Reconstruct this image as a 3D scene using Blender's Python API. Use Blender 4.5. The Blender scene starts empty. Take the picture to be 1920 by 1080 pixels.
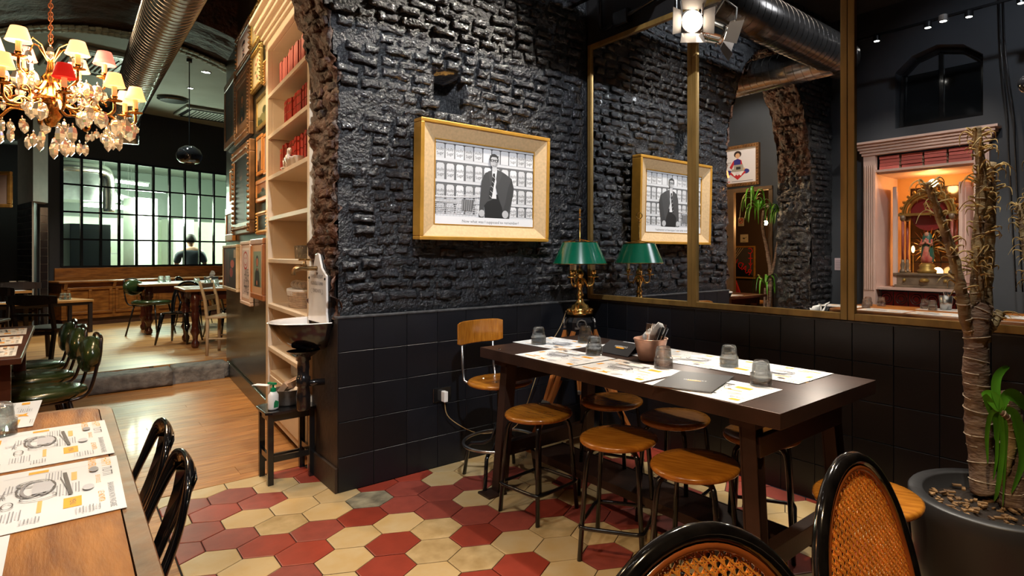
import bpy, bmesh, math, random
from mathutils import Vector, Matrix, noise
random.seed(7)
PI = math.pi
SC = bpy.context.scene
COL = SC.collection
# ------------------------------------------------------------------ camera
H_CAM, F_PX, CX, CY = 1.24, 1091.0, 1130.0, 477.3
PSI = math.radians(47.22)
CAM = (3.147, -2.781)
cd = bpy.data.cameras.new('camera'); cam = bpy.data.objects.new('camera', cd); COL.objects.link(cam)
cd.sensor_width = 36.0; cd.lens = 36.0*F_PX/1920.0
cd.shift_x = -(CX-960.0)/1920.0; cd.shift_y = -(540.0-CY)/1920.0
cd.clip_start = 0.02; cd.clip_end = 60
cam.location = (CAM[0], CAM[1], H_CAM); cam.rotation_euler = (PI/2, 0, PSI)
SC.camera = cam
# ------------------------------------------------------------------ world, exposure
w = bpy.data.worlds.new('world'); SC.world = w; w.use_nodes = True
w.node_tree.nodes['Background'].inputs[0].default_value = (0.55, 0.6, 0.7, 1)
w.node_tree.nodes['Background'].inputs[1].default_value = 0.03
SC.view_settings.view_transform = 'Standard'; SC.view_settings.look = 'None'
SC.view_settings.exposure = 0.0; SC.view_settings.gamma = 1.0
SC.view_settings.use_curve_mapping = False
try:
    SC.cycles.max_bounces = 10; SC.cycles.transmission_bounces = 8; SC.cycles.glossy_bounces = 5
    SC.cycles.diffuse_bounces = 4; SC.cycles.caustics_reflective = False; SC.cycles.caustics_refractive = False
    SC.cycles.sample_clamp_indirect = 4.0; SC.cycles.use_denoising = True
except Exception: pass
# ------------------------------------------------------------------ photo measuring: pixel of the 1920x1080 frame to a point
UX, UY = math.cos(PSI), math.sin(PSI)
def _ray(px):
    a = (px-CX)/F_PX
    return (a*UX-UY, a*UY+UX)
def G(px, py, z=0.0):
    t = F_PX*(H_CAM-z)/(py-CY); d = _ray(px); return (CAM[0]+d[0]*t, CAM[1]+d[1]*t)
def WX(px, py, x=0.0):
    d = _ray(px); t = (x-CAM[0])/d[0]; return (CAM[1]+t*d[1], H_CAM-(py-CY)/F_PX*t)
def WY(px, py, y=0.0):
    d = _ray(px); t = (y-CAM[1])/d[1]; return (CAM[0]+t*d[0], H_CAM-(py-CY)/F_PX*t)
def REL(X, Z):
    return (CAM[0]+X*UX-Z*UY, CAM[1]+X*UY+Z*UX)
# ------------------------------------------------------------------ lights of the rooms, with added mirror-bounce spots
WARM = (1.0, 0.72, 0.42); WHITE = (1.0, 0.9, 0.76); COOL = (0.80, 1.0, 0.90); AMBER = (1.0, 0.5, 0.16)
def spot(loc, target, power, color=WHITE, angle=60, blend=0.5, size=0.04):
    l = bpy.data.lights.new('spot', 'SPOT'); l.energy = power; l.color = color
    l.spot_size = math.radians(angle); l.spot_blend = blend; l.shadow_soft_size = size
    o = bpy.data.objects.new('spot_light', l); COL.objects.link(o); o.location = loc
    d = Vector(target)-Vector(loc); o.rotation_euler = d.to_track_quat('-Z', 'Y').to_euler(); return o
def point(loc, power, color=WARM, size=0.03):
    l = bpy.data.lights.new('point', 'POINT'); l.energy = power; l.color = color; l.shadow_soft_size = size
    o = bpy.data.objects.new('point_light', l); COL.objects.link(o); o.location = loc; return o
def area(loc, target, power, color, sx, sy=None):
    l = bpy.data.lights.new('area', 'AREA'); l.energy = power; l.color = color
    l.shape = 'RECTANGLE'; l.size = sx; l.size_y = sy or sx
    o = bpy.data.objects.new('area_light', l); COL.objects.link(o); o.location = loc
    d = Vector(target)-Vector(loc); o.rotation_euler = d.to_track_quat('-Z', 'Y').to_euler(); return o
spot((1.05, -0.34, 2.46), (1.6, -2.2, 0.6), 40, WARM, 80, .6, .03)
spot((1.45, -0.10, 3.7), (1.35, -0.62, 0.5), 210, WHITE, 50, .4, .03)
spot((2.45, -0.2, 3.6), (2.5, -0.7, 0.5), 120, WHITE, 50, .5, .03)
spot((0.75, -0.25, 3.8), (0.8, -2.2, 0.0), 420, WHITE, 78, .5, .04)
spot((2.9, -2.2, 3.8), (0.0, -0.9, 2.1), 520, (.90, .95, 1.0), 62, .6, .05)
spot((1.4, -3.0, 3.30), (0.5, -1.9, 0.0), 70, WHITE, 60, .6, .03)
spot((2.0, -2.4, 3.2), (1.3, -3.0, 0.7), 150, WHITE, 70, .6, .03)
spot((3.2, -3.2, 3.6), (2.6, -1.9, 0.8), 260, WARM, 40, .6, .03)
spot((0.6, -2.9, 3.3), (-0.3, -2.2, 0.0), 90, WHITE, 75, .6, .03)
point((CAM[0]-4.40, -2.83, 2.24), 75, WARM, .25)
spot((-2.3, -2.6, 3.7), (-1.2, -1.7, 1.6), 200, (1, .7, .4), 80, .6, .04)
spot((-1.4, -3.2, 3.4), (-2.7, -1.65, 1.9), 300, (1, .74, .45), 65, .6, .04)
spot((-1.6, -2.0, 3.8), (-2.2, -2.6, 0.0), 160, (1, .82, .62), 80, .6, .10)
spot((-5.4, -1.9, 3.6), (-5.6, -2.0, 0.0), 150, COOL, 90, .6, .05)
spot((-7.0, -1.2, 3.6), (-7.2, -1.2, 0.0), 260, COOL, 95, .6, .05)
spot((-6.6, -3.0, 3.6), (-7.4, -2.6, 0.2), 220, (1, .85, .62), 90, .6, .05)
point(tuple(Vector(REL(-8.3, 10.6)).to_3d()+Vector((0, 0, 2.1))), 480, (.95, 1, .88), .3)
point(tuple(Vector(REL(-7.2, 12.0)).to_3d()+Vector((0, 0, 2.1))), 480, (.95, 1, .88), .3)
point((0.965, -4.1, 2.0), 11, AMBER, .05)
point((0.965, -4.25, 1.05), 4, AMBER, .05)
point((-1.4, -4.9, 1.75), 40, AMBER, .05)
spot((1.6, -2.2, 3.4), (1.0, -3.8, 1.7), 70, (1, .85, .7), 60, .6, .04)
spot((-0.9, -3.0, 3.7), (-1.5, -4.3, 2.5), 120, WHITE, 60, .6, .04)
spot((2.2, -1.7, 3.7), (1.6, -3.82, 2.6), 60, (.85, .92, 1.0), 70, .6, .04)
spot((-1.5, -2.7, 3.3), (-0.2, -1.72, 1.7), 60, (1, .62, .34), 60, .6, .04)
spot((0.95, -0.03, 1.18), (1.05, -0.8, 0.35), 9, WHITE, 95, .3, .02)  # added spot without a fitting, stands in for light bounced off the mirrors
spot((1.75, -0.03, 1.18), (1.75, -0.8, 0.35), 9, WHITE, 95, .3, .02)  # second added spot for mirror bounce under the table
spot((2.7, -1.3, 3.8), (2.55, -0.5, 1.6), 130, (1, .93, .8), 40, .6, .03)
spot((1.5, -3.1, 3.6), (0.0, -3.55, 1.7), 110, WHITE, 45, .6, .03)
# ------------------------------------------------------------------ materials
MATS = {}
def mat(name, col, rough=0.5, metal=0.0, var=0.0, vscale=8.0, bump=0.0, bscale=30.0, emit=None, estr=0.0,
        trans=0.0, coat=0.0, col2=None, stretch=None, rnd=0.0, spec=None, detail=4.0, ior=None, alpha=None):
    if name in MATS: return MATS[name]
    m = bpy.data.materials.new(name); m.use_nodes = True
    nt = m.node_tree; b = nt.nodes['Principled BSDF']; L = nt.links
    c = tuple(col)+(1,) if len(col) == 3 else col
    b.inputs['Base Color'].default_value = c
    b.inputs['Roughness'].default_value = rough; b.inputs['Metallic'].default_value = metal
    if trans: b.inputs['Transmission Weight'].default_value = trans
    if ior: b.inputs['IOR'].default_value = ior
    if coat: b.inputs['Coat Weight'].default_value = coat; b.inputs['Coat Roughness'].default_value = 0.08
    if spec is not None: b.inputs['Specular IOR Level'].default_value = spec
    if alpha is not None: b.inputs['Alpha'].default_value = alpha
    if emit: b.inputs['Emission Color'].default_value = tuple(emit)+(1,); b.inputs['Emission Strength'].default_value = estr
    tc = None
    def coords():
        t = nt.nodes.new('ShaderNodeTexCoord'); mp = nt.nodes.new('ShaderNodeMapping')
        L.new(t.outputs['Object'], mp.inputs['Vector'])
        if stretch: mp.inputs['Scale'].default_value = stretch
        if rnd:
            oi = nt.nodes.new('ShaderNodeObjectInfo'); ml = nt.nodes.new('ShaderNodeMath'); ml.operation = 'MULTIPLY'
            ml.inputs[1].default_value = 37.0; L.new(oi.outputs['Random'], ml.inputs[0])
            cb = nt.nodes.new('ShaderNodeCombineXYZ'); L.new(ml.outputs[0], cb.inputs[0]); L.new(ml.outputs[0], cb.inputs[1])
            L.new(cb.outputs[0], mp.inputs['Location'])
        return mp.outputs['Vector']
    out = None
    if var or col2:
        v = coords(); n = nt.nodes.new('ShaderNodeTexNoise'); n.inputs['Scale'].default_value = vscale
        n.inputs['Detail'].default_value = detail; L.new(v, n.inputs['Vector'])
        r = nt.nodes.new('ShaderNodeValToRGB'); L.new(n.outputs['Fac'], r.inputs[0])
        r.color_ramp.elements[0].position = 0.32; r.color_ramp.elements[1].position = 0.68
        if col2: a, d = col, col2
        else: a = [x*(1-var) for x in col[:3]]; d = [min(1, x*(1+var)) for x in col[:3]]
        r.color_ramp.elements[0].color = tuple(a[:3])+(1,); r.color_ramp.elements[1].color = tuple(d[:3])+(1,)
        out = r.outputs[0]
    if rnd:
        hs = nt.nodes.new('ShaderNodeHueSaturation'); oi = nt.nodes.new('ShaderNodeObjectInfo')
        mr = nt.nodes.new('ShaderNodeMapRange'); mr.inputs['To Min'].default_value = 1-rnd; mr.inputs['To Max'].default_value = 1+rnd
        L.new(oi.outputs['Random'], mr.inputs['Value']); L.new(mr.outputs[0], hs.inputs['Value'])
        if out: L.new(out, hs.inputs['Color'])
        else: hs.inputs['Color'].default_value = c
        out = hs.outputs[0]
    if out: L.new(out, b.inputs['Base Color'])
    if bump:
        v = coords(); n2 = nt.nodes.new('ShaderNodeTexNoise'); n2.inputs['Scale'].default_value = bscale
        n2.inputs['Detail'].default_value = 6.0; L.new(v, n2.inputs['Vector'])
        bp = nt.nodes.new('ShaderNodeBump'); bp.inputs['Strength'].default_value = 1.0; bp.inputs['Distance'].default_value = bump
        L.new(n2.outputs['Fac'], bp.inputs['Height']); L.new(bp.outputs[0], b.inputs['Normal'])
    MATS[name] = m; return m
def flat(col, rough=0.6):
    rough = max(rough, .55)
    n = 'print_%02x%02x%02x' % tuple(int(max(0, min(1, c))*255) for c in col[:3]); return mat(n, col, rough)
def lin(h):
    h = h.lstrip('#'); r = []
    for i in (0, 2, 4):
        c = int(h[i:i+2], 16)/255.0; r.append(c/12.92 if c <= 0.04045 else ((c+0.055)/1.055)**2.4)
    return tuple(r)
# ------------------------------------------------------------------ mesh builder
class MB:
    def __init__(s): s.v = []; s.f = []; s.m = []; s.cur = 0
    def mi(s, i): s.cur = i; return s
    def add(s, vs, fs):
        o = len(s.v); s.v += [tuple(p) for p in vs]
        for f in fs: s.f.append(tuple(i+o for i in f)); s.m.append(s.cur)
        return s
    def bx(s, x0, x1, y0, y1, z0, z1):
        vs = [(x, y, z) for z in (z0, z1) for y in (y0, y1) for x in (x0, x1)]
        return s.add(vs, [(0, 2, 3, 1), (4, 5, 7, 6), (0, 1, 5, 4), (2, 6, 7, 3), (0, 4, 6, 2), (1, 3, 7, 5)])
    def box(s, c, d, rz=0.0):
        n = len(s.v); s.bx(-d[0]/2, d[0]/2, -d[1]/2, d[1]/2, -d[2]/2, d[2]/2)
        return s.xf(Matrix.Translation(c) @ Matrix.Rotation(rz, 4, 'Z'), n)
    def xf(s, M, n=0):
        for i in range(n, len(s.v)): s.v[i] = tuple(M @ Vector(s.v[i]))
        return s
    def bar(s, a, b, w, h=None, up=(0, 0, 1)):
        a = Vector(a); b = Vector(b); h = h or w; d = b-a; L = d.length
        if L < 1e-6: return s
        q = d.normalized(); u = Vector(up)
        if abs(q.dot(u)) > 0.98: u = Vector((0, 1, 0)) if abs(q.y) < .9 else Vector((1, 0, 0))
        x = q.cross(u).normalized(); y = x.cross(q).normalized()
        vs = []
        for p in (a, b):
            for sx, sy in ((-1, -1), (1, -1), (1, 1), (-1, 1)): vs.append(p+x*(sx*w/2)+y*(sy*h/2))
        return s.add(vs, [(0, 1, 2, 3), (7, 6, 5, 4), (0, 4, 5, 1), (1, 5, 6, 2), (2, 6, 7, 3), (3, 7, 4, 0)])
    def tube(s, path, r, n=8, closed=False, cap=True, flatx=1.0):
        P = [Vector(p) for p in path]; k = len(P); rs = r if isinstance(r, (list, tuple)) else [r]*k
        vs = []; ref = None
        for i in range(k):
            if closed: t = (P[(i+1) % k]-P[i-1])
            else: t = P[min(i+1, k-1)]-P[max(i-1, 0)]
            t = t.normalized() if t.length > 1e-9 else Vector((0, 0, 1))
            if ref is None:
                ref = Vector((0, 0, 1)) if abs(t.z) < .9 else Vector((1, 0, 0))
            x = (ref - t*ref.dot(t))
            if x.length < 1e-6: x = t.orthogonal()
            x.normalize(); y = t.cross(x); ref = x
            for j in range(n):
                a = 2*PI*j/n; vs.append(P[i]+x*(math.cos(a)*rs[i])+y*(math.sin(a)*rs[i]*flatx))
        fs = []
        for i in range(k if closed else k-1):
            i2 = (i+1) % k
            for j in range(n): fs.append((i*n+j, i*n+(j+1) % n, i2*n+(j+1) % n, i2*n+j))
        if cap and not closed: fs.append(tuple(range(n))[::-1]); fs.append(tuple((k-1)*n+j for j in range(n)))
        return s.add(vs, fs)
    def lathe(s, prof, c=(0, 0, 0), n=20, sx=1.0, sy=1.0, cap=True):
        vs = []
        for r, z in prof:
            for j in range(n):
                a = 2*PI*j/n; vs.append((c[0]+math.cos(a)*r*sx, c[1]+math.sin(a)*r*sy, c[2]+z))
        fs = []; k = len(prof)
        for i in range(k-1):
            for j in range(n): fs.append((i*n+j, i*n+(j+1) % n, (i+1)*n+(j+1) % n, (i+1)*n+j))
        if cap:
            if prof[0][0] > 1e-5: fs.append(tuple(range(n))[::-1])
            if prof[-1][0] > 1e-5: fs.append(tuple((k-1)*n+j for j in range(n)))
        return s.add(vs, fs)
    def cyl(s, a, b, r, r2=None, n=12): return s.tube([a, b], [r, r if r2 is None else r2], n)
    def ball(s, c, r, n=10, sz=1.0):
        return s.lathe([(max(1e-6, math.sin(PI*i/(n//2+2))*r), -math.cos(PI*i/(n//2+2))*r*sz) for i in range(n//2+3)], c, n, cap=False)
    def prism(s, poly, z0, z1):
        n = len(poly); vs = [(x, y, z0) for x, y in poly]+[(x, y, z1) for x, y in poly]
        fs = [tuple(range(n))[::-1], tuple(range(n, 2*n))]+[(i, (i+1) % n, n+(i+1) % n, n+i) for i in range(n)]
        return s.add(vs, fs)
    def mesh(s, name, mats, smooth=False):
        me = bpy.data.meshes.new(name); me.from_pydata(s.v, [], s.f)
        for m in (mats if isinstance(mats, (list, tuple)) else [mats]): me.materials.append(m)
        if any(s.m): me.polygons.foreach_set('material_index', s.m)
        if smooth: me.polygons.foreach_set('use_smooth', [True]*len(s.f))
        me.update(); return me
def link(name, me, parent=None, loc=None, rz=0.0):
    o = bpy.data.objects.new(name, me); COL.objects.link(o)
    if parent: o.parent = parent
    if loc: o.location = loc
    if rz: o.rotation_euler = (0, 0, rz)
    return o
def part(name, mb, mats, parent, smooth=False, bevel=0.0, label=None, stuff=False):
    o = link(name, mb.mesh(name, mats, smooth), parent)
    if bevel: bev(o, bevel)
    if label: o['label'] = label
    if stuff: o['kind'] = 'stuff'
    return o
def bev(o, w, seg=2):
    m = o.modifiers.new('bevel', 'BEVEL'); m.width = w; m.segments = seg; m.limit_method = 'ANGLE'; m.angle_limit = 0.7; return o
def tag(o, label, cat, group=None, kind=None):
    o['label'] = label; o['category'] = cat
    if group: o['group'] = group
    if kind: o['kind'] = kind
    return o
def thing(name, label, cat, loc=(0, 0, 0), rz=0.0, group=None):
    o = bpy.data.objects.new(name, None); COL.objects.link(o); o.empty_display_size = 0.1
    o.location = loc; o.rotation_euler = (0, 0, rz); return tag(o, label, cat, group)
def solo(name, mb, mats, label, cat, loc=(0, 0, 0), rz=0.0, group=None, smooth=False, bevel=0.0):
    o = link(name, mb.mesh(name, mats, smooth), None, loc, rz)
    if bevel: bev(o, bevel)
    return tag(o, label, cat, group)
def struct(name, mb, mats, loc=None, rz=0.0, smooth=False, bevel=0.0, label=None):
    o = link(name, mb.mesh(name, mats, smooth), None, loc, rz); o['kind'] = 'structure'
    if bevel: bev(o, bevel)
    if label: o['label'] = label
    return o
KIDS = {}
def kids(o):
    return [c for c in bpy.data.objects if c.parent is o]
def dup(root, loc, rz, label, group=None, tree=None):
    t = tree or KIDS.setdefault(root.name, [(c, kids(c)) for c in kids(root)])
    r = root.copy(); COL.objects.link(r); r.location = loc; r.rotation_euler = (0, 0, rz); r['label'] = label
    if group: r['group'] = group
    for c, gs in t:
        d = c.copy(); COL.objects.link(d); d.parent = r
        for g in gs:
            e = g.copy(); COL.objects.link(e); e.parent = d
    return r
# text -> mesh data (cached)
TXT = {}
def text_mesh(s):
    if s in TXT: return TXT[s]
    cu = bpy.data.curves.new('lettering', 'FONT'); cu.body = s; cu.size = 1.0; cu.align_x = 'CENTER'; cu.align_y = 'CENTER'; cu.resolution_u = 2
    o = bpy.data.objects.new('lettering', cu); COL.objects.link(o)
    dg = bpy.context.evaluated_depsgraph_get(); dg.update(); me = bpy.data.meshes.new_from_object(o.evaluated_get(dg))
    r = ([tuple(v.co) for v in me.vertices], [tuple(p.vertices) for p in me.polygons])
    bpy.data.objects.remove(o); bpy.data.curves.remove(cu); bpy.data.meshes.remove(me)
    TXT[s] = r; return r
# flat print: coloured shapes on a plane, local x right, y up, z out of the sheet
class Print:
    def __init__(s, w, h): s.mb = MB(); s.cols = []; s.w = w; s.h = h; s.z = 0.0
    def c(s, col):
        if col not in s.cols: s.cols.append(col)
        s.mb.mi(s.cols.index(col)); s.z += 0.00004; return s
    def poly(s, col, pts):
        s.c(col); s.mb.add([(x*s.w, y*s.h, s.z) for x, y in pts], [tuple(range(len(pts)))]); return s
    def rect(s, col, x0, y0, x1, y1): return s.poly(col, [(x0, y0), (x1, y0), (x1, y1), (x0, y1)])
    def ell(s, col, x, y, rx, ry, n=20, a0=0, a1=2*PI):
        return s.poly(col, [(x+rx*math.cos(a0+(a1-a0)*i/n), y+ry*math.sin(a0+(a1-a0)*i/n)) for i in range(n)])
    def line(s, col, pts, w):
        s.c(col)
        for a, b in zip(pts, pts[1:]):
            ax, ay, bx_, by = a[0]*s.w, a[1]*s.h, b[0]*s.w, b[1]*s.h
            d = math.hypot(bx_-ax, by-ay) or 1; nx, ny = -(by-ay)/d*w/2, (bx_-ax)/d*w/2
            s.mb.add([(ax+nx, ay+ny, s.z), (ax-nx, ay-ny, s.z), (bx_-nx, by-ny, s.z), (bx_+nx, by+ny, s.z)], [(0, 1, 2, 3)])
        return s
    def ring(s, col, x, y, rx, ry, w, a0=0.0, a1=2*PI, n=24):
        return s.line(col, [(x+rx*math.cos(a0+(a1-a0)*i/n), y+ry*math.sin(a0+(a1-a0)*i/n)) for i in range(n+1)], w)
    def text(s, col, t, x, y, size, rot=0.0, sx=1.0):
        s.c(col); v, f = text_mesh(t); ca, sa = math.cos(rot), math.sin(rot)
        s.mb.add([(x*s.w+(p[0]*sx*ca-p[1]*sa)*size, y*s.h+(p[0]*sx*sa+p[1]*ca)*size, s.z) for p in v], f); return s
    def mesh(s, name, rough=0.5): return s.mb.mesh(name, [flat(c, rough) for c in s.cols])
def plane_matrix(o, right, up):
    r = Vector(right).normalized(); u = Vector(up).normalized(); n = r.cross(u)
    M = Matrix.Identity(4)
    for i in range(3): M[i][0] = r[i]; M[i][1] = u[i]; M[i][2] = n[i]; M[i][3] = o[i]
    return M
# shared materials
M_black_wall = mat('black_wall_paint', (0.009, 0.008, 0.008), 0.45, var=0.3, vscale=3, bump=0.0015, bscale=60)
M_black_brick = mat('glossy_black_brick_paint', (0.015, 0.016, 0.020), 0.26, var=0.35, vscale=10, bump=0.013, bscale=75, rnd=0.25, coat=0.35)
M_black_mortar = mat('glossy_black_mortar_paint', (0.012, 0.013, 0.016), 0.28, var=0.3, vscale=10, bump=0.016, bscale=60, coat=0.3)
M_pillar = mat('sooty_brown_paint', (0.030, 0.017, 0.011), 0.5, var=0.35, vscale=6, bump=0.003, bscale=30)
M_black_tile = mat('satin_black_tile', (0.006, 0.0065, 0.009), 0.38, var=0.2, vscale=3, bump=0.0012, bscale=14, rnd=0.3)
M_rust_brick = mat('sooty_brown_brick', (0.010, 0.005, 0.003), 0.55, col2=(0.085, 0.026, 0.008), vscale=11, detail=8, bump=0.03, bscale=26)
M_dark_steel = mat('dark_steel', (0.050, 0.026, 0.019), 0.40, 0.4, var=0.3, vscale=6, bump=0.0004, bscale=80)
M_black_metal = mat('black_painted_tube', (0.008, 0.008, 0.009), 0.22, 0.2, coat=0.4)
M_brass_frame = mat('antique_brass', (0.27, 0.16, 0.045), 0.42, 0.55, var=0.25, vscale=5, stretch=(3, 3, 0.6))
M_gold = mat('polished_gold', (0.85, 0.50, 0.14), 0.18, 1.0, bump=0.0006, bscale=60)
M_giltwood = mat('gilt_wood', (0.62, 0.33, 0.09), 0.35, 0.55, var=0.2, vscale=12)
M_chrome = mat('chrome', (0.75, 0.75, 0.76), 0.1, 1.0)
M_steel = mat('brushed_steel', (0.5, 0.5, 0.5), 0.28, 1.0, var=0.15, vscale=10)
M_seat_wood = mat('varnished_beech', (0.32, 0.105, 0.010), 0.26, var=0.2, vscale=6, col2=(0.50, 0.19, 0.02), stretch=(2, 14, 2), coat=0.5, rnd=0.1)
M_white_paper = mat('white_paper', (0.78, 0.78, 0.78), 0.7)
M_cream = mat('cream_paint', (0.68, 0.55, 0.40), 0.45, var=0.06, vscale=3)
M_glass = mat('clear_glass', (1, 1, 1), 0.02, trans=1.0, ior=1.45)
_nt = M_glass.node_tree; _t = _nt.nodes.new('ShaderNodeBsdfTransparent'); _t.inputs[0].default_value = (.93, .95, .95, 1); _x = _nt.nodes.new('ShaderNodeMixShader'); _x.inputs[0].default_value = 0.55
_nt.links.new(_nt.nodes['Principled BSDF'].outputs[0], _x.inputs[1]); _nt.links.new(_t.outputs[0], _x.inputs[2]); _nt.links.new(_x.outputs[0], _nt.nodes['Material Output'].inputs[0])
M_mirror = mat('mirror_silver', (0.86, 0.87, 0.87), 0.0, 1.0)
M_dark_wood = mat('dark_walnut', (0.06, 0.022, 0.012), 0.35, var=0.4, vscale=5, stretch=(2, 2, 12))
M_white_enamel = mat('white_enamel', (0.72, 0.68, 0.64), 0.2, var=0.05, coat=0.5)
# ================================================================== STRUCTURE
def nz(x, y, z, s=1.0): return noise.fractal(Vector((x*s, y*s, z*s)), 1.0, 2.0, 4)
Y_N, Y_F, Z_SP, A_B = -1.74, -3.31, 2.03, 1.277      # archway of the left wall
Y_C, A_A = (Y_N+Y_F)/2, (Y_N-Y_F)/2
def in_arch(y, z, grow=0.0):
    if abs(y-Y_C) >= A_A+grow: return False
    if z < Z_SP: return True
    return ((y-Y_C)/(A_A+grow))**2+((z-Z_SP)/(A_B+grow))**2 < 1
CEIL = 3.95
# ---- floor slab with hexagonal cement tiles
def wood_mat(name, c1, c2, rough=0.45, coat=0.06, rnd=0.16):
    return mat(name, c1, rough, col2=c2, vscale=5, stretch=(9, 0.9, 9), detail=6, bump=0.0006, bscale=20, coat=coat, rnd=rnd)
M_plank = wood_mat('worn_oak_plank', (0.30, 0.105, 0.021), (0.52, 0.245, 0.072))
mb = MB(); mb.bx(-3.9, 4.3, -4.4, 0.0, -0.1, -0.006)
floor = struct('floor', mb, mat('dark_grout', (0.012, 0.010, 0.009), 0.9))
M_red = [mat('red_cement_tile', lin('#923828'), 0.42, var=0.10, vscale=14, detail=8, rnd=0.16, bump=0.0004, bscale=50),
         mat('rose_cement_tile', lin('#8d4136'), 0.45, var=0.12, vscale=20, detail=8, rnd=0.1, bump=0.0004, bscale=50)]
M_crm = [mat('cream_cement_tile', lin('#c4ad84'), 0.42, col2=lin('#bd9e6b'), vscale=9, detail=8, rnd=0.12, bump=0.0004, bscale=50),
         mat('stained_cream_tile', lin('#a58a5c'), 0.45, col2=lin('#cbb184'), vscale=11, detail=8, rnd=0.1, bump=0.0004, bscale=50)]
M_dirty = mat('cracked_dirty_tile', lin('#4c463c'), 0.6, col2=lin('#a39a80'), vscale=10, detail=10, bump=0.002, bscale=40)
HEXC = {-4: '1C2C3C4R5R', -3: '0C1C2C3R4R', -2: '0R1R2C3R', -1: '-1C0R1R2C3C', 0: '-1R0C1C2C3R4R5C6C', 1: '-2R-1R0C1C2D3R4C5C6C7C',
        2: '-2C-1R0R1R2R3R4R5R6C7C8C', 3: '-2C-1R0C1C2R3C4C5C6C7R8C', 4: '-2R-1C0R1C2R3C4C5R6C7R8R', 5: '-1R0C1R2R3R4C5C6C7C8R',
        6: '-1C0C1C2C3R4R5C6C7C', 7: '-1R0R1C2C3R4C5R6C7R', 8: '0C1R2C3R4C5C6R', 9: '1C2R3C4R5C6R', 10: '1C2C3R4C5C', 11: '2R3C4C5R', 12: '3R4C5C', 13: '3R4R5C'}
import re
HC = {}
for b_, s_ in HEXC.items():
    for a_, c_ in re.findall(r'(-?\d+)([CRD])', s_): HC[(int(a_), b_)] = c_
def clip(poly, ax, val, sign):
    out = []
    for i in range(len(poly)):
        p, q = poly[i], poly[(i+1) % len(poly)]
        ip, iq = (p[ax]-val)*sign >= 0, (q[ax]-val)*sign >= 0
        if ip: out.append(p)
        if ip != iq:
            t = (val-p[ax])/(q[ax]-p[ax]); out.append((p[0]+t*(q[0]-p[0]), p[1]+t*(q[1]-p[1])))
    return out
def tile_mesh(poly, c, z0, z1, m, inset=0.0042):
    n = len(poly); cx_ = sum(p[0] for p in poly)/n; cy_ = sum(p[1] for p in poly)/n
    def sh(k):
        r = []
        for p in poly:
            dx, dy = cx_-p[0], cy_-p[1]; d = math.hypot(dx, dy) or 1; r.append((p[0]+dx/d*k-c[0], p[1]+dy/d*k-c[1]))
        return r
    a, b = sh(inset*0.6), sh(inset*1.6); vs = [(x, y, z0) for x, y in a]+[(x, y, z1-0.0012) for x, y in a]+[(x, y, z1) for x, y in b]
    fs = [tuple(range(2*n, 3*n))]
    for k in (0, 1): fs += [(k*n+i, k*n+(i+1) % n, (k+1)*n+(i+1) % n, (k+1)*n+i) for i in range(n)]
    mb = MB(); mb.add(vs, fs); return mb.mesh('tile', m)
S_HEX = 0.2013
hexshare = {}
rest = MB()
cnt = 0
for b_ in range(-5, 24):
    for a_ in range(-16, 16):
        cx_ = 0.002+b_*S_HEX*math.cos(PI/6); cy_ = -2.146+a_*S_HEX+b_*S_HEX*0.5
        R = S_HEX/math.sqrt(3)
        poly = [(cx_+R*math.cos(PI/3*k), cy_+R*math.sin(PI/3*k)) for k in range(6)]
        p2 = clip(clip(poly, 1, -2.445, 1), 0, -0.56, 1); p2 = clip(p2, 1, -0.001, -1)
        if cy_ > -1.74-0.02 and cx_ < 0.3: p2 = clip(p2, 0, 0.001, 1) if cy_ > -1.66 else p2
        if len(p2) < 3 or cx_ > 3.5: continue
        if cx_ < -0.0 and max(p[1] for p in p2) > -1.72 and cx_ > -0.42: p2 = clip(p2, 1, -1.742, -1)
        if cx_ < -0.42: p2 = clip(p2, 1, -1.70, -1)
        if len(p2) < 3: continue
        xs = [p[0] for p in p2]; ys = [p[1] for p in p2]
        if (max(xs)-min(xs))*(max(ys)-min(ys)) < 0.0006: continue
        k = HC.get((a_, b_)) or ('R' if random.random() < 0.45 else 'C')
        m = M_dirty if k == 'D' else (random.choice(M_red) if k == 'R' else random.choices(M_crm, (3, 1))[0])
        full = p2 == poly
        key = (m.name,) if full else None
        if full and key in hexshare: me = hexshare[key]
        else:
            me = tile_mesh(p2, (cx_, cy_), -0.0058, 0.0, m)
            if full: hexshare[key] = me
        o = link('tile', me, floor, (cx_, cy_, random.uniform(-0.0006, 0.0004))); cnt += 1
# ---- oak boards
boards = struct('floor', MB().bx(-3.85, -0.565, -4.3, -1.45, -0.0055, -0.004), mat('board_gap', (0.03, 0.015, 0.008), 0.9))
def plank_mesh(L, wd):
    mb = MB(); c = 0.0012; z0, z1 = -0.004, 0.0
    mb.add([(-wd/2, -L/2, z0), (wd/2, -L/2, z0), (wd/2, L/2, z0), (-wd/2, L/2, z0), (-wd/2, -L/2, z1-c), (wd/2, -L/2, z1-c), (wd/2, L/2, z1-c), (-wd/2, L/2, z1-c),
            (-wd/2+c, -L/2+c, z1), (wd/2-c, -L/2+c, z1), (wd/2-c, L/2-c, z1), (-wd/2+c, L/2-c, z1)],
           [(8, 9, 10, 11), (0, 1, 5, 4), (1, 2, 6, 5), (2, 3, 7, 6), (3, 0, 4, 7), (4, 5, 9, 8), (5, 6, 10, 9), (6, 7, 11, 10), (7, 4, 8, 11)])
    return mb.mesh('plank', M_plank)
plk = {}
PW = 0.082
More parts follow.
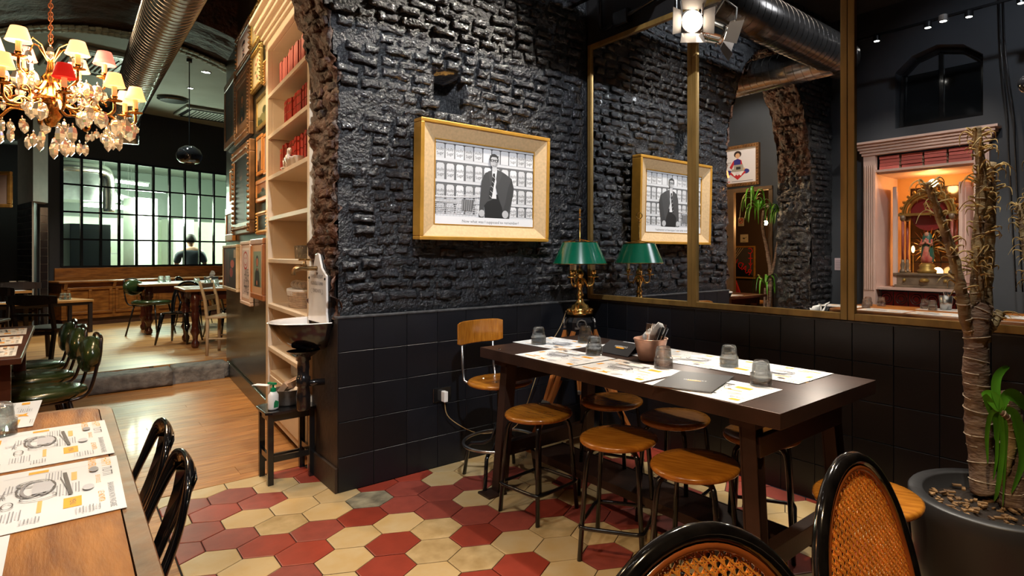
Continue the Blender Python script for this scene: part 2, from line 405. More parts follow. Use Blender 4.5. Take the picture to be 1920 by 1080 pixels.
def lay(x0, x1, y0, y1, parent):
    nrow = int(round((x1-x0)/PW)); wdt = (x1-x0)/nrow
    for i in range(nrow):
        y = y0; off = random.choice((0.5, 0.8, 1.1, 1.4, 1.7))
        while y < y1-0.01:
            L = min(off, y1-y); off = random.choice((1.1, 1.4, 1.7))
            if y1-y-L < 0.25: L = y1-y
            key = (round(L, 3), round(wdt, 4))
            if key not in plk: plk[key] = plank_mesh(L-0.0008, wdt-0.0008)
            link('plank', plk[key], parent, (x0+wdt*(i+0.5), y+L/2, random.uniform(-0.0005, 0.0004))); y += L
lay(-3.85, -0.565, -4.25, -1.46, boards)
boards2 = struct('floor', MB().bx(-0.56, 2.6, -3.82, -2.45, -0.0055, -0.004), mat('board_gap', (0.03, 0.015, 0.008), 0.9))
lay(-0.56, 1.2, -3.80, -2.45, boards2)
mb = MB().bx(1.2, 4.3, -3.82, -2.45, -0.005, -0.0003); o = part('plank', mb, M_plank, boards2, stuff=True)
# ---- raised floor of the far room, its stone step
def plank_floor_mat():
    m = bpy.data.materials.new('oak_floor_far'); m.use_nodes = True; nt = m.node_tree; b = nt.nodes['Principled BSDF']; L = nt.links
    t = nt.nodes.new('ShaderNodeTexCoord'); mp = nt.nodes.new('ShaderNodeMapping'); L.new(t.outputs['Object'], mp.inputs[0])
    mp.inputs['Rotation'].default_value = (0, 0, PI/2)
    br = nt.nodes.new('ShaderNodeTexBrick'); L.new(mp.outputs[0], br.inputs['Vector'])
    br.inputs['Color1'].default_value = (0.30, 0.115, 0.028, 1); br.inputs['Color2'].default_value = (0.50, 0.25, 0.080, 1); br.inputs['Mortar'].default_value = (0.10, 0.05, 0.02, 1)
    br.inputs['Scale'].default_value = 1.0; br.inputs['Mortar Size'].default_value = 0.0015; br.inputs['Brick Width'].default_value = 1.3; br.inputs['Row Height'].default_value = 0.082
    n = nt.nodes.new('ShaderNodeTexNoise'); n.inputs['Scale'].default_value = 1.6; n.inputs['Detail'].default_value = 8; L.new(t.outputs['Object'], n.inputs['Vector'])
    mx = nt.nodes.new('ShaderNodeMixRGB'); mx.blend_type = 'OVERLAY'; mx.inputs[0].default_value = 0.5
    L.new(br.outputs['Color'], mx.inputs[1]); L.new(n.outputs['Fac'], mx.inputs[2]); L.new(mx.outputs[0], b.inputs['Base Color'])
    b.inputs['Roughness'].default_value = 0.45
    return m
M_farfloor = plank_floor_mat()
mb = MB(); mb.prism([(-12.6, -6.0), (-3.84, -4.3), (-4.07, -1.53), (-4.07, 3.0), (-12.6, 3.0)], 0.0, 0.15)
struct('floor', mb, M_farfloor)
M_stone = mat('worn_grey_stone', (0.085, 0.075, 0.068), 0.75, col2=(0.20, 0.18, 0.16), vscale=14, detail=8, bump=0.012, bscale=28, rnd=0.1)
step = struct('floor', MB().bx(-4.06, -3.72, -4.2, -1.6, 0.0, 0.10), M_stone)
def rough_block(x0, x1, y0, y1, z0, z1, n=(6, 14, 5), amp=0.008, rad=0.02, seed=0):
    vs = {}; mb = MB(); idx = {}
    def P(i, j, k):
        key = (i, j, k)
        if key in idx: return idx[key]
        u, v, w_ = i/n[0], j/n[1], k/n[2]; x, y, z = x0+(x1-x0)*u, y0+(y1-y0)*v, z0+(z1-z0)*w_
        cx_, cy_, cz_ = (x0+x1)/2, (y0+y1)/2, (z0+z1)/2
        ed = sum(1 for q, m_ in ((i, n[0]), (j, n[1]), (k, n[2])) if q in (0, m_))
        if ed >= 2:
            d = Vector((cx_-x, cy_-y, cz_-z)); 
            for a in range(3):
                if (i, j, k)[a] not in (0, n[a]): d[a] = 0
            sx = Vector(((x1-x0), (y1-y0), (z1-z0)))
            for a in range(3): d[a] = math.copysign(rad*0.35, d[a]) if abs(d[a]) > 1e-9 else 0
            x += d[0]; y += d[1]; z += d[2]
        q = nz(x+seed, y, z, 9)*amp; q2 = nz(x, y+seed+5, z, 9)*amp; q3 = nz(x, y, z+seed+9, 9)*amp
        mb.v.append((x+q, y+q2, z+q3)); idx[key] = len(mb.v)-1; return idx[key]
    for a, b_ in ((0, 1), (1, 2), (0, 2)):
        c_ = 3-a-b_
        for s_ in (0, n[c_]):
            for i in range(n[a]):
                for j in range(n[b_]):
                    def key(ii, jj):
                        k = [0, 0, 0]; k[a] = ii; k[b_] = jj; k[c_] = s_; return tuple(k)
                    q = [P(*key(i, j)), P(*key(i+1, j)), P(*key(i+1, j+1)), P(*key(i, j+1))]
                    flip = (s_ == 0) != (c_ == 1)
                    mb.f.append(tuple(q[::-1] if flip else q)); mb.m.append(0)
    return mb
yy = [-1.55, -2.02, -2.95, -3.6, -4.25]
for i in range(4):
    o = link('stone', rough_block(-0.16, 0.16, yy[i+1]+0.003, yy[i]-0.003, 0, 0.152, seed=i*3.1).mesh('stone', M_stone, True), step, (-3.92+0.135*((-1.54-(yy[i]+yy[i+1])/2)/1.1), 0, 0))
# ---- left wall: painted rough brick with an archway
cells = 0.03
wallL = MB(); ny, nzz = 170, 158
yy0, yy1, z0_, z1_ = -3.82, 0.0, 0.40, CEIL
ids = {}
def hole(y, z): return -1.19 < y < -1.01 and 2.10 < z < 2.33
def wl(i, j):
    if (i, j) in ids: return ids[(i, j)]
    y = yy0+(yy1-yy0)*i/ny; z = z0_+(z1_-z0_)*j/nzz
    x = -0.027+0.012*nz(y, z, 3.3, 5)+0.008*nz(y, z, 8.3, 22)
    if hole(y, z): x -= 0.20
    if i == ny: x = min(x, -0.03)
    if z < 0.93 and y > Y_N-.05: x = min(x, -0.035)
    wallL.v.append((x, y, z)); ids[(i, j)] = len(wallL.v)-1; return ids[(i, j)]
for i in range(ny):
    for j in range(nzz):
        y = yy0+(yy1-yy0)*(i+.5)/ny; z = z0_+(z1_-z0_)*(j+.5)/nzz
        if in_arch(y, z, 0.015): continue
        wallL.f.append((wl(i, j), wl(i+1, j), wl(i+1, j+1), wl(i, j+1))); wallL.m.append(0)
wall_left = struct('wall_left', wallL, M_black_mortar, smooth=True)
# back of the wall (towards the far room) and the top
bk = MB()
for y0b, y1b in ((-3.9, Y_F-.06), (Y_N+.06, 0.3)): bk.bx(-0.42, -0.28, y0b, y1b, 0.0, CEIL)
n_ = 40
for i in range(n_):
    a0, a1 = PI*i/n_, PI*(i+1)/n_
    ya, yb = Y_C+A_A*math.cos(a0), Y_C+A_A*math.cos(a1); za, zb = Z_SP+A_B*math.sin(a0), Z_SP+A_B*math.sin(a1)
    bk.add([(-0.42, ya, za+.02), (-0.42, yb, zb+.02), (-0.42, yb, CEIL), (-0.42, ya, CEIL)], [(0, 1, 2, 3)])
part('masonry', bk, M_black_wall, wall_left)
# arch reveal (jambs and soffit): rough sooty brick
pth = []
for i in range(28): pth.append((Y_N, 0.90+(Z_SP-0.90)*i/27))
for i in range(1, 60): a = PI*i/60; pth.append((Y_C+A_A*math.cos(a), Z_SP+A_B*math.sin(a)))
for i in range(36): pth.append((Y_F, Z_SP-(Z_SP-0.42)*i/35))
rv = MB(); nx = 26; k = len(pth)
# resample finer
fine = []
for (a, b_) in zip(pth, pth[1:]):
    for q in (0, .5): fine.append((a[0]+(b_[0]-a[0])*q, a[1]+(b_[1]-a[1])*q))
fine.append(pth[-1]); k = len(fine)
for i, (y, z) in enumerate(fine):
    cyy = Y_C; dy, dz = y-cyy, (z-Z_SP if z > Z_SP else 0); d = math.hypot(dy, dz) or 1
    for j in range(nx+1):
        x = -0.005-0.425*j/nx; amp = 0.030*nz(x*1.0, y, z*1.0, 8)+0.030*nz(x, y+4, z, 22)+0.004
        edge = 0.02*nz(y*2, z*2, 1.7+j, 3) if j in (0, nx) else 0
        rv.v.append((x+edge-0.02*(j == 0), y+dy/d*amp, z+dz/d*amp))
for i in range(k-1):
    for j in range(nx): rv.f.append((i*(nx+1)+j, (i+1)*(nx+1)+j, (i+1)*(nx+1)+j+1, i*(nx+1)+j+1)); rv.m.append(1 if (fine[i][0] < Y_C and fine[i][1] < 2.15+.2*nz(j*.1, i*.1, 0)) else 0)
part('arch_reveal', rv, [M_rust_brick, M_black_mortar], wall_left, smooth=True)
# bricks of the left wall
def brick_variant(sd):
    return rough_block(-0.02, 0.02, -0.5, 0.5, -0.5, 0.5, n=(1, 5, 3), amp=0.0, rad=0.0, seed=sd)
def brick_mb(L, hh, sd, d=0.03):
    mb = rough_block(-d, d*0.75, -L/2, L/2, -hh/2, hh/2, n=(1, 10, 5), amp=0.0, seed=sd)
    v2 = []
    for x, y, z in mb.v:
        ey = max(0, abs(y)/(L/2)-0.72)/0.28; ez = max(0, abs(z)/(hh/2)-0.6)/0.4
        if x > 0: x -= 0.009*ey**3+0.006*ez**3; 
        x += (0.010*nz(sd*7, y, z, 21)+0.012*nz(sd*3, y, z, 52)) if x > 0 else 0
        y += 0.007*nz(sd*3+y, z, x, 21); z += 0.007*nz(z+sd*5, y, x, 24); v2.append((x, y, z))
    mb.v = v2; return mb
BR = {}
for L in (0.10, 0.14, 0.18, 0.22):
    for q in range(3): BR[(L, q)] = brick_mb(L-0.007, 0.0565, L*40+q*2.3)
BRM = {kk: b_.mesh('brick', M_black_brick, True) for kk, b_ in BR.items()}
stuffb = MB(); nb = 0; r_ = random.Random(3)
row = 0
for j in range(56):
    z = 0.515+j*0.0615; y = -0.02-r_.random()*0.08
    while y > -3.80:
        L = r_.choice((0.10, 0.10, 0.14, 0.14, 0.18, 0.18)); yc = y-L/2; y -= L
        if any(in_arch(yc+s_, z+t_, -0.01) for s_ in (-L/2, L/2) for t_ in (-.03, .03)): continue
        if hole(yc, z) or yc-L/2 < -3.82 or z > CEIL-0.04 or (z < .95 and yc > Y_N): continue
        if r_.random() < 0.05: continue
        x = -0.030+r_.uniform(-0.013, 0.005); q = r_.randrange(3); wob = 0.020*nz(yc, z, 0, 1.3)
        if yc > Y_N and nb < 300 and z < 2.75:
            o = link('brick', BRM[(L, q)], wall_left, (x, yc, z+wob)); o.rotation_euler = (r_.uniform(-.08, .08), r_.uniform(-.08, .08), r_.uniform(-.07, .07)); o.scale = (1, r_.uniform(.88, 1.04), r_.uniform(.82, 1.12)); nb += 1
        else:
            n0 = len(stuffb.v); src = BR[(L, q)]; stuffb.add(src.v, src.f)
            stuffb.xf(Matrix.Translation((x, yc, z+wob)) @ Matrix.Rotation(r_.uniform(-.06, .06), 4, 'X') @ Matrix.Rotation(r_.uniform(-.06, .06), 4, 'Z'), n0)
part('brick', stuffb, M_black_brick, wall_left, smooth=True, stuff=True)
# bricks showing on the reveal (jambs and soffit)
sb = MB()
L_acc = 0.0
for i in range(0, k-1):
    y, z = fine[i]; y2, z2 = fine[i+1]; L_acc += math.hypot(y2-y, z2-z)
    if L_acc < 0.062: continue
    L_acc = 0.0
    dy, dz = y-Y_C, (z-Z_SP if z > Z_SP else 0); d = math.hypot(dy, dz) or 1; ang = math.atan2(dz/d, dy/d)
    x = -0.02-r_.random()*0.05
    while x > -0.40:
        L = r_.choice((0.10, 0.12, 0.16)); 
        if x-L < -0.43: break
        if r_.random() < 0.72:
            n0 = len(sb.v); src = BR[(0.14, r_.randrange(3))]; sb.mi(1 if (y < Y_C and z < 2.15) else 0); sb.add(src.v, src.f)
            # brick outward axis local +x -> pointing to the middle of the opening
            X = Vector((0, -math.cos(ang), -math.sin(ang))); Yv = Vector((1, 0, 0)); Z = X.cross(Yv)
            M = Matrix.Identity(4)
            for a in range(3): M[a][0] = X[a]; M[a][1] = Yv[a]*L/0.14; M[a][2] = Z[a]; M[a][3] = (x-L/2, y, z)[a]
            off = r_.uniform(-0.010, 0.012)
            sb.xf(M @ Matrix.Translation((-0.012+off, 0, 0)) @ Matrix.Rotation(r_.uniform(-.12, .12), 4, 'Y') @ Matrix.Rotation(r_.uniform(-.1, .1), 4, 'Z'), n0)
        x -= L
part('brick', sb, [M_rust_brick, M_black_brick], wall_left, smooth=True, stuff=True)
# ---- tiled plinth of the left wall
pl = MB(); pl.bx(-0.42, -0.009, Y_N, 0.0, 0.0, 0.905); pl.bx(-0.42, -0.02, -3.82, Y_F, 0.0, 0.45)
plinth = struct('wall_left', pl, M_pillar)
part('ledge', MB().bx(-0.43, 0.004, Y_N-0.004, 0.0, 0.905, 0.917), mat('worn_black_edge', (0.05, 0.05, 0.052), 0.5, var=0.5, vscale=30), plinth, bevel=0.003)
part('skirting', MB().bx(-0.42, -0.0, Y_N-0.014, Y_N, 0.0, 0.13), M_pillar, plinth, bevel=0.003)
def tile_panel(w_, h_, d=0.009):
    mb = MB(); c = 0.0018
    a = [(-w_/2, 0, -h_/2), (w_/2, 0, -h_/2), (w_/2, 0, h_/2), (-w_/2, 0, h_/2)]
    b_ = [(x, -d+c, z) for x, _, z in a]; e = [(x*(1-2*c/w_), -d, z*(1-2*c/h_)) for x, _, z in a]
    return mb.add(a+b_+e, [(8, 9, 10, 11), (0, 1, 5, 4), (1, 2, 6, 5), (2, 3, 7, 6), (3, 0, 4, 7), (4, 5, 9, 8), (5, 6, 10, 9), (6, 7, 11, 10), (7, 4, 8, 11)])
TH = 0.183
t_m = tile_panel(0.1885, TH-0.0022).mesh('tile', M_black_tile)
t_w1 = tile_panel(0.1838, TH-0.0022).mesh('tile', M_black_tile)
for i in range(9):
    for j in range(5):
        yc = -1.739+0.186*(i+0.5)
        if yc > -0.09: continue
        o = link('tile', t_w1, plinth, (-0.009, yc, TH*j+TH/2-0.001)); o.rotation_euler = (r_.uniform(-.006, .006), 0, PI/2+r_.uniform(-.008, .008))
o = link('tile', tile_panel(0.06, TH*5-.004).mesh('tile', M_black_tile), plinth, (-0.009, -0.034, TH*2.5)); o.rotation_euler = (0, 0, PI/2)
# ---- back wall with mirrors above a tiled plinth
wb = struct('wall_back', MB().bx(-0.42, 4.3, 0.009, 0.25, 0.0, CEIL), M_black_wall)
part('ledge', MB().bx(0.0, 4.2, -0.006, 0.01, 0.911, 0.921), MATS['worn_black_edge'], wb, bevel=0.002)
for i in range(22):
    for j in range(5):
        o = link('tile', t_m, wb, (0.098+0.1905*i, 0.009, TH*j+TH/2-0.001)); o.rotation_euler = (r_.uniform(-.006, .006), 0, r_.uniform(-.006, .006))
struct('wall_right', MB().bx(4.3, 4.5, -4.4, 0.25, 0, CEIL), M_black_wall)
struct('ceiling', MB().bx(-0.42, 4.3, -4.4, 0.25, CEIL, CEIL+.15), mat('dark_ceiling_paint', (0.02, 0.019, 0.02), 0.7, var=0.3, vscale=4))
# ---- front wall (seen in the mirrors): opening for the shrine window, blind arched window above
NX0, NX1, NZ0, NZ1 = 0.47, 1.46, 0.62, 2.20
M_grey_wall = mat('charcoal_wall_paint', (0.028, 0.033, 0.042), 0.6, var=0.15, vscale=2)
wf = MB(); yf0, yf1 = -4.45, -3.82
wf.bx(-0.42, 0.40, yf0, yf1, 0, CEIL); wf.bx(1.53, 4.3, yf0, yf1, 0, CEIL); wf.bx(0.40, 1.53, yf0, yf1, 2.42, 2.60); wf.bx(0.40, 1.53, yf0, yf1, 0, 0.6)
wf.bx(0.40, 1.53, yf0, yf1-0.16, 2.60, CEIL); wf.bx(0.40, 0.68, yf1-0.16, yf1, 2.60, CEIL); wf.bx(1.50, 1.53, yf1-0.16, yf1, 2.60, CEIL)
arc = [(0.68, 3.2), (0.85, 3.34), (1.09, 3.40), (1.33, 3.34), (1.50, 3.2)]
pf = [(x, z) for x, z in arc]+[(1.50, CEIL), (0.68, CEIL)]
n0 = len(wf.v); wf.prism([(x, z) for x, z in pf], 0, 0.16)
wf.xf(Matrix.Translation((0, yf1, 0)) @ Matrix.Rotation(PI/2, 4, 'X'), n0)
struct('wall_front', wf, M_grey_wall)
w2 = MB(); fy = yf1-0.16
for a, b_ in zip([(0.70, 2.62)]+[(0.72, 3.18), (0.86, 3.31), (1.09, 3.37), (1.32, 3.31), (1.47, 3.18)], [(0.72, 3.18), (0.86, 3.31), (1.09, 3.37), (1.32, 3.31), (1.47, 3.18), (1.48, 2.62)]):
    w2.bar((a[0], fy+.02, a[1]), (b_[0], fy+.02, b_[1]), 0.04, 0.05, up=(0, 1, 0))
w2.bx(0.68, 1.5, fy, fy+0.05, 2.6, 2.66); w2.bx(1.07, 1.11, fy, fy+0.03, 2.64, 3.36)
wd2 = struct('window_2', w2, M_black_metal)
part('pane', MB().bx(0.70, 1.48, fy+.003, fy+.008, 2.64, 3.18), mat('dark_glass', (0.008, 0.009, 0.01), 0.08, spec=0.6), wd2)
# ---- far room: walls
g0 = Vector((-0.42, -1.7225, 0)); dG = Vector((-1, 0.0555, 0)).normalized(); nG = Vector((-dG.y, dG.x, 0))
if nG.y > 0: nG = -nG
MG = Matrix.Identity(4)      # local: x along the wall away from the archway, y out of the wall, z up
for a in range(3): MG[a][0] = dG[a]; MG[a][1] = nG[a]; MG[a][3] = g0[a]
RZG = math.atan2(dG.y, dG.x)
def WG(px, py, off=0.0):
    d = _ray(px); ox, oy = g0.x+nG.x*off, g0.y+nG.y*off
    t = ((ox-CAM[0])*nG.x+(oy-CAM[1])*nG.y)/(d[0]*nG.x+d[1]*nG.y)
    x, y = CAM[0]+t*d[0], CAM[1]+t*d[1]
    return ((x-g0.x)*dG.x+(y-g0.y)*dG.y, H_CAM-(py-CY)/F_PX*t)
M_green_black = mat('dark_olive_wall_paint', (0.022, 0.022, 0.014), 0.3, var=0.3, vscale=4, stretch=(1, 1, 4), coat=0.2)
gw = MB(); gw.bx(1.32, 3.68, -0.35, 0.0, 0, CEIL); gw.bx(-0.1, 1.32, -0.45, -0.36, 0, CEIL); gw.bx(-0.1, 1.32, -0.36, 0.0, 3.0, CEIL)
gw.xf(MG); struct('wall_side', gw, M_green_black)
sk = MB(); sk.bx(1.32, 3.5, 0.0, 0.018, 0.0, 0.14); sk.xf(MG); struct('baseboard_side', sk, M_green_black, bevel=0.004)
# wall of the far room opposite (mirror only): doorway and framed poster
YB = -4.3
DXL, DXR = WY(1345, 400, -YB)[0], WY(1446, 400, -YB)[0]
wr = MB(); wr.bx(DXR, -0.42, YB-.15, YB, 0, CEIL); wr.bx(DXL+.03, DXR, YB-.15, YB, 2.14, CEIL); wr.bx(-12.6, DXL+.03, YB-.15, YB, 0, CEIL)
struct('wall_far', wr, M_grey_wall)
# small room behind the doorway
sr = MB(); sr.bx(-3.2, 0.1, -6.2, -6.1, 0, 2.6); sr.bx(0.0, 0.1, -6.1, YB-.15, 0, 2.6); sr.bx(-3.2, -3.1, -6.1, YB-.15, 0, 2.6); sr.bx(-3.2, 0.1, -6.2, YB-.15, 2.6, 2.7); sr.bx(-3.2, 0.1, -6.2, YB-.15, -0.05, 0)
struct('wall_annex', sr, mat('dark_brown_wall', (0.05, 0.028, 0.016), 0.6))
dr = MB(); dr.bx(DXL, WY(1379, 400, -YB)[0], YB-.03, YB+.03, 0, 2.14); dr.bx(DXR-.02, DXR+.04, YB-.02, YB+.02, 0, 2.14); dr.bx(DXL, DXR+.04, YB-.02, YB+.03, 2.13, 2.18)
struct('trim_1', dr, mat('brown_door_lining', (0.12, 0.065, 0.03), 0.45, var=0.2), bevel=0.004)
# vaulted brick band over the step, ceilings
R_V, Z_V, Y_V = 2.1, 1.32, -2.3
va = MB(); nA, nX = 60, 24
for i in range(nA+1):
    a = math.radians(20+140*i/nA)
    for j in range(nX+1):
        x = -4.35+1.05*j/nX; rr = R_V+0.016*nz(x, a*2, 1.1, 6)+0.012*nz(x, a*2, 4.1, 17)
        va.v.append((x, Y_V+rr*math.cos(a), Z_V+rr*math.sin(a)))
for i in range(nA):
    for j in range(nX): va.f.append((i*(nX+1)+j, i*(nX+1)+j+1, (i+1)*(nX+1)+j+1, (i+1)*(nX+1)+j)); va.m.append(0)
vault = struct('ceiling', va, mat('dark_vault_brick', (0.006, 0.003, 0.002), 0.7, col2=(0.035, 0.013, 0.007), vscale=9, bump=0.02, bscale=26), smooth=True)  # darker tone than the brick of the vault ends
fb = MB()
for xx in (-4.36, -3.30):
    for i in range(40):
        a0, a1 = math.radians(20+140*i/40), math.radians(20+140*(i+1)/40)
        fb.add([(xx, Y_V+R_V*math.cos(a0), Z_V+R_V*math.sin(a0)), (xx, Y_V+R_V*math.cos(a1), Z_V+R_V*math.sin(a1)), (xx, Y_V+R_V*math.cos(a1), CEIL), (xx, Y_V+R_V*math.cos(a0), CEIL)], [(0, 1, 2, 3)])
part('masonry', fb, M_rust_brick, vault)
M_rim_lit = mat('lit_rim_brick', (0.26, 0.31, 0.26), 0.7, var=0.4, vscale=20, bump=0.006, bscale=30, rnd=0.3)
bme = rough_block(-0.055, 0.055, -0.030, 0.030, -0.012, 0.012, n=(3, 2, 1), amp=0.004).mesh('brick', M_rim_lit, True)
for i in range(78):                      # bricks along the far rim of the band, downlight painted into their pale colour
    a = math.radians(38+104*i/78)
    for j in range(2):
        o = link('brick', bme, vault, (-4.28+0.125*j, Y_V+(R_V-.026)*math.cos(a), Z_V+(R_V-.026)*math.sin(a)))
        o.rotation_euler = (a-PI/2, r_.uniform(-.08, .08), r_.uniform(-.08, .08))
struct('ceiling', MB().bx(-3.31, -0.42, -4.3, 0.3, CEIL-.02, CEIL+.1), MATS['dark_ceiling_paint'])
struct('ceiling', MB().bx(-12.6, -4.37, -6.0, 3.0, 3.66, 3.8), mat('pale_ceiling_plaster', (0.22, 0.235, 0.205), 0.8, var=0.1, vscale=2))
# ---- kitchen wall with its steel-framed window
dK = Vector((-0.329, 0.944, 0)).normalized(); nK = Vector((0.944, 0.329, 0)).normalized()
K0 = Vector((*REL(-8.37, 9.0), 0))
MK = Matrix.Identity(4)      # local: x along the window to the right, y away from us (into the kitchen), z up
for a in range(3): MK[a][0] = dK[a]; MK[a][1] = -nK[a]; MK[a][3] = K0[a]
M_blue_black = mat('blue_black_wall_paint', (0.016, 0.017, 0.024), 0.6, var=0.15, vscale=2)
kw = MB(); ZB, ZT, WW = 1.05, 2.77, 2.72
for bb in ((-0.30, 0, 0, 0.14, 0.1, 3.7), (WW, 4.6, 0, 0.14, 0.1, 3.7), (0, WW, 0, 0.14, 0.1, ZB), (0, WW, 0, 0.14, ZT, 3.7)): struct('wall_kitchen', MB().bx(*bb).xf(MK), M_blue_black)
wn = MB(); nc = 11; cw = WW/nc; rh = (ZT-ZB)/4
for i in range(nc+1): t_ = 0.028 if i not in (0, nc) else 0.04; wn.bx(i*cw-t_/2, i*cw+t_/2, -0.012, 0.03, ZB, ZT)
for j in range(5): wn.bx(0, WW, -0.01, 0.028, ZB+j*rh-0.014, ZB+j*rh+0.014)
wn.xf(MK); win = struct('window_1', wn, M_black_metal)
def pane_mat():
    m = bpy.data.materials.new('window_glass'); m.use_nodes = True; nt = m.node_tree; L = nt.links
    for n in list(nt.nodes): nt.nodes.remove(n)
    o = nt.nodes.new('ShaderNodeOutputMaterial'); a = nt.nodes.new('ShaderNodeBsdfTransparent'); g = nt.nodes.new('ShaderNodeBsdfGlossy'); g.inputs['Roughness'].default_value = 0.02
    a.inputs['Color'].default_value = (0.86, 0.95, 0.88, 1); x = nt.nodes.new('ShaderNodeMixShader'); x.inputs[0].default_value = 0.10
    L.new(a.outputs[0], x.inputs[1]); L.new(g.outputs[0], x.inputs[2]); L.new(x.outputs[0], o.inputs[0]); return m
M_pane = pane_mat()
pm = MB().bx(-cw/2+0.013, cw/2-0.013, -0.002, 0.002, -rh/2+0.013, rh/2-0.013).mesh('pane', M_pane)
for i in range(nc):
    for j in range(4):
        o = link('pane', pm, win); o.matrix_world = MK @ Matrix.Translation(((i+.5)*cw, 0.01, ZB+(j+.5)*rh))
# kitchen interior
M_ktile = mat('white_kitchen_tile', (0.62, 0.68, 0.58), 0.3, var=0.05)
for bb in ((-1.2, 4.6, 3.0, 3.1, 0, 3.0), (-1.3, -1.2, 0.14, 3.1, 0, 3.0), (4.6, 4.7, 0.14, 3.1, 0, 3.0)): struct('wall_kitchen', MB().bx(*bb).xf(MK), M_ktile)
struct('floor', MB().bx(-1.2, 4.6, 0.14, 3.1, 0.0, 0.12).xf(MK), M_ktile)
kc = MB(); kc.bx(-1.2, 4.6, 0.14, 3.1, 3.0, 3.1); kc.xf(MK); struct('ceiling', kc, mat('kitchen_ceiling', (0.10, 0.12, 0.10), 0.7))
# white pier inside the kitchen, right of the middle
kp = MB(); kp.bx(1.42, 1.80, 1.1, 1.5, 0.12, 2.3); kp.xf(MK); struct('wall_kitchen', kp, M_ktile)
# ---- left end of the far room: pier with black tiles, dark walls
def PZ(px, Z): return REL((px-CX)/F_PX*Z, Z)
def tiled_face(a, b_, z0, z1, cols, rows, name):
    a = Vector((*a, 0)); b_ = Vector((*b_, 0)); d = (b_-a); W_ = d.length; d.normalize(); nn = Vector((d.y, -d.x, 0))
    base = MB(); M = Matrix.Identity(4)
    for i in range(3): M[i][0] = d[i]; M[i][1] = -nn[i]; M[i][3] = a[i]
    base.bx(0, W_, 0, 0.02, z0, z1); base.xf(M); st = struct(name, base, mat('white_grout', (0.30, 0.27, 0.24), 0.8))
    tm = MB().bx(-W_/cols/2+.0025, W_/cols/2-.0025, -0.004, 0.0, -(z1-z0)/rows/2+.0025, (z1-z0)/rows/2-.0025).mesh('tile', mat('gloss_black_small_tile', (0.01, 0.008, 0.01), 0.15))
    for i in range(cols):
        for j in range(rows):
            o = link('tile', tm, st); o.matrix_world = M @ Matrix.Translation(((i+.5)*W_/cols, 0, z0+(j+.5)*(z1-z0)/rows))
lw = MB(); lw.prism([PZ(33, 8.9), PZ(62, 8.25), PZ(90, 8.55), PZ(75, 9.3)], 2.0, 3.66); struct('wall_pier', lw, mat('warm_grey_plaster', (0.20, 0.15, 0.13), 0.7, var=0.1))
lw = MB(); lw.prism([PZ(35, 9.0), PZ(60, 8.42), PZ(73, 8.75), PZ(60, 9.4)], 0.15, 2.0); struct('wall_pier', lw, M_blue_black)
tiled_face(PZ(33, 8.9), PZ(60, 8.3), 0.15, 2.0, 5, 19, 'wall_tiled')
tiled_face(PZ(75, 8.50), PZ(90, 8.56), 0.15, 1.93, 1, 15, 'wall_tiled')
lw = MB(); lw.prism([PZ(-300, 8.6), PZ(75, 9.5), PZ(75, 9.7), PZ(-300, 8.8)], 0.15, 3.66); struct('wall_end', lw, M_blue_black)
# ================================================================== THE ROOM IN FRONT
# ---- mirrors
MZ0, MZ1 = 0.925, 2.74
mw = [(0.004, 0.949, 'first tall mirror, nearest the room corner, in an antique brass frame'),
      (0.951, 1.893, 'middle tall mirror in a brass frame, reflecting the brick archway'),
      (1.896, 2.86, 'third tall brass-framed mirror, behind the potted cane plant')]
for x0, x1, lb in mw:
    t = thing('wall_mirror', lb, 'mirror', ((x0+x1)/2, 0.0, MZ0), group='brass-framed mirrors on the back wall')
    W_ = x1-x0; Hh = MZ1-MZ0; f = MB(); fw = 0.033
    f.bx(-W_/2, -W_/2+fw, -0.022, 0.008, 0, Hh); f.bx(W_/2-fw, W_/2, -0.022, 0.008, 0, Hh); f.bx(-W_/2+fw, W_/2-fw, -0.022, 0.008, 0, fw); f.bx(-W_/2+fw, W_/2-fw, -0.022, 0.008, Hh-fw, Hh)
    part('frame', f, M_brass_frame, t, bevel=0.002)
    part('mirror_glass', MB().bx(-W_/2+fw*.5, W_/2-fw*.5, -0.008, 0.004, fw*.5, Hh-fw*.5), M_mirror, t)
# ---- framed photograph on the brick wall
def sheet(pr, name, parent, M, rough=0.5, label=None):
    me = pr.mesh(name, rough); me.transform(M); o = link(name, me, parent)
    if label: o['label'] = label
    return o
PY0, PY1, PZ0, PZ1 = -1.335, -0.44, 1.325, 2.005
pic = thing('framed_photograph', 'large gilt-framed photograph of a suited man and shopping cart on the black brick wall', 'picture', (0.0, (PY0+PY1)/2, PZ0))
pic.rotation_euler = (0, math.radians(1.5), 0)
W_, Hh = PY1-PY0, PZ1-PZ0
fr = MB(); b0 = 0.022
for y0, y1, z0, z1 in ((-W_/2, W_/2, 0, b0), (-W_/2, W_/2, Hh-b0, Hh), (-W_/2, -W_/2+b0, b0, Hh-b0), (W_/2-b0, W_/2, b0, Hh-b0)): fr.bx(0.0, 0.095, y0, y1, z0, z1)
part('frame', fr, mat('bright_gilt', (0.75, 0.38, 0.06), 0.32, 0.5, var=0.15), pic, bevel=0.004)
li = MB(); m1 = 0.105
A = [(-W_/2+b0, b0), (W_/2-b0, b0), (W_/2-b0, Hh-b0), (-W_/2+b0, Hh-b0)]; B = [(-W_/2+m1, m1*.9), (W_/2-m1, m1*.9), (W_/2-m1, Hh-m1), (-W_/2+m1, Hh-m1)]
li.add([(0.088, y, z) for y, z in A]+[(0.055, y, z) for y, z in B], [(i, (i+1) % 4, 4+(i+1) % 4, 4+i) for i in range(4)])
part('linen_liner', li, mat('linen_liner', (0.62, 0.42, 0.22), 0.7, var=0.1, vscale=60), pic)
inn = MB()
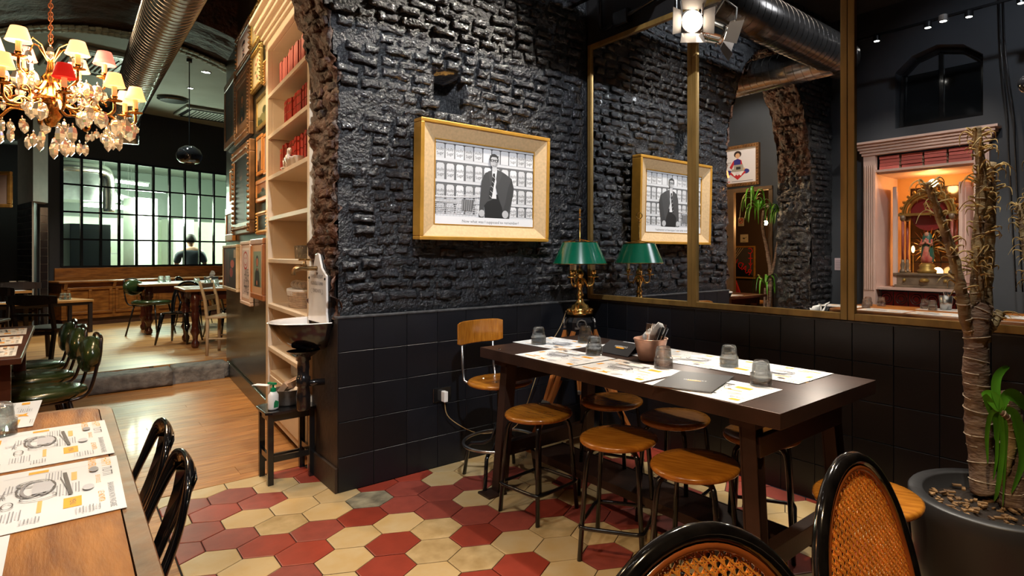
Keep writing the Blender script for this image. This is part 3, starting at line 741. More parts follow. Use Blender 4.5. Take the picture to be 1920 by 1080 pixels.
for y0, y1, z0, z1 in ((B[0][0]-.006, B[1][0]+.006, B[0][1]-.006, B[0][1]), (B[0][0]-.006, B[1][0]+.006, B[2][1], B[2][1]+.006), (B[0][0]-.006, B[0][0], B[0][1], B[2][1]), (B[1][0], B[1][0]+.006, B[0][1], B[2][1])): inn.bx(0.05, 0.060, y0, y1, z0, z1)
part('inner_trim', inn, MATS['bright_gilt'], pic)
part('backing', MB().bx(0.0, 0.045, -W_/2+.01, W_/2-.01, 0.01, Hh-.01), M_dark_wood, pic)
pw, ph = B[1][0]-B[0][0], B[2][1]-B[0][1]
P = Print(pw, ph); g = lambda v: (min(.95, v*1.3+.002), min(.95, v*1.3+.002), min(.97, v*1.34+.002))
P.rect(g(.62), 0, 0, 1, 1); P.rect(g(.12), 0, .10, 1, 1)
shelves = [(.79, .97), (.535, .73), (.295, .475), (.12, .25)]
for (s0, s1) in shelves:
    P.rect(g(.55), 0, s0-.035, 1, s0)
    n = 11
    for i in range(n):
        x0 = i/n+.004+(0.01 if s0 < .6 else 0); x1 = (i+1)/n-.006; v = .50+.06*((i*7) % 3)
        P.poly(g(v), [(x0, s0), (x1, s0), (x1, s1-.02), (x1-.012, s1), (x0+.010, s1), (x0, s1-.02)])
        if 0.43 < x0 < 0.66 and s0 < .9: continue
        P.text(g(.02), 'Holly', (x0+x1)/2, (s0*.42+s1*.58), 0.026, 0.12, .82)
        P.text(g(.02), 'Sugar', (x0+x1)/2+.003, (s0*.70+s1*.30), 0.026, 0.12, .78)
P.rect(g(.40), 0, .97, 1, 1)
# shopping cart
for i in range(9): P.line(g(.45), [(0, .135+.022*i), (.40, .125+.027*i)], .0034)
for i in range(13): P.line(g(.40), [(.02+.03*i, .10), (.05+.03*i, .33-.002*i)], .0026)
P.line(g(.6), [(0, .33), (.22, .335), (.45, .36)], .006); P.line(g(.6), [(.45, .36), (.40, .10)], .006); P.line(g(.55), [(.18, .10), (.24, .36), (.42, .37)], .004)
P.poly(g(.10), [(.25, .17), (.35, .17), (.37, .31), (.25, .31)])
for i in range(5): P.line(g(.45), [(.255+.02*i, .17), (.26+.02*i, .31)], .002)
# man in a suit
P.poly(g(.01), [(.475, .095), (.72, .095), (.72, .30), (.66, .40), (.50, .40), (.47, .25)])
P.poly(g(.05), [(.415, .12), (.43, .38), (.44, .56), (.475, .66), (.545, .705), (.60, .72), (.68, .68), (.755, .62), (.78, .50), (.765, .36), (.745, .20), (.735, .095), (.68, .10), (.655, .24), (.62, .345), (.585, .50), (.55, .33), (.50, .30), (.47, .25), (.465, .10), (.42, .10)])
P.poly(g(.035), [(.70, .10), (.775, .40), (.78, .50), (.755, .62), (.72, .50), (.69, .30), (.66, .18)])
P.poly(g(.62), [(.548, .705), (.598, .722), (.600, .62), (.585, .50), (.595, .345), (.535, .345), (.53, .50)])
P.poly(g(.50), [(.548, .755), (.592, .755), (.598, .715), (.57, .68), (.545, .705)])
P.poly(g(.02), [(.556, .665), (.576, .668), (.580, .60), (.565, .50), (.545, .34), (.515, .335), (.520, .44), (.545, .56)])
for i in range(5): P.line(g(.6), [(.555-.008*i, .63-.062*i), (.578-.008*i, .60-.062*i)], .0022)
P.poly(g(.06), [(.60, .72), (.665, .69), (.60, .50), (.588, .60)]); P.poly(g(.06), [(.545, .705), (.505, .685), (.535, .47), (.550, .60)])
P.ell(g(.03), .565, .838, .048, .078, 22); P.ell(g(.40), .566, .812, .040, .076, 22); P.poly(g(.26), [(.585, .865), (.605, .82), (.598, .765), (.578, .74)])
P.rect(g(.03), .522, .875, .612, .892)
P.rect(g(.02), .530, .812, .562, .842); P.rect(g(.02), .571, .812, .603, .842); P.rect(g(.02), .518, .832, .615, .840); P.ell(g(.38), .546, .826, .010, .009, 8); P.ell(g(.38), .587, .826, .010, .009, 8)
P.line(g(.25), [(.566, .815), (.562, .785), (.572, .785)], .0015); P.line(g(.12), [(.548, .763), (.584, .763)], .003)
P.ell(g(.42), .445, .15, .030, .045, 14); P.ell(g(.42), .690, .15, .034, .05, 14)
P.rect(g(.02), .47, .62, .474, .63)
P.rect(g(.66), 0, 0, 1, .095); P.text(g(.04), 'Now what was I supposed to remember?', .545, .040, .024)
sheet(P, 'photograph', pic, Matrix.Translation((0.0515, B[0][0], B[0][1])) @ plane_matrix((0, 0, 0), (0, 1, 0), (0, 0, 1)), 0.3)
# ---- desk lamp on a surveyor's tripod, cord and socket
LX, LY = 0.235, -0.29
tp = thing('tripod', 'old wooden surveyor tripod with black head standing in the corner', 'tripod', (LX, LY, 0))
hd = MB(); hd.lathe([(0.06, 0.70), (0.095, 0.715), (0.095, 0.80), (0.075, 0.83), (0.06, 0.84), (0.06, 0.848)], n=20); part('head', hd, M_black_metal, tp, smooth=False, bevel=0.003)
pl_ = MB()
for q in range(3):
    a = q*2*PI/3-0.6; r0 = 0.09
    pl_.box((math.cos(a)*r0, math.sin(a)*r0, 0.765), (0.02, 0.085, 0.012), a); pl_.tube([(math.cos(a)*(r0+.012)+math.sin(a)*.03*math.cos(u_), math.sin(a)*(r0+.012)-math.cos(a)*.03*math.cos(u_), 0.79+.03*math.sin(u_)) for u_ in [i*PI/4 for i in range(9)]], .005, 6)
part('clamp', pl_, mat('worn_iron', (0.25, 0.22, 0.19), 0.4, 0.8, bump=0.002, bscale=60), tp)
for q, (fx, fy) in enumerate(((-0.02, -0.42), (0.38, 0.17), (-0.20, 0.22))):
    a = math.atan2(fy, fx); tx, ty = math.cos(a)*0.085, math.sin(a)*0.085; nx_, ny_ = -math.sin(a), math.cos(a); lg = MB()
    for s_ in (-1, 1): lg.bar((tx+nx_*.042*s_, ty+ny_*.042*s_, 0.745), (fx*.62+nx_*.025*s_, fy*.62+ny_*.025*s_, 0.30), 0.028, 0.022)
    lg.bar((fx*.40, fy*.40, 0.44), (fx*.97, fy*.97, 0.03), 0.045, 0.026); lg.bar((tx*1.6-nx_*.04, ty*1.6-ny_*.04, 0.66), (tx*1.6+nx_*.04, ty*1.6+ny_*.04, 0.66), 0.03, 0.018)
    l_ = part('leg', lg, mat('tripod_wood', (0.40, 0.13, 0.03), 0.3, var=0.25, vscale=6, stretch=(4, 4, 1), coat=0.3), tp, bevel=0.002)
    part('foot', MB().cyl((fx*.95, fy*.95, 0.05), (fx, fy, 0.0), 0.016, 0.004), M_steel, l_)
    part('clamp_band', MB().bar((fx*.60, fy*.60, 0.31), (fx*.64, fy*.64, 0.285), 0.075, 0.045), MATS['worn_iron'], l_)
lp = thing('table_lamp', 'gold three-candle lamp with a green metal shade standing on the wooden tripod', 'lamp', (LX, LY, 0.849))
M_tole = mat('green_tole_shade', (0.0, 0.11, 0.055), 0.22, coat=0.6, var=0.1, vscale=3)
bs = MB(); bs.lathe([(0.085, 0), (0.088, 0.012), (0.075, 0.02), (0.08, 0.03), (0.062, 0.042), (0.055, 0.058), (0.035, 0.068), (0.022, 0.09), (0.018, 0.11), (0.026, 0.125), (0.016, 0.14), (0.014, 0.16), (0.022, 0.185), (0.03, 0.20), (0.022, 0.22), (0.012, 0.235), (0.022, 0.25), (0.026, 0.265), (0.015, 0.285), (0.006, 0.30)], n=24)
for i in range(14): a = i*2*PI/14; bs.ball((math.cos(a)*.078, math.sin(a)*.078, 0.026), 0.011, 6)
part('base', bs, M_gold, lp, smooth=True)
rod = MB(); rod.cyl((0, 0, 0.29), (0, 0, 0.63), 0.0045, n=8); rod.ball((0, 0, 0.625), 0.009, 8); rod.ball((0, 0, 0.645), 0.006, 8)
rod.tube([(0.0, 0.022*math.cos(a), 0.672+0.022*math.sin(a)) for a in [i*2*PI/20 for i in range(20)]], 0.0035, 6, closed=True)
rod.xf(Matrix.Rotation(0.75, 4, 'Z')); part('rod', rod, M_gold, lp, smooth=True)
for q in range(3):
    a = q*2*PI/3+0.75; c_, s_ = math.cos(a), math.sin(a)
    ar = MB(); ar.tube([(c_*r, s_*r, z) for r, z in ((0.01, 0.24), (0.03, 0.225), (0.045, 0.195), (0.065, 0.185), (0.085, 0.195), (0.092, 0.215), (0.09, 0.24))], [.006, .007, .006, .007, .006, .005, .005], 8)
    ar.lathe([(0.004, 0.236), (0.035, 0.243), (0.036, 0.248), (0.008, 0.25), (0.008, 0.258), (0.017, 0.268), (0.016, 0.285), (0.014, 0.29)], (c_*.09, s_*.09, 0), 14); ar.ball((c_*.05, s_*.05, .188), .011, 8)
    p_ = part('arm', ar, M_gold, lp, smooth=True)
    part('candle', MB().cyl((c_*.09, s_*.09, 0.285), (c_*.09, s_*.09, 0.375), 0.0115, n=12), mat('ivory_candle', (0.62, 0.46, 0.27), 0.5), p_)
sd = MB(); sd.lathe([(0.178, 0.33), (0.115, 0.472)], n=40, cap=False); sd.lathe([(0.176, 0.332), (0.113, 0.47)], n=40, cap=False)
sh = part('lamp_shade', sd, M_tole, lp, smooth=True); sh['label'] = 'green painted metal shade'
rim = MB()
for r, z in ((0.178, 0.33), (0.115, 0.472)): rim.tube([(r*math.cos(i*PI/20), r*math.sin(i*PI/20), z) for i in range(40)], 0.0028, 6, closed=True)
for q in range(3): a = q*2*PI/3; rim.cyl((0, 0, 0.492), (math.cos(a)*.115, math.sin(a)*.115, 0.472), 0.0025, n=6)
part('rim', rim, M_gold, sh)
def catmull(P, n=6):
    P = [Vector(p) for p in P]; out = []
    for i in range(len(P)-1):
        a, b, c, d = P[max(0, i-1)], P[i], P[i+1], P[min(len(P)-1, i+2)]
        for j in range(n):
            t = j/n; out.append(0.5*((2*b)+(-a+c)*t+(2*a-5*b+4*c-d)*t*t+(-a+3*b-3*c+d)*t**3))
    return out+[P[-1]]
sy, sz = WX(828, 739, 0.0)
so = thing('wall_socket', 'black wall socket with a white plug on the black tiles', 'socket', (0.0, sy, sz))
part('plate', MB().bx(0.0, 0.008, -0.058, 0.058, -0.042, 0.042), M_black_metal, so, bevel=0.004)
pg = part('plug', MB().bx(0.008, 0.05, -0.008, 0.016, -0.04, 0.022), mat('white_plastic', (0.8, 0.76, 0.7), 0.4), so, bevel=0.004); pg['label'] = 'white plug with its flex at the bottom'
cy_, cz_ = sy+0.004, sz-0.04
cord = catmull([(0.03, cy_, cz_), (0.03, cy_+0.03, cz_-0.10), (0.04, cy_+0.20, cz_-0.22), (0.05, cy_+0.36, cz_-0.24), (0.07, cy_+.50, cz_-.20), (0.12, -0.52, 0.55), (0.15, -0.47, 0.66), (0.14, -0.38, 0.76), (0.15, -0.345, 0.848), (LX-0.06, LY-0.07, 0.868)])
solo('lamp_cord', MB().tube(cord, 0.0028, 6), mat('beige_cord', (0.36, 0.24, 0.11), 0.5), 'thin beige lamp cord hanging from the wall socket up to the gold lamp', 'cord', smooth=True)
# ---- dark steel table
TX0, TX1, TY0, TY1, TZ = 0.445, 2.205, -1.165, -0.455, 0.75
tb = thing('dining_table', 'long dark brown steel table with angle-iron legs in front of the mirrors', 'table', ((TX0+TX1)/2, (TY0+TY1)/2, 0))
hx, hy = (TX1-TX0)/2, (TY1-TY0)/2
top = MB(); top.bx(-hx, hx, -hy, hy, TZ-0.004, TZ)
for y in (-hy, hy-.005): top.bx(-hx, hx, y, y+.005, TZ-0.052, TZ-.004)
for x in (-hx, hx-.005): top.bx(x, x+.005, -hy+.005, hy-.005, TZ-0.052, TZ-.004)
top.bx(-hx+.005, hx-.005, -hy+.005, hy-.005, TZ-0.03, TZ-.005)
part('tabletop', top, M_dark_steel, tb, bevel=0.0015)
bl = MB()
for x, y in ((hx-.30, -hy+.16), (hx-.30, -hy+.07), (hx-.17, hy-.2), (-hx+.12, -hy+.04), (-hx+.15, hy-.06)): bl.lathe([(0.010, 0), (0.009, 0.002), (0.004, 0.003)], (x, y, TZ), 12)
part('bolt', bl, M_chrome, tb)
for sx in (-1, 1):
    for s_ in (-1, 1):
        lg = MB(); xt, yt = sx*(hx-0.155), s_*(hy-0.055); xb, yb = sx*(hx-0.10), s_*(hy-0.03)
        lg.bar((xt, yt, TZ-.05), (xb, yb, 0.01), 0.006, 0.06, up=(1, 0, 0)); lg.bar((xt-sx*.028, yt-s_*.025, TZ-.05), (xb-sx*.028, yb-s_*.025, 0.01), 0.06, 0.006, up=(1, 0, 0))
        lg.bar((xt, yt-s_*.05, TZ-.05), (xb, yb-s_*.05, 0.01), 0.006, 0.05, up=(1, 0, 0)); lg.bx(xt-.05, xt+.05, yt-.03, yt+.03, TZ-.08, TZ-.052)
        lg.bx(xb-.055, xb+.055, yb-.07, yb+.035, 0.0, 0.010)
        part('leg', lg, M_dark_steel, tb)
    cr = MB(); xx = sx*(hx-0.115); cr.bx(xx-.025, xx+.025, -hy+.06, hy-.06, 0.19, 0.26); part('crossbar', cr, M_dark_steel, tb, bevel=.002)
    cr = MB(); xx = sx*(hx-0.12); cr.bx(xx-.012, xx+.012, -hy+.06, hy-.06, 0.57, 0.64); part('crossbar', cr, M_dark_steel, tb, bevel=.002)
st = MB(); st.bx(-hx+.12, hx-.12, -0.10, 0.10, 0.165, 0.172); st.bx(-hx+.12, hx-.12, -0.105, -0.099, 0.135, 0.175); st.bx(-hx+.12, hx-.12, 0.099, 0.105, 0.135, 0.175)
part('foot_rail', st, M_dark_steel, tb)
# ---- stools
def stool_proto():
    t = thing('stool', 'x', 'stool', group='round wooden stools around the steel table')
    s_ = MB(); s_.lathe([(0.0001, 0.452), (0.145, 0.452), (0.160, 0.458), (0.165, 0.466), (0.163, 0.474), (0.155, 0.479), (0.12, 0.4775), (0.0001, 0.475)], n=36, cap=False); part('seat', s_, M_seat_wood, t, smooth=True)
    for q in range(4):
        a = PI/4+q*PI/2; c_, n_ = math.cos(a), math.sin(a)
        part('leg', MB().tube([(c_*r, n_*r, z) for r, z in ((0.03, 0.444), (0.10, 0.444), (0.125, 0.440), (0.142, 0.425), (0.150, 0.40), (0.158, 0.33), (0.185, 0.0))], 0.0105, 8), M_black_metal, t, smooth=True)
    R_ = 0.182; z = 0.135; pts = []
    for q in range(4):
        for da in (-0.22, -0.12, 0, 0.12, 0.22):
            a = PI/4+q*PI/2+da; rr = R_*(1.0-abs(da)*0.55); pts.append((math.cos(a)*rr, math.sin(a)*rr, z))
    part('footrest', MB().tube(pts, 0.0085, 8, closed=True), M_black_metal, t, smooth=True); return t
SL = [((0.857, -1.086), 0.12, 'wooden stool at the front of the steel table, the one farthest left'),
      ((1.396, -1.069), 0.55, 'wooden stool at the middle of the front side of the steel table'),
      ((1.811, -1.084), 0.35, 'front wooden stool nearest the right end of the steel table'),
      ((0.932, -0.666), 0.4, 'wooden stool tucked under the far side of the table, first from the corner lamp'),
      ((1.369, -0.670), 0.2, 'wooden stool tucked under the middle of the far side of the table'),
      ((1.781, -0.589), 0.5, 'worn pale wooden stool half hidden behind the right table leg'),
      ((2.359, -0.907), 0.3, 'bright wooden stool beyond the right end of the table, behind the cane chair')]
pr = stool_proto(); pr.location = (*SL[0][0], 0); pr.rotation_euler = (0, 0, SL[0][1]); pr['label'] = SL[0][2]
for p_, rz_, lb in SL[1:]: dup(pr, (*p_, 0), rz_, lb)
# swivel stool with a backrest
hs = thing('backrest_stool', 'wooden stool with a curved plywood backrest and chrome foot ring beside the wall', 'stool', (0.378, -0.997, 0), rz=PI+0.12)
s_ = MB(); s_.lathe([(0.0001, 0.518), (0.16, 0.518), (0.178, 0.527), (0.18, 0.536), (0.172, 0.544), (0.0001, 0.542)], n=36, cap=False); part('seat', s_, M_seat_wood, hs, smooth=True)
sc_ = MB()
for x, y in ((.10, .04), (.10, -.04), (-.04, .06), (-.04, -.06)): sc_.lathe([(0.007, 0), (0.005, .002)], (x, y, .543), 10)
part('screw', sc_, M_chrome, hs)
b_ = MB(); n_ = 12; W2, H2 = 0.16, 0.066
for k_ in (0, 1):
    for i in range(n_+1):
        y = -W2+2*W2*i/n_; x = 0.215+(-0.05*(y/W2)**2)+k_*0.012; ro = 0.010*max(0, abs(y)/W2-.8)/.2
        for z in (0.795-H2+ro, 0.795+H2-ro): b_.v.append((x, y, z))
o_ = 2*(n_+1)
for i in range(n_):
    b_.f += [(2*i, 2*i+1, 2*i+3, 2*i+2), (o_+2*i, o_+2*i+2, o_+2*i+3, o_+2*i+1), (2*i, 2*i+2, o_+2*i+2, o_+2*i), (2*i+1, o_+2*i+1, o_+2*i+3, 2*i+3)]; b_.m += [0]*4
b_.f += [(0, o_, o_+1, 1), (2*n_, 2*n_+1, o_+2*n_+1, o_+2*n_)]; b_.m += [0, 0]
part('backrest', b_, M_seat_wood, hs, bevel=0.004)
for y in (-0.11, 0.11): part('upright', MB().tube([(0.05, y*.6, 0.512), (0.14, y*.9, 0.512), (0.18, y, 0.53), (0.195, y, 0.60), (0.205, y, 0.80)], 0.007, 8), M_steel, hs, smooth=True)
part('column', MB().cyl((0, 0, 0.12), (0, 0, 0.52), 0.018, n=12), M_black_metal, hs)
for q in range(4):
    a = q*PI/2+0.5; c_, n_2 = math.cos(a), math.sin(a)
    part('leg', MB().tube([(c_*r, n_2*r, z) for r, z in ((0.015, 0.30), (0.05, 0.21), (0.10, 0.185), (0.17, 0.18), (0.19, 0.165), (0.215, 0.0))], 0.0105, 8), M_black_metal, hs, smooth=True)
part('foot_ring', MB().tube([(0.20*math.cos(i*PI/20), 0.20*math.sin(i*PI/20), 0.205) for i in range(40)], 0.009, 8, closed=True), M_steel, hs, smooth=True)
# ---- placemats: one printed sheet shared by all
MW, MH = 0.415, 0.285
OR = lin('#f0a818'); OR2 = lin('#f4b868'); GR = lin('#8d8d93'); DK = lin('#4c4a50'); LG = lin('#c2c2c8')
P = Print(MW, MH)
P.text(OR, 'HAPPY', .10, .92, .026); P.text(OR, 'HAMERICAN', .12, .83, .022); P.text(DK, 'TUTTI', .30, .92, .026); P.text(OR2, 'BEVI DOLCE', .42, .86, .012)
P.text(GR, 'BAVARIAN NON PAGARE', .74, .93, .015); P.text(OR, 'LE NOVITA', .74, .87, .015)
P.rect(OR, .05, .44, .10, .56); P.rect(LG, .115, .30, .118, .92); P.rect(OR2, .20, .70, .36, .735); P.rect(OR, .66, .66, .82, .76); P.text(DK, 'MENU', .74, .71, .014)
P.rect(OR, .08, .12, .28, .155); P.rect(OR, .18, .20, .30, .225); P.rect(OR2, .62, .52, .80, .545); P.rect(OR, .86, .10, .95, .17); P.text(DK, 'BRUNCH', .88, .24, .014)
P.poly(OR, [(.36, .06), (.40, .12), (.37, .17), (.43, .14), (.48, .19), (.46, .12), (.50, .08), (.43, .09)])
rr = random.Random(5)
for cx_, cy_, n_, wx in ((.22, .60, 6, .09), (.50, .68, 9, .11), (.78, .38, 8, .08), (.33, .37, 5, .08), (.60, .12, 7, .07), (.90, .80, 8, .05), (.90, .50, 6, .05), (.15, .03, 2, .08)):
    for i in range(n_): L_ = wx*rr.uniform(.6, 1); y = cy_+.018*(i-n_/2); P.rect(GR if i % 3 else LG, cx_-L_, y, cx_+L_, y+.006)
P.ring(DK, .40, .50, .15, .11, .003); P.ring(GR, .40, .48, .13, .06, .006); P.ring(GR, .43, .55, .10, .03, .006); P.ring(DK, .56, .52, .05, .10, .002); P.ring(GR, .30, .46, .05, .07, .004)
P.poly(LG, [(.30, .48), (.50, .48), (.49, .58), (.40, .605), (.31, .58)]); P.line(DK, [(.20, .66), (.62, .70)], .007); P.line(DK, [(.28, .635), (.55, .685)], .0015)
for i in range(10): a = rr.uniform(0, 6.3); P.line(GR, [(.42, .32), (.42+.07*math.cos(a), .32+.06*math.sin(a))], .0016)
P.ring(DK, .62, .36, .05, .03, .002); P.ring(GR, .70, .14, .03, .05, .0015); P.ell(GR, .24, .84, .05, .03, 14); P.ell(LG, .56, .80, .05, .035, 14)
pm_print = P.mesh('print'); pm_print.transform(Matrix.Translation((-MW/2, -MH/2, 0.0012)))
pm_sheet = MB().bx(-MW/2, MW/2, -MH/2, MH/2, 0, 0.001).mesh('placemat', M_white_paper)
def placemat(x, y, z, rz, label, group):
    o = link('placemat', pm_sheet, None, (x, y, z), rz); tag(o, label, 'placemat', group); link('print', pm_print, o); return o
NX = (0.975, 1.405, 1.84); GM = 'printed paper placemats on the steel table'
for i, x in enumerate(NX): placemat(x, -1.022, TZ+.001, (0, -.01, .015)[i], ('front row placemat nearest the corner lamp', 'middle placemat of the front row, below the copper bucket', 'front right placemat half under the black menu')[i]+' on the steel table', GM)
for i, x in enumerate((0.62, 1.04, 1.42, 1.833)): placemat(x, (-0.79, -0.62, -0.62, -0.61)[i], TZ+.001+(0.001 if i % 2 else 0), PI+(0.05, .0, .02, 0)[i], ('back row placemat at the left end', 'back row placemat under the folded black menu', 'back row placemat behind the copper bucket', 'back row placemat at the right end')[i]+' of the steel table', GM)
# ---- tumblers upside down
def tumbler_mb():
    n = 36; mb = MB()
    pf = [(0.0001, 0.092), (0.024, 0.092), (0.030, 0.088), (0.0325, 0.080), (0.0345, 0.060), (0.0355, 0.046), (0.0405, 0.042), (0.041, 0.036), (0.0405, 0.0), (0.0385, 0.0), (0.0385, 0.036), (0.033, 0.044), (0.030, 0.078), (0.024, 0.081), (0.0001, 0.082)]
    vs = []
    for k_, (r, z) in enumerate(pf):
        for j in range(n):
            a = 2*PI*j/n; rr_ = r-(0.0022*(0.5+0.5*math.cos(a*12)) if 2 <= k_ <= 5 else 0); vs.append((math.cos(a)*rr_, math.sin(a)*rr_, z))
    fs = [(i*n+(j+1) % n, i*n+j, (i+1)*n+j, (i+1)*n+(j+1) % n) for i in range(len(pf)-1) for j in range(n)]
    mb.add(vs, fs); return mb
tum = tumbler_mb().mesh('tumbler', M_glass, True)
def tumbler(x, y, z, label, group, s=1.0):
    o = link('tumbler', tum, None, (x, y, z)); o.scale = (s, s, s); return tag(o, label, 'glass', group)
GT = 'upturned tumblers on the steel table'
for p_, lb in (((1010, 646), 'upturned ribbed glass at the far left of the steel table'), ((1097, 643), 'upturned ribbed glass on the back row, left of the folded menu'),
               ((1114, 666), 'upturned ribbed glass on the front left placemat'), ((1244, 690), 'upturned ribbed glass just in front of the copper bucket'),
               ((1367, 688), 'upturned ribbed glass on the back right placemat'), ((1427, 723), 'upturned ribbed glass nearest the front right corner of the table'),
               ((1213, 664), 'upturned ribbed glass hidden behind the copper bucket')):
    x, y = G(*p_, TZ); tumbler(x, y, TZ+.003, lb, GT)
# ---- copper bucket with cutlery and napkins
bx_, by_ = G(1220, 676, TZ)
bk_ = solo('bucket', MB().lathe([(0.0001, 0.0), (0.052, 0.0), (0.056, 0.004), (0.077, 0.094), (0.081, 0.098), (0.079, 0.102), (0.075, 0.098), (0.053, 0.006), (0.0001, 0.006)], n=32, cap=False), mat('tarnished_copper', (0.50, 0.28, 0.20), 0.38, 0.75, var=0.25, vscale=14), 'tarnished copper bucket holding cutlery and napkins', 'bucket', (bx_, by_, TZ+.003), smooth=True)
nap = MB()
for i in range(9):
    for j in range(3): pass
def napkin(a, lean, h, w_):
    mb = MB(); n = 8; r1 = random.Random(int(a*100))
    for i in range(n+1):
        u = i/n
        for s_ in (-1, 1):
            ww = w_*(0.5+0.7*u)*(1-0.5*max(0, u-.8)/.2); z = 0.01+h*u; r = -0.01+lean*u+.012*math.sin(u*9+s_)
            mb.v.append((math.cos(a)*r-math.sin(a)*ww*s_, math.sin(a)*r+math.cos(a)*ww*s_, z+.006*s_*math.sin(u*5)))
    for i in range(n): mb.f.append((2*i, 2*i+1, 2*i+3, 2*i+2)); mb.m.append(0)
    return mb
for a, le, h, w_, lb in ((-0.2, 0.085, 0.165, 0.03, 'white paper napkin fanning out of the copper bucket, right side'), (0.9, 0.05, 0.15, 0.035, 'white paper napkin standing at the back of the copper bucket'), (2.9, 0.03, 0.125, 0.03, 'white paper napkin at the left inside the copper bucket')):
    o = solo('napkin', napkin(a, le, h, w_), M_white_paper, lb, 'napkin', (bx_, by_, TZ+.006), group='napkins in the copper bucket', smooth=True); sm = o.modifiers.new('solid', 'SOLIDIFY'); sm.thickness = 0.004
fork = MB(); fork.bx(-.004, .004, -.001, .001, 0.0, 0.115); fork.bx(-.011, .011, -.0012, .0012, 0.112, 0.132)
for q in range(4): fork.bx(-.011+.0062*q, -.011+.0062*q+.0034, -.001, .001, 0.13, 0.165)
fkm = fork.mesh('fork', M_chrome)
knf = MB(); knf.bx(-.006, .006, -.002, .002, 0, .09); knf.prism([(-.009, .09), (.009, .09), (.009, .17), (.0, .185), (-.009, .17)], -.001, .001); 
kv = MB(); kv.bx(-.0055, .0055, -.0025, .0025, 0.0, 0.165); knm = kv.mesh('knife', mat('dark_blade', (0.12, 0.13, 0.15), 0.25, 0.9))
for i in range(4):
    o = link('fork', fkm, None, (bx_-0.012+.010*i, by_-.02+.008*i, TZ+.012)); o.rotation_euler = (0.12, 0.12+.05*i, 0.5+.2*i); tag(o, ('leftmost', 'second', 'third', 'rightmost')[i]+' steel fork standing tines up in the copper bucket', 'fork', 'forks in the copper bucket')
for i in range(3):
    o = link('knife', knm, None, (bx_+0.000+.006*i, by_-.012+.012*i, TZ+.012)); o.rotation_euler = (0.0, 0.42+.04*i, 0.0); tag(o, ('left', 'middle', 'right')[i]+' dark steel knife leaning to the right in the copper bucket', 'knife', 'knives in the copper bucket')
# ---- menus
def menu(corners, z, name, label, fold=False, tsz=.014):
    (x0, y0), (x1, y1), (x2, y2), (x3, y3) = corners
    return None
M_menu = mat('black_menu_card', (0.022, 0.022, 0.026), 0.5)
def menu_card(x, y, rz, z, w_, h_, label, lift=0.0):
    t = thing('menu', label, 'menu', (x, y, z), rz, 'black menus on the steel table')
    c = MB(); c.bx(-w_/2, w_/2, -h_/2, h_/2, 0.0035, 0.0045); c.bx(-w_/2, -w_/2+.004, -h_/2, h_/2, 0, 0.0035); part('cover', c, M_menu, t)
    part('pages', MB().bx(-w_/2+.004, w_/2-.003, -h_/2+.003, h_/2-.002, 0.0005, 0.0032), M_white_paper, t)
    Q = Print(1, 1); Q.rect(OR, -.028, -.006, .026, .0035); Q.text((.8, .8, .8), "HAMERICA'S", 0, .006, .0165); Q.mb.xf(Matrix.Translation((0, 0, .0047)))
    link('title', Q.mesh('title'), t); return t
menu_card(1.755, -1.015, -0.16+0.50, TZ+.0045, 0.225, 0.30, 'black menu card lying flat across the front right placemat')
m2 = thing('menu', 'folded black menu propped up tent-like behind the glass, left of the copper bucket', 'menu', (*G(1163, 662, TZ), TZ+.003), -0.05, 'black menus on the steel table')
mm = MB(); mm.bar((0, -0.05, 0.004), (0, 0.0, 0.06), 0.20, 0.002, up=(1, 0, 0)); 
mm = MB()
hw = 0.115; mm.add([(-hw, -.055, 0), (hw, -.055, 0), (hw-.01, 0.02, 0.052), (-hw+.02, 0.02, 0.052), (-hw, .10, 0), (hw, .10, 0)], [(0, 1, 2, 3), (3, 2, 5, 4)])
o = part('cover', mm, M_menu, m2); sm = o.modifiers.new('solid', 'SOLIDIFY'); sm.thickness = 0.002
Q = Print(1, 1); Q.rect(OR, -.030, -.006, .028, .0035); Q.text((.8, .8, .8), "HAMERICA'S", 0, .006, .0165)
Q.mb.xf(plane_matrix((0.02, -0.0175, 0.0285), (1, 0, 0), (0, 0.75, 0.52))); link('title', Q.mesh('title'), m2)
# ---- theatre spot above the mirrors, its rail and pipes
sp = thing('stage_light', 'chrome theatre spotlight with barn doors hanging above the mirrors', 'lamp', (1.068, -0.164, 2.564))
DD = Vector((CAM[0]+0.1-1.068, CAM[1]+0.45+0.164, 1.55-2.564)).normalized(); Q4 = DD.to_track_quat('Z', 'Y').to_matrix().to_4x4()
hd = MB(); hd.lathe([(0.02, -0.20), (0.05, -0.19), (0.066, -0.15), (0.07, -0.10), (0.062, -0.03), (0.064, 0.0), (0.060, 0.0), (0.058, -0.02), (0.03, -0.05), (0.0001, -0.055)], n=28, cap=False); hd.xf(Q4); part('housing', hd, M_chrome, sp, smooth=True)
ln = MB(); ln.ball((0, 0, -0.02), 0.048, 16, 0.55); ln.xf(Q4); part('lens', ln, mat('lit_lens', (1, 1, 1), 0.3, emit=(1.0, 0.86, 0.66), estr=18), sp, smooth=True)
M_door = mat('grey_metal_flap', (0.20, 0.17, 0.15), 0.45, 0.5)
for q in range(4):
    a = q*PI/2; d_ = MB(); d_.add([(-.058, .062, .002), (.058, .062, .002), (.072, .115, .075), (-.072, .115, .075)], [(0, 1, 2, 3)])
    d_.xf(Q4 @ Matrix.Rotation(a, 4, 'Z')); o = part('barn_door', d_, M_door, sp); sm = o.modifiers.new('solid', 'SOLIDIFY'); sm.thickness = 0.002
yk = MB(); yk.tube([(0.085, 0, -0.09), (0.09, 0, -.05), (0.06, 0, 0.0)], 0.004, 6); yk = MB()
yk.tube([(-.07, 0, .02), (-.085, 0.0, .14), (0, 0, .22), (.085, 0, .14), (.07, 0, .02)], 0.006, 6); part('yoke', yk, M_steel, sp, smooth=True)
grd = MB()
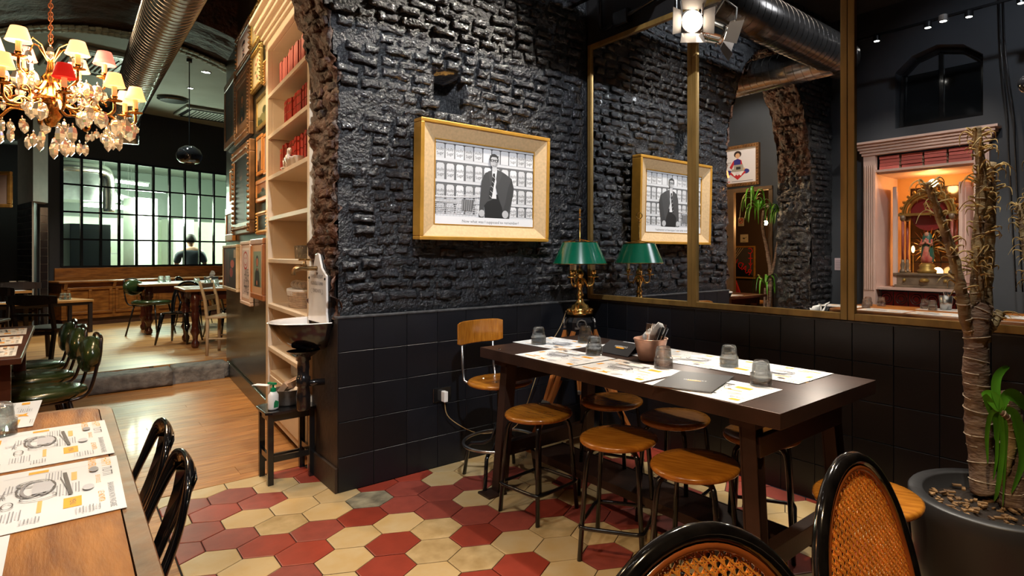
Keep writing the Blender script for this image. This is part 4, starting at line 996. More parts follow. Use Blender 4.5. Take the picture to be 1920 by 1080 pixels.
for i in range(7): grd.tube([Q4 @ Vector((0.069*math.cos(a), 0.069*math.sin(a), -0.16+i*.012)) for a in [k_*PI/8 for k_ in range(16)]], .0018, 5, closed=True)
part('cooling_fin', grd, M_steel, sp)
part('hanger', MB().cyl((0, 0, .22), (0, 0, .42), .01, n=8), M_black_metal, sp)
solo('flex', MB().tube(catmull([(0.92, -0.10, 3.2), (0.90, -0.10, 2.75), (0.93, -0.12, 2.60), (1.0, -0.14, 2.56), (1.03, -0.13, 2.50)]), .006, 6), M_steel, 'grey metal flex looping down beside the theatre spotlight', 'cable', smooth=True)
rl = MB(); rl.bx(-1.6, 1.9, -.02, .02, -.02, .02); solo('light_rail', rl, M_black_metal, 'black lighting rail running above the mirrors', 'rail', (1.4, -0.164, 3.0))
cd_ = MB(); cd_.tube(catmull([(0.15, -.03, 3.5), (0.15, -.03, 2.90), (0.16, -.03, 2.82), (0.20, -.03, 2.80), (0.40, -.03, 2.83), (1.2, -.03, 2.93), (2.8, -.03, 3.1)], 5), .014, 8)
solo('conduit', cd_, M_black_metal, 'black pipe bending along the wall above the first mirror', 'pipe', smooth=True)
ju = solo('junction_box', MB().bx(-.07, .07, -.05, 0, -.05, .05), M_black_metal, 'black box on the wall above the first mirror', 'box', (0.36, 0.0, 2.83), bevel=.008)
# ---- steel ventilation ducts
M_duct = mat('galvanised_duct', (0.34, 0.32, 0.30), 0.22, 1.0, var=0.2, vscale=5, bump=0.003, bscale=5)
def duct(path, r, name_lbl, step=0.075, m=None):
    m = m or M_duct
    t = thing('ventilation_duct', name_lbl, 'duct', (0, 0, 0))
    P_ = [Vector(p) for p in path]; part('pipe', MB().tube(P_, r, 32), m, t, smooth=True)
    rb = MB(); acc = 0
    for a, b in zip(P_, P_[1:]):
        L_ = (b-a).length; n = max(1, int(L_/step)); t_ = (b-a).normalized(); x = t_.cross(Vector((0, 0, 1))).normalized() if abs(t_.z) < .9 else Vector((1, 0, 0)); y = t_.cross(x)
        for i in range(n):
            c = a+(b-a)*(i/n); rb.tube([c+x*(math.cos(u)*(r+.001))+y*(math.sin(u)*(r+.001)) for u in [k_*PI/12 for k_ in range(24)]], .0032, 4, closed=True)
    part('spiral_seam', rb, m, t, smooth=True); return t
DY, DZ = -2.23, 2.99
M_duct_dark = mat('dark_lacquered_duct', (0.10, 0.092, 0.088), 0.2, 0.9, var=.2, vscale=5, bump=0.003, bscale=5)
duct([(0.75, DY, DZ), (0.2, DY, DZ), (-6.1, DY, DZ), (-6.25, DY, DZ-.03), (-6.36, DY, DZ-.14), (-6.38, DY, DZ-.34)], 0.155, 'long spiral steel duct running through the archway under the ceiling')
duct([(0.74, -0.25, 3.02), (0.74, -1.2, 3.02), (0.75, DY+.05, 3.02), (0.75, DY-.18, 3.0)], 0.17, 'wide dark spiral duct crossing the front room under the ceiling', m=M_duct_dark)
# ---- potted plant
px_, py_ = 2.63, -0.56
pot = thing('potted_plant', 'tall bare-stemmed cane plant in a black conical pot before the third mirror', 'plant', (px_, py_, 0))
M_pot = mat('matt_black_pot', (0.026, 0.026, 0.028), 0.42, var=0.08, vscale=3)
part('pot', MB().lathe([(0.0001, 0), (0.15, 0), (0.165, 0.01), (0.205, 0.10), (0.24, 0.24), (0.255, 0.40), (0.257, 0.45), (0.253, 0.455), (0.215, 0.455), (0.210, 0.45), (0.21, 0.40), (0.0001, 0.40)], n=48, cap=False), M_pot, pot, smooth=True)
so_ = MB(); rs = random.Random(9)
for i in range(170):
    a, r = rs.uniform(0, 6.3), 0.2*math.sqrt(rs.random()); so_.box((math.cos(a)*r, math.sin(a)*r, 0.402+rs.uniform(0, .014)), (rs.uniform(.01, .03), rs.uniform(.006, .014), .005), rs.uniform(0, 3)); 
part('soil', MB().lathe([(.0001, .402), (.209, .402)], n=32, cap=False), mat('dark_soil', (.02, .012, .008), .9, bump=.01, bscale=60), pot)
part('bark_chips', so_, mat('bark_chips', (0.05, 0.022, 0.010), 0.8, col2=(0.36, 0.21, 0.09), vscale=30, rnd=0.2), pot, stuff=True)
M_bark = mat('ringed_cane_bark', (0.15, 0.085, 0.06), 0.75, col2=(0.36, 0.25, 0.18), vscale=20, stretch=(1, 1, 3), bump=0.006, bscale=45)
M_bark2 = mat('yellowed_bark', (0.17, 0.10, 0.06), 0.7, col2=(0.60, 0.46, 0.24), vscale=9, stretch=(1, 1, 2), bump=0.006, bscale=40)
M_husk = mat('dry_husk', (0.55, 0.38, 0.14), 0.7, var=0.3, vscale=20)
def stem(path, r0, r1, m, name='trunk', rings=True, husk=0, seed=0, parent=None):
    pts = catmull(path, 8); n = len(pts); rq = random.Random(seed); rad = []
    # resample to even spacing
    ev = [pts[0]]; d = 0.012
    for a, b in zip(pts, pts[1:]):
        L_ = (b-a).length; k_ = max(1, int(L_/d)); ev += [a+(b-a)*((q+1)/k_) for q in range(k_)]
    n = len(ev); mb = MB()
    rad = [(r0+(r1-r0)*i/(n-1))*(1+0.07*((i % 3) == 0)*(rq.random())+0.05*math.sin(i*.5+seed)) for i in range(n)]
    mb.tube(ev, rad, 14)
    mb.v = [(x+.004*nz(x, y, z, 30), y+.004*nz(y, z, x, 30), z+.003*nz(z, x, y, 40)) for x, y, z in mb.v]
    tr = part(name, mb, m, parent or pot, smooth=True)
    hk = MB()
    for i in range(3, n-2, 3):
        if not rings: break
        t_ = (ev[i+1]-ev[i-1]).normalized(); x = t_.orthogonal().normalized(); y = t_.cross(x); a0 = rq.uniform(0, 6.3); rr_ = rad[i]*1.01; tl = rq.uniform(-.25, .25)
        hk.tube([ev[i]+x*(math.cos(a)*rr_)+y*(math.sin(a)*rr_)+t_*(tl*rr_*math.cos(a-a0)) for a in [a0+k_*0.45 for k_ in range(rq.randint(8, 13))]], .0021, 4)
    if rings: part('leaf_scar', hk, mat('pale_leaf_scar', (0.55, 0.44, 0.32), 0.7, var=0.2, vscale=30), tr, stuff=True)
    if husk:
        hb = MB()
        for q in range(husk):
            i = int((1-rq.random()**1.6*0.75)*(n-1)); c = ev[i]; a = rq.uniform(0, 6.3); L_ = rq.uniform(.02, .07); u = Vector((math.cos(a), math.sin(a), 0)); s_ = rq.uniform(.3, 1.4)
            v_ = Vector((-u.y, u.x, 0))*rq.uniform(-.8, .8)
            pp = [c+u*rad[i]*.8, c+u*(rad[i]+L_*.35)+Vector((0, 0, L_*.25*s_)), c+(u+v_*.5)*(rad[i]+L_*.6)+Vector((0, 0, L_*.1)), c+(u*.8+v_)*(rad[i]+L_*.8)-Vector((0, 0, L_*.35*s_))]
            hb.tube(catmull(pp, 3), [.0035]*4+[.002]*4+[.0008]*2, 4)
        part('dry_husk', hb, M_husk, tr, stuff=True)
    return tr
def atp(px, py, t):            # point seen at pixel, at ground distance factor t along the view ray
    d = _ray(px); return Vector((CAM[0]+d[0]*t-px_, CAM[1]+d[1]*t-py_, H_CAM-(py-CY)/F_PX*t))
D0 = 2.02
stem([atp(1848, 925, D0-.02), atp(1838, 840, D0), atp(1830, 720, D0), atp(1832, 610, D0), atp(1842, 570, D0)], 0.043, 0.036, M_bark, seed=1)
stem([atp(1832, 640, D0), atp(1812, 605, D0-.01), atp(1800, 531, D0-.02), atp(1786, 477, D0-.02), atp(1767, 420, D0-.03), atp(1752, 380, D0-.04), atp(1739, 342, D0-.05)], 0.021, 0.011, M_bark2, husk=60, seed=2)
stem([atp(1836, 640, D0), atp(1832, 560, D0), atp(1834, 453, D0), atp(1840, 337, D0), atp(1832, 238, D0)], 0.022, 0.013, M_bark2, husk=90, seed=3)
stem([atp(1846, 640, D0), atp(1848, 570, D0+.05), atp(1853, 453, D0+.06), atp(1857, 305, D0+.06)], 0.023, 0.018, M_bark2, husk=45, seed=4)
stem([atp(1850, 620, D0+.02), atp(1868, 596, D0+.03), atp(1876, 585, D0+.03)], 0.02, 0.017, M_bark2, seed=5, husk=6)
stem([atp(1900, 950, D0-.1), atp(1900, 850, D0-.1), atp(1895, 735, D0-.1)], 0.038, 0.030, M_bark, seed=6)
stem([atp(1878, 925, D0-.05), atp(1885, 880, D0-.12), atp(1898, 830, D0-.14), atp(1892, 790, D0-.16), atp(1877, 772, D0-.18)], 0.016, 0.009, M_bark2, seed=7)
M_leaf = mat('fresh_green_leaf', (0.11, 0.36, 0.025), 0.35, var=0.3, vscale=6, coat=0.2)
def leaf(path, w_, parent, m=None, name='leaf', n=5, up=Vector((0, 0, 1)), fold=0.25):
    pts = catmull(path, n); k_ = len(pts); mb = MB()
    for i, p_ in enumerate(pts):
        t_ = (pts[min(i+1, k_-1)]-pts[max(0, i-1)]).normalized(); s_ = t_.cross(up)
        if s_.length < .05: s_ = Vector((1, 0, 0))
        s_.normalize(); nn = s_.cross(t_); u = i/(k_-1); ww = w_*(math.sin(PI*min(1, (u*.9+.1)))**0.7)*(1-.1*u)+.0006
        if i == k_-1: ww = .0006
        mb.v += [tuple(p_-s_*ww+nn*ww*fold), tuple(p_), tuple(p_+s_*ww+nn*ww*fold)]
    for i in range(k_-1):
        for j in (0, 1): mb.f.append((3*i+j, 3*i+j+1, 3*i+4+j, 3*i+3+j)); mb.m.append(0)
    return part(name, mb, m or M_leaf, parent, smooth=True)
q0_ = D0-.18
node = atp(1876, 769, q0_)
camr = Vector((math.cos(PSI), math.sin(PSI), 0)); camf = Vector((-math.sin(PSI), math.cos(PSI), 0))
for pth_, w_ in (([(1876, 769), (1866, 735), (1868, 708), (1880, 693), (1893, 688)], .016), ([(1876, 769), (1858, 745), (1840, 737)], .022), ([(1845, 740), (1856, 762), (1868, 790), (1866, 826)], .016),
                 ([(1876, 769), (1885, 742), (1902, 742), (1920, 760), (1932, 778)], .020), ([(1876, 769), (1898, 775), (1912, 815), (1916, 865), (1896, 926)], .018), ([(1876, 769), (1858, 775), (1850, 815), (1852, 870)], .008),
                 ([(1876, 769), (1879, 840), (1870, 915), (1864, 940)], .009), ([(1876, 769), (1870, 810), (1868, 860), (1862, 900)], .006), ([(1876, 769), (1886, 800), (1884, 860), (1880, 950)], .006)):
    leaf([atp(a, b, q0_+.01*i) for i, (a, b) in enumerate(pth_)], w_, pot, up=-camf)
# ---- cane chairs
M_bent = mat('black_lacquered_bentwood', (0.008, 0.007, 0.007), 0.12, coat=0.8, var=0.5, vscale=30)
M_rattan = mat('orange_rattan', (0.85, 0.34, 0.05), 0.38, var=0.2, vscale=30)
M_rim = mat('red_brown_bent_rim', (0.32, 0.085, 0.02), 0.25, var=0.2, coat=0.4)
def cane_panel(rx, rz_, pitch=0.0145):
    mb = MB()
    def strip(cx_, cz_, ang, y, w_=.0024, th=.0009):
        dx, dz = math.cos(ang), math.sin(ang); A_ = (dx/rx)**2+(dz/rz_)**2; B_ = 2*(cx_*dx/rx**2+cz_*dz/rz_**2); C_ = (cx_/rx)**2+(cz_/rz_)**2-1; D_ = B_*B_-4*A_*C_
        if D_ <= 0: return
        t0, t1 = (-B_-math.sqrt(D_))/2/A_, (-B_+math.sqrt(D_))/2/A_; n = max(2, int((t1-t0)/.04))
        nx_, nz_ = -dz*w_/2, dx*w_/2; vs = []
        for i in range(n+1):
            t = t0+(t1-t0)*i/n; x, z = cx_+dx*t, cz_+dz*t; yy_ = y+0.05*(x/rx)**2*rx
            vs += [(x-nx_, yy_, z-nz_), (x+nx_, yy_, z+nz_)]
        mb.add(vs, [(2*i, 2*i+1, 2*i+3, 2*i+2) for i in range(n)])
    k_ = int(max(rx, rz_)*1.5/pitch)+2
    for i in range(-k_, k_):
        for q in (-.0022, .0022):
            strip(0, i*pitch+q, 0, 0.0006, .0019); strip(i*pitch+q, 0, PI/2, -0.0006, .0019)
        strip((i+.5)*pitch, 0, PI/4, 0.0018, .0026); strip((i+.5)*pitch, 0, -PI/4, -.0018, .0026)
    return mb
def cane_chair(loc, rz, label, first=None):
    if first: return dup(first, loc, rz, label)
    t = thing('cane_chair', label, 'chair', loc, rz, 'cane-backed bentwood chairs'); t['label'] = label     # faces local -y; back at +y
    rx, rz2, zc = 0.175, 0.215, 0.645; tilt = Matrix.Translation((0, 0.205, 0.42)) @ Matrix.Rotation(-0.26, 4, 'X') @ Matrix.Translation((0, 0, -0.42))
    ho = MB(); ho.tube([(rx*1.08*math.cos(a), 0.045*math.cos(a)**2*rx*1.0, zc+rz2*1.06*math.sin(a)) for a in [i*PI/32 for i in range(64)]], 0.0135, 12, closed=True); ho.xf(tilt)
    part('back_hoop', ho, M_bent, t, smooth=True)
    ir = MB(); ir.tube([((rx-.004)*math.cos(a), 0.05*math.cos(a)**2*rx-.004, zc+(rz2-.004)*math.sin(a)) for a in [i*PI/32 for i in range(64)]], 0.006, 8, closed=True); ir.xf(tilt); part('inner_rim', ir, M_rim, t, smooth=True)
    cp = cane_panel(rx, rz2); cp.v = [(x, y, z+zc) for x, y, z in cp.v]; cp.xf(tilt); o = part('cane_weave', cp, M_rattan, t, stuff=True); sm = o.modifiers.new('solid', 'SOLIDIFY'); sm.thickness = 0.0012
    se = MB(); se.tube([(0.20*math.cos(a), 0.19*math.sin(a), 0.435) for a in [i*PI/20 for i in range(40)]], 0.017, 10, closed=True); part('seat_frame', se, M_bent, t, smooth=True)
    sp_ = cane_panel(0.19, 0.18, 0.014); sp_.v = [(x, z, 0.44+y*.2) for x, y, z in sp_.v]; part('seat_cane', sp_, M_rattan, t, stuff=True)
    for sx in (-1, 1):
        part('leg', MB().tube([(sx*.13, -.12, .43), (sx*.15, -.15, .2), (sx*.165, -.175, 0)], [.016, .014, .011], 10), M_bent, t, smooth=True)
        part('leg', MB().tube([(sx*.13, .215, .50), (sx*.13, .185, .40), (sx*.15, .20, .2), (sx*.165, .25, 0)], [.014, .015, .014, .011], 10), M_bent, t, smooth=True)
    part('leg_ring', MB().tube([(0.148*math.cos(a), 0.15*math.sin(a)+.01, 0.24) for a in [i*PI/16 for i in range(32)]], 0.009, 8, closed=True), M_bent, t, smooth=True)
    return t
c1 = REL(0.445, 1.085); c2 = REL(0.118, 0.805)
CC1 = (CAM[0], CAM[1])
def place_back(cx_, cy_, face, label, first=None):     # cx,cy: middle of the hoop top; face: world angle the sitter looks
    rz = face+PI/2; bx0, by0 = -math.sin(rz)*0.33, math.cos(rz)*0.33   # hoop top is ~0.33 behind the chair centre
    return cane_chair((cx_-bx0, cy_-by0, 0), rz, label, first)
cc = place_back(c1[0], c1[1], 0.05, 'cane-backed bentwood chair in front of the potted plant, its oval back seen at an angle')
place_back(c2[0], c2[1], -0.32, 'cane-backed bentwood chair at the bottom edge, nearest of the two', cc)
# table at the bottom right corner, only a placemat corner shows
tr_ = thing('dining_table', 'dark-legged table at the lower right edge carrying a white placemat', 'table', (3.55, -1.75, 0))
part('tabletop', MB().bx(-.35, .35, -.45, .45, .715, .745), M_dark_wood, tr_, bevel=.004)
for sx in (-1, 1):
    for s_ in (-1, 1): part('leg', MB().bx(sx*.29-.02, sx*.29+.02, s_*.40-.02, s_*.40+.02, 0, .715), M_black_metal, tr_)
placemat(3.40, -1.78, .746, PI/2, 'white placemat on the table at the lower right edge', 'placemat at the right edge')
# ---- rustic wooden table at the left with placemats
NZT = 0.72
sc2 = (H_CAM-NZT)/(H_CAM-.75)
lt = thing('rustic_table', 'worn varnished wooden table with rounded corners in the left foreground', 'table', (1.32, -3.06, 0))
M_rustic = mat('worn_varnished_pine', (0.14, 0.033, 0.004), 0.5, col2=(0.45, 0.17, 0.03), vscale=2.4, stretch=(1.5, 9, 2), detail=8, coat=0.05, spec=.25, bump=0.001, bscale=25)
def rrect(hx, hy, r, n=8):
    out = []
    for cx_, cy_, a0 in ((hx-r, hy-r, 0), (-hx+r, hy-r, PI/2), (-hx+r, -hy+r, PI), (hx-r, -hy+r, 3*PI/2)):
        for i in range(n+1): a = a0+PI/2*i/n; out.append((cx_+r*math.cos(a), cy_+r*math.sin(a)))
    return out
HX, HY = 0.845, 0.40
ot = rrect(HX, HY, 0.09); it = rrect(HX-.034, HY-.034, 0.06); n_ = len(ot); mb = MB()
mb.add([(x, y, NZT-.04) for x, y in ot]+[(x, y, NZT-.008) for x, y in ot]+[(x*.995, y*.992, NZT-.001) for x, y in ot]+[(x, y, NZT-.001) for x, y in it]+[(x, y, NZT-.04) for x, y in it],
       [(k_*n_+i, k_*n_+(i+1) % n_, (k_+1)*n_+(i+1) % n_, (k_+1)*n_+i) for k_ in range(4) for i in range(n_)]+[(4*n_+i, 4*n_+(i+1) % n_, (i+1) % n_, i) for i in range(n_)])
part('edge_board', mb, mat('worn_table_edge', (0.06, 0.022, 0.007), 0.42, col2=(0.26, 0.105, 0.03), vscale=7, stretch=(1, 1, 3), coat=0.15, bump=0.002, bscale=20), lt)
it2 = rrect(HX-.037, HY-.037, 0.058)
part('tabletop', MB().prism(it2, NZT-.035, NZT), M_rustic, lt)
for sx in (-1, 1):
    for s_ in (-1, 1): part('leg', MB().lathe([(.03, 0), (.035, .03), (.025, .05), (.032, .3), (.038, .55), (.03, .58), (.04, .60), (.04, .68)], (sx*.72, s_*.28, 0), 14), M_dark_wood, lt, smooth=True)
part('apron', MB().bx(-.72, .72, -.29, .29, NZT-.12, NZT-.036), M_dark_wood, lt)
GL = 'printed paper placemats on the rustic table'
yE = -2.781+(-2.69+2.781)*sc2
def sx_(x): return CAM[0]+(x-CAM[0])*sc2
placemat(sx_(1.083), yE-MH/2-.002, NZT+.001, .01, 'placemat on the right edge of the rustic table, farther of the pair', GL)
placemat(sx_(1.50), yE-MH/2+.0, NZT+.001, -.01, 'placemat on the right edge of the rustic table, nearer of the pair', GL)
placemat(sx_(0.63), yE-.16-MH/2, NZT+.002, PI-.03, 'placemat at the far left corner of the rustic table', GL)
placemat(sx_(1.90), yE-.17-MH/2, NZT+.002, PI, 'placemat at the near end of the rustic table, cut by the frame', GL)
placemat(1.32, -3.29, NZT+.001, PI, 'placemat on the wall side of the rustic table', GL)
GG = 'upturned tumblers on the rustic table'
x, y = G(-4, 818, NZT); tumbler(x, y, NZT+.003, 'upturned ribbed glass at the left frame edge on the rustic table', GG)
for x, y, lb in ((0.75, -3.28, 'upturned glass on the wall side of the rustic table, seen in the mirror'), (0.66, -3.18, 'upturned glass at the far end of the rustic table, seen in the mirror'), (1.16, -3.26, 'upturned glass before the steel cup, left, seen in the mirror'), (1.26, -3.16, 'upturned glass before the steel cup, right, seen in the mirror'), (1.70, -3.2, 'upturned glass near the cane plant reflection on the rustic table')): tumbler(x, y, NZT+.003, lb, GG)
cu_ = thing('cutlery_cup', 'steel cup filled with cutlery and a napkin on the rustic table', 'cup', (1.33, -3.30, NZT+.003))
part('cup', MB().lathe([(0.0001, 0), (.045, 0), (.06, .13), (.057, .13), (.043, .004), (0.0001, .004)], n=24, cap=False), M_steel, cu_, smooth=True)
cq = MB(); [cq.bar((0, .01*i-.02, .03), (.02*i-.03, .012*i-.02, .17), .012, .003) for i in range(5)]; part('cutlery', cq, M_chrome, cu_)
# ---- pressed-metal chairs
def metal_chair(loc, rz, label, group, first=None):
    if first: return dup(first, loc, rz, label, group)
    t = thing('metal_chair', label, 'chair', loc, rz, group)           # faces local -y, back at +y
    M_ = mat('gloss_black_sheet_metal', (0.006, 0.006, 0.007), 0.10, 0.3, coat=0.9)
    part('seat', MB().prism(rrect(.175, .17, .05, 5), .43, .45), M_, t, bevel=.006)
    path = catmull([(-.160, .150, .42), (-.172, .185, .56), (-.162, .225, .70), (-.118, .252, .81), (-.06, .266, .848), (0, .27, .856), (.06, .266, .848), (.118, .252, .81), (.162, .225, .70), (.172, .185, .56), (.160, .150, .42)], 7)
    hoop = MB(); k_ = len(path); 
    for i, p_ in enumerate(path):
        t_ = (path[min(i+1, k_-1)]-path[max(0, i-1)]).normalized(); nn = Vector((0, 1, 0.25)).normalized(); s_ = t_.cross(nn).normalized(); nn = s_.cross(t_)
        u = abs(i/(k_-1)-.5)*2; ww = .050+.010*(1-u)
        for q in range(10):
            a = 2*PI*q/10; hoop.v.append(tuple(p_+s_*(math.cos(a)*ww*.55)+nn*(math.sin(a)*.010)))
    for i in range(k_-1):
        for q in range(10): hoop.f.append((i*10+q, i*10+(q+1) % 10, (i+1)*10+(q+1) % 10, (i+1)*10+q)); hoop.m.append(0)
    part('back_hoop', hoop, M_, t, smooth=True)
    sl = MB(); pp = [(0, .165, .44, .05), (0, .19, .54, .048), (0, .22, .64, .055), (0, .245, .73, .075), (0, .26, .80, .11), (0, .267, .845, .13)]
    for x, y, z, w_ in pp: sl.v += [(-w_, y, z), (-w_*.35, y+.010, z), (w_*.35, y+.010, z), (w_, y, z)]
    for i in range(len(pp)-1):
        for j in range(3): sl.f.append((4*i+j, 4*i+j+1, 4*i+5+j, 4*i+4+j)); sl.m.append(0)
    o = part('splat', sl, M_, t, smooth=True); sm = o.modifiers.new('solid', 'SOLIDIFY'); sm.thickness = .004
    for sx in (-1, 1):
        for s_ in (-1, 1):
            lg = MB(); a = (sx*.15, s_*.145, .435); b = (sx*.205, s_*.215, 0); lg.tube([a, b], [.034, .013], 8, flatx=.6); part('leg', lg, M_, t, smooth=True)
    part('brace', MB().bar((-.17, -.17, .30), (.17, .17, .30), .02, .006).bar((-.17, .17, .30), (.17, -.17, .30), .02, .006), M_, t); return t
GC = 'glossy black metal chairs at the rustic table'
mc = metal_chair((0.0, 0, 0), 0, 'x', GC); KC = None
mc.scale = (1.15, 1, .785); mc.location = (1.19, -2.80, 0); mc['label'] = 'glossy black sheet-metal chair nearest us, pushed up to the rustic table'
dup(mc, (0.765, -2.80, 0), 0.0, 'glossy black sheet-metal chair, second along the rustic table', GC)
dup(mc, (0.20, -3.02, 0), PI/2, 'glossy black sheet-metal chair at the far end of the rustic table', GC).scale = (.8, .8, .78)
# ---- wash basin on the pillar
SX, SZ = -0.20, 0
sk_ = thing('wash_basin', 'old black and white enamel wash basin with a high splashback on the pillar', 'sink', (-0.245, Y_N-0.016, 0))
M_bk_en = mat('black_enamel', (0.012, 0.010, 0.010), 0.18, coat=0.5, var=0.2)
RB = 0.215; bowl = MB(); NS = 28
prof = [(1.0, 0.878), (0.985, 0.868), (0.93, 0.84), (0.80, 0.79), (0.62, 0.75), (0.40, 0.73), (0.15, 0.722)]
def ring_(f, z, rx=0.205, ry=0.245): return [(f*rx*math.cos(a), -f*ry*math.sin(a), z) for a in [PI*i/NS for i in range(NS+1)]]
vs = []; fs = []
for f, z in prof: vs += ring_(f, z)
for i in range(len(prof)-1):
    for j in range(NS): fs.append((i*(NS+1)+j, (i+1)*(NS+1)+j, (i+1)*(NS+1)+j+1, i*(NS+1)+j+1))
fs.append(tuple((len(prof)-1)*(NS+1)+j for j in range(NS+1)))
back = [i*(NS+1) for i in range(len(prof))]+[i*(NS+1)+NS for i in range(len(prof)-1, -1, -1)]; fs.append(tuple(back)[::-1])
bowl.add(vs, fs); part('bowl', bowl, M_bk_en, sk_, smooth=True)
inn = MB(); vs = []; fs = []; pr2 = [(1.02, 0.882), (1.0, 0.886), (0.96, 0.880), (0.90, 0.862), (0.80, 0.825), (0.6, 0.785), (0.3, 0.765)]
for f, z in pr2: vs += ring_(f, z)
for i in range(len(pr2)-1):
    for j in range(NS): fs.append((i*(NS+1)+j, i*(NS+1)+j+1, (i+1)*(NS+1)+j+1, (i+1)*(NS+1)+j))
fs.append(tuple((len(pr2)-1)*(NS+1)+j for j in range(NS+1)))
inn.add(vs, fs); part('basin_lining', inn, M_white_enamel, sk_, smooth=True)
sil = [(-.165, .87), (.165, .87), (.150, .95), (.155, 1.02), (.150, 1.14), (.150, 1.20), (.12, 1.22), (.075, 1.25), (.045, 1.31), (.03, 1.345), (0, 1.357), (-.03, 1.345), (-.045, 1.31), (-.075, 1.25), (-.12, 1.22), (-.150, 1.20), (-.150, 1.14), (-.155, 1.02), (-.150, .95)]
sil = [(x, .87+(z-.87)*.78) for x, z in sil]
spb = MB(); spb.prism(sil, 0, .012); spb.xf(Matrix.Rotation(PI/2, 4, 'X')); part('splashback', spb, [M_white_enamel], sk_, bevel=.004)
bk2 = MB(); bk2.prism([(x*1.1, z) for x, z in sil], -.035, -.002); bk2.xf(Matrix.Rotation(PI/2, 4, 'X')); part('backing_board', bk2, M_bk_en, sk_, bevel=.004)
Q = Print(1, 1); INK = lin('#4a3a34')
Q.text(INK, 'NON ESISTONO POSATE', 0, .05, .026, 0, .72); Q.text(INK, 'MIGLIORI DELLE TUE MANI.', 0, .012, .026, 0, .66); Q.text(INK, 'TONEZ-NOTE', 0, -.028, .026, 0, .85); Q.ring(INK, -.085, -.03, .018, .012, .002, PI/2, PI*1.6); Q.ring(INK, .085, -.03, .018, .012, .002, -PI*.6, PI/2)
sheet(Q, 'inscription', sk_, plane_matrix((0, -.0135, 1.07), (1, 0, 0), (0, 0, 1)))
sc_ = MB()
for s_ in (-1, 1): n0 = len(sc_.v); sc_.lathe([(.008, 0), (.006, .004)], (0, 0, 0), 10); sc_.xf(Matrix.Translation((s_*.135, -.012, 1.11)) @ Matrix.Rotation(PI/2, 4, 'X'), n0)
part('screw', sc_, M_black_metal, sk_)
tap = MB(); tap.tube(catmull([(0, -.01, 1.165), (0, -.06, 1.165), (0, -.10, 1.168), (0, -.125, 1.155), (0, -.13, 1.13)], 4), [.012]*8+[.015]*4+[.012]*5, 10); tap.cyl((0, -.075, 1.17), (0, -.075, 1.205), .011, .008, 10)
tp_ = part('tap', tap, mat('aged_brass', (0.26, 0.16, 0.07), 0.35, 0.9, var=.3, vscale=30), sk_, smooth=True)
hn = MB(); hn.bar((-.03, -.075, 1.212), (.03, -.075, 1.212), .01, .01); hn.bar((0, -.105, 1.212), (0, -.045, 1.212), .01, .01); part('handle', hn, M_gold, tp_, bevel=.003)
pp_ = MB(); pp_.lathe([(.08, .735), (.06, .715), (.035, .70), (.036, .685), (.028, .68), (.030, .645), (.028, .63), (.028, .60), (.034, .595), (.034, .55), (.028, .545), (.034, .50), (.034, .43), (.026, .42), (.0001, .42)], (.07, -.10, 0), 16, cap=False)
pp_.cyl((.07, -.10, .56), (.09, 0.0, .56), .018, n=10); part('waste_pipe', pp_, M_bk_en, sk_, smooth=True)
# small black stool below with soap, pan and papers
KT = 0.395
kt = thing('side_stool', 'small black wooden stool standing below the wash basin', 'stool', (-0.455, -1.865, 0))
part('seat', MB().prism([(-.125, -.10), (-.10, -.13), (.10, -.13), (.125, -.10), (.125, .10), (.10, .13), (-.10, .13), (-.125, .10)], KT-.016, KT), M_black_metal, kt, bevel=.003)
for sx in (-1, 1):
    for s_ in (-1, 1): part('leg', MB().bx(sx*.092-.014, sx*.092+.014, s_*.103-.014, s_*.103+.014, 0, KT-.016), M_black_metal, kt, bevel=.001)
    part('rail', MB().bx(sx*.092-.008, sx*.092+.008, -.09, .09, .10+.02*sx, .13+.02*sx), M_black_metal, kt); part('apron', MB().bx(sx*.092-.008, sx*.092+.008, -.09, .09, KT-.055, KT-.016), M_black_metal, kt)
    part('apron', MB().bx(-.08, .08, sx*.103-.008, sx*.103+.008, KT-.055, KT-.016), M_black_metal, kt); part('rail', MB().bx(-.08, .08, sx*.103-.008, sx*.103+.008, .13, .16), M_black_metal, kt)
sb_ = thing('soap_bottle', 'white soap bottle with a green pump on the small black stool', 'bottle', (-0.40, -1.945, KT), 0.4)
part('bottle', MB().lathe([(.0001, 0), (.026, 0), (.029, .01), (.028, .08), (.016, .098), (.011, .10)], n=20, sx=.8), mat('white_plastic', (0.8, 0.76, 0.7), 0.4), sb_, smooth=True)
M_grn = mat('green_plastic', (0.0, 0.22, 0.08), 0.35)
pu = MB(); pu.cyl((0, 0, .098), (0, 0, .118), .014, n=12); pu.cyl((0, 0, .118), (0, 0, .138), .005, n=8); pu.bar((-.035, 0, .142), (.018, 0, .142), .016, .010); part('pump', pu, M_grn, sb_)
Q = Print(1, 1); Q.poly(lin('#1d7a48'), [(-.014, -.02), (.012, -.02), (.016, .008), (-.004, .02), (-.012, .008)]); sheet(Q, 'label_print', sb_, plane_matrix((.0236, 0, .035), (0, 1, 0), (0, 0, 1)))
pn = thing('metal_pan', 'dented grey metal pan full of paper packs on the small black stool', 'pan', (-0.49, -1.84, KT))
part('pan', MB().lathe([(.0001, 0), (.078, 0), (.085, .01), (.086, .085), (.090, .087), (.083, .087), (.080, .012), (.0001, .008)], n=28, cap=False), mat('dull_aluminium', (0.28, 0.25, 0.23), 0.42, 0.85, bump=.006, bscale=14), pn, smooth=True)
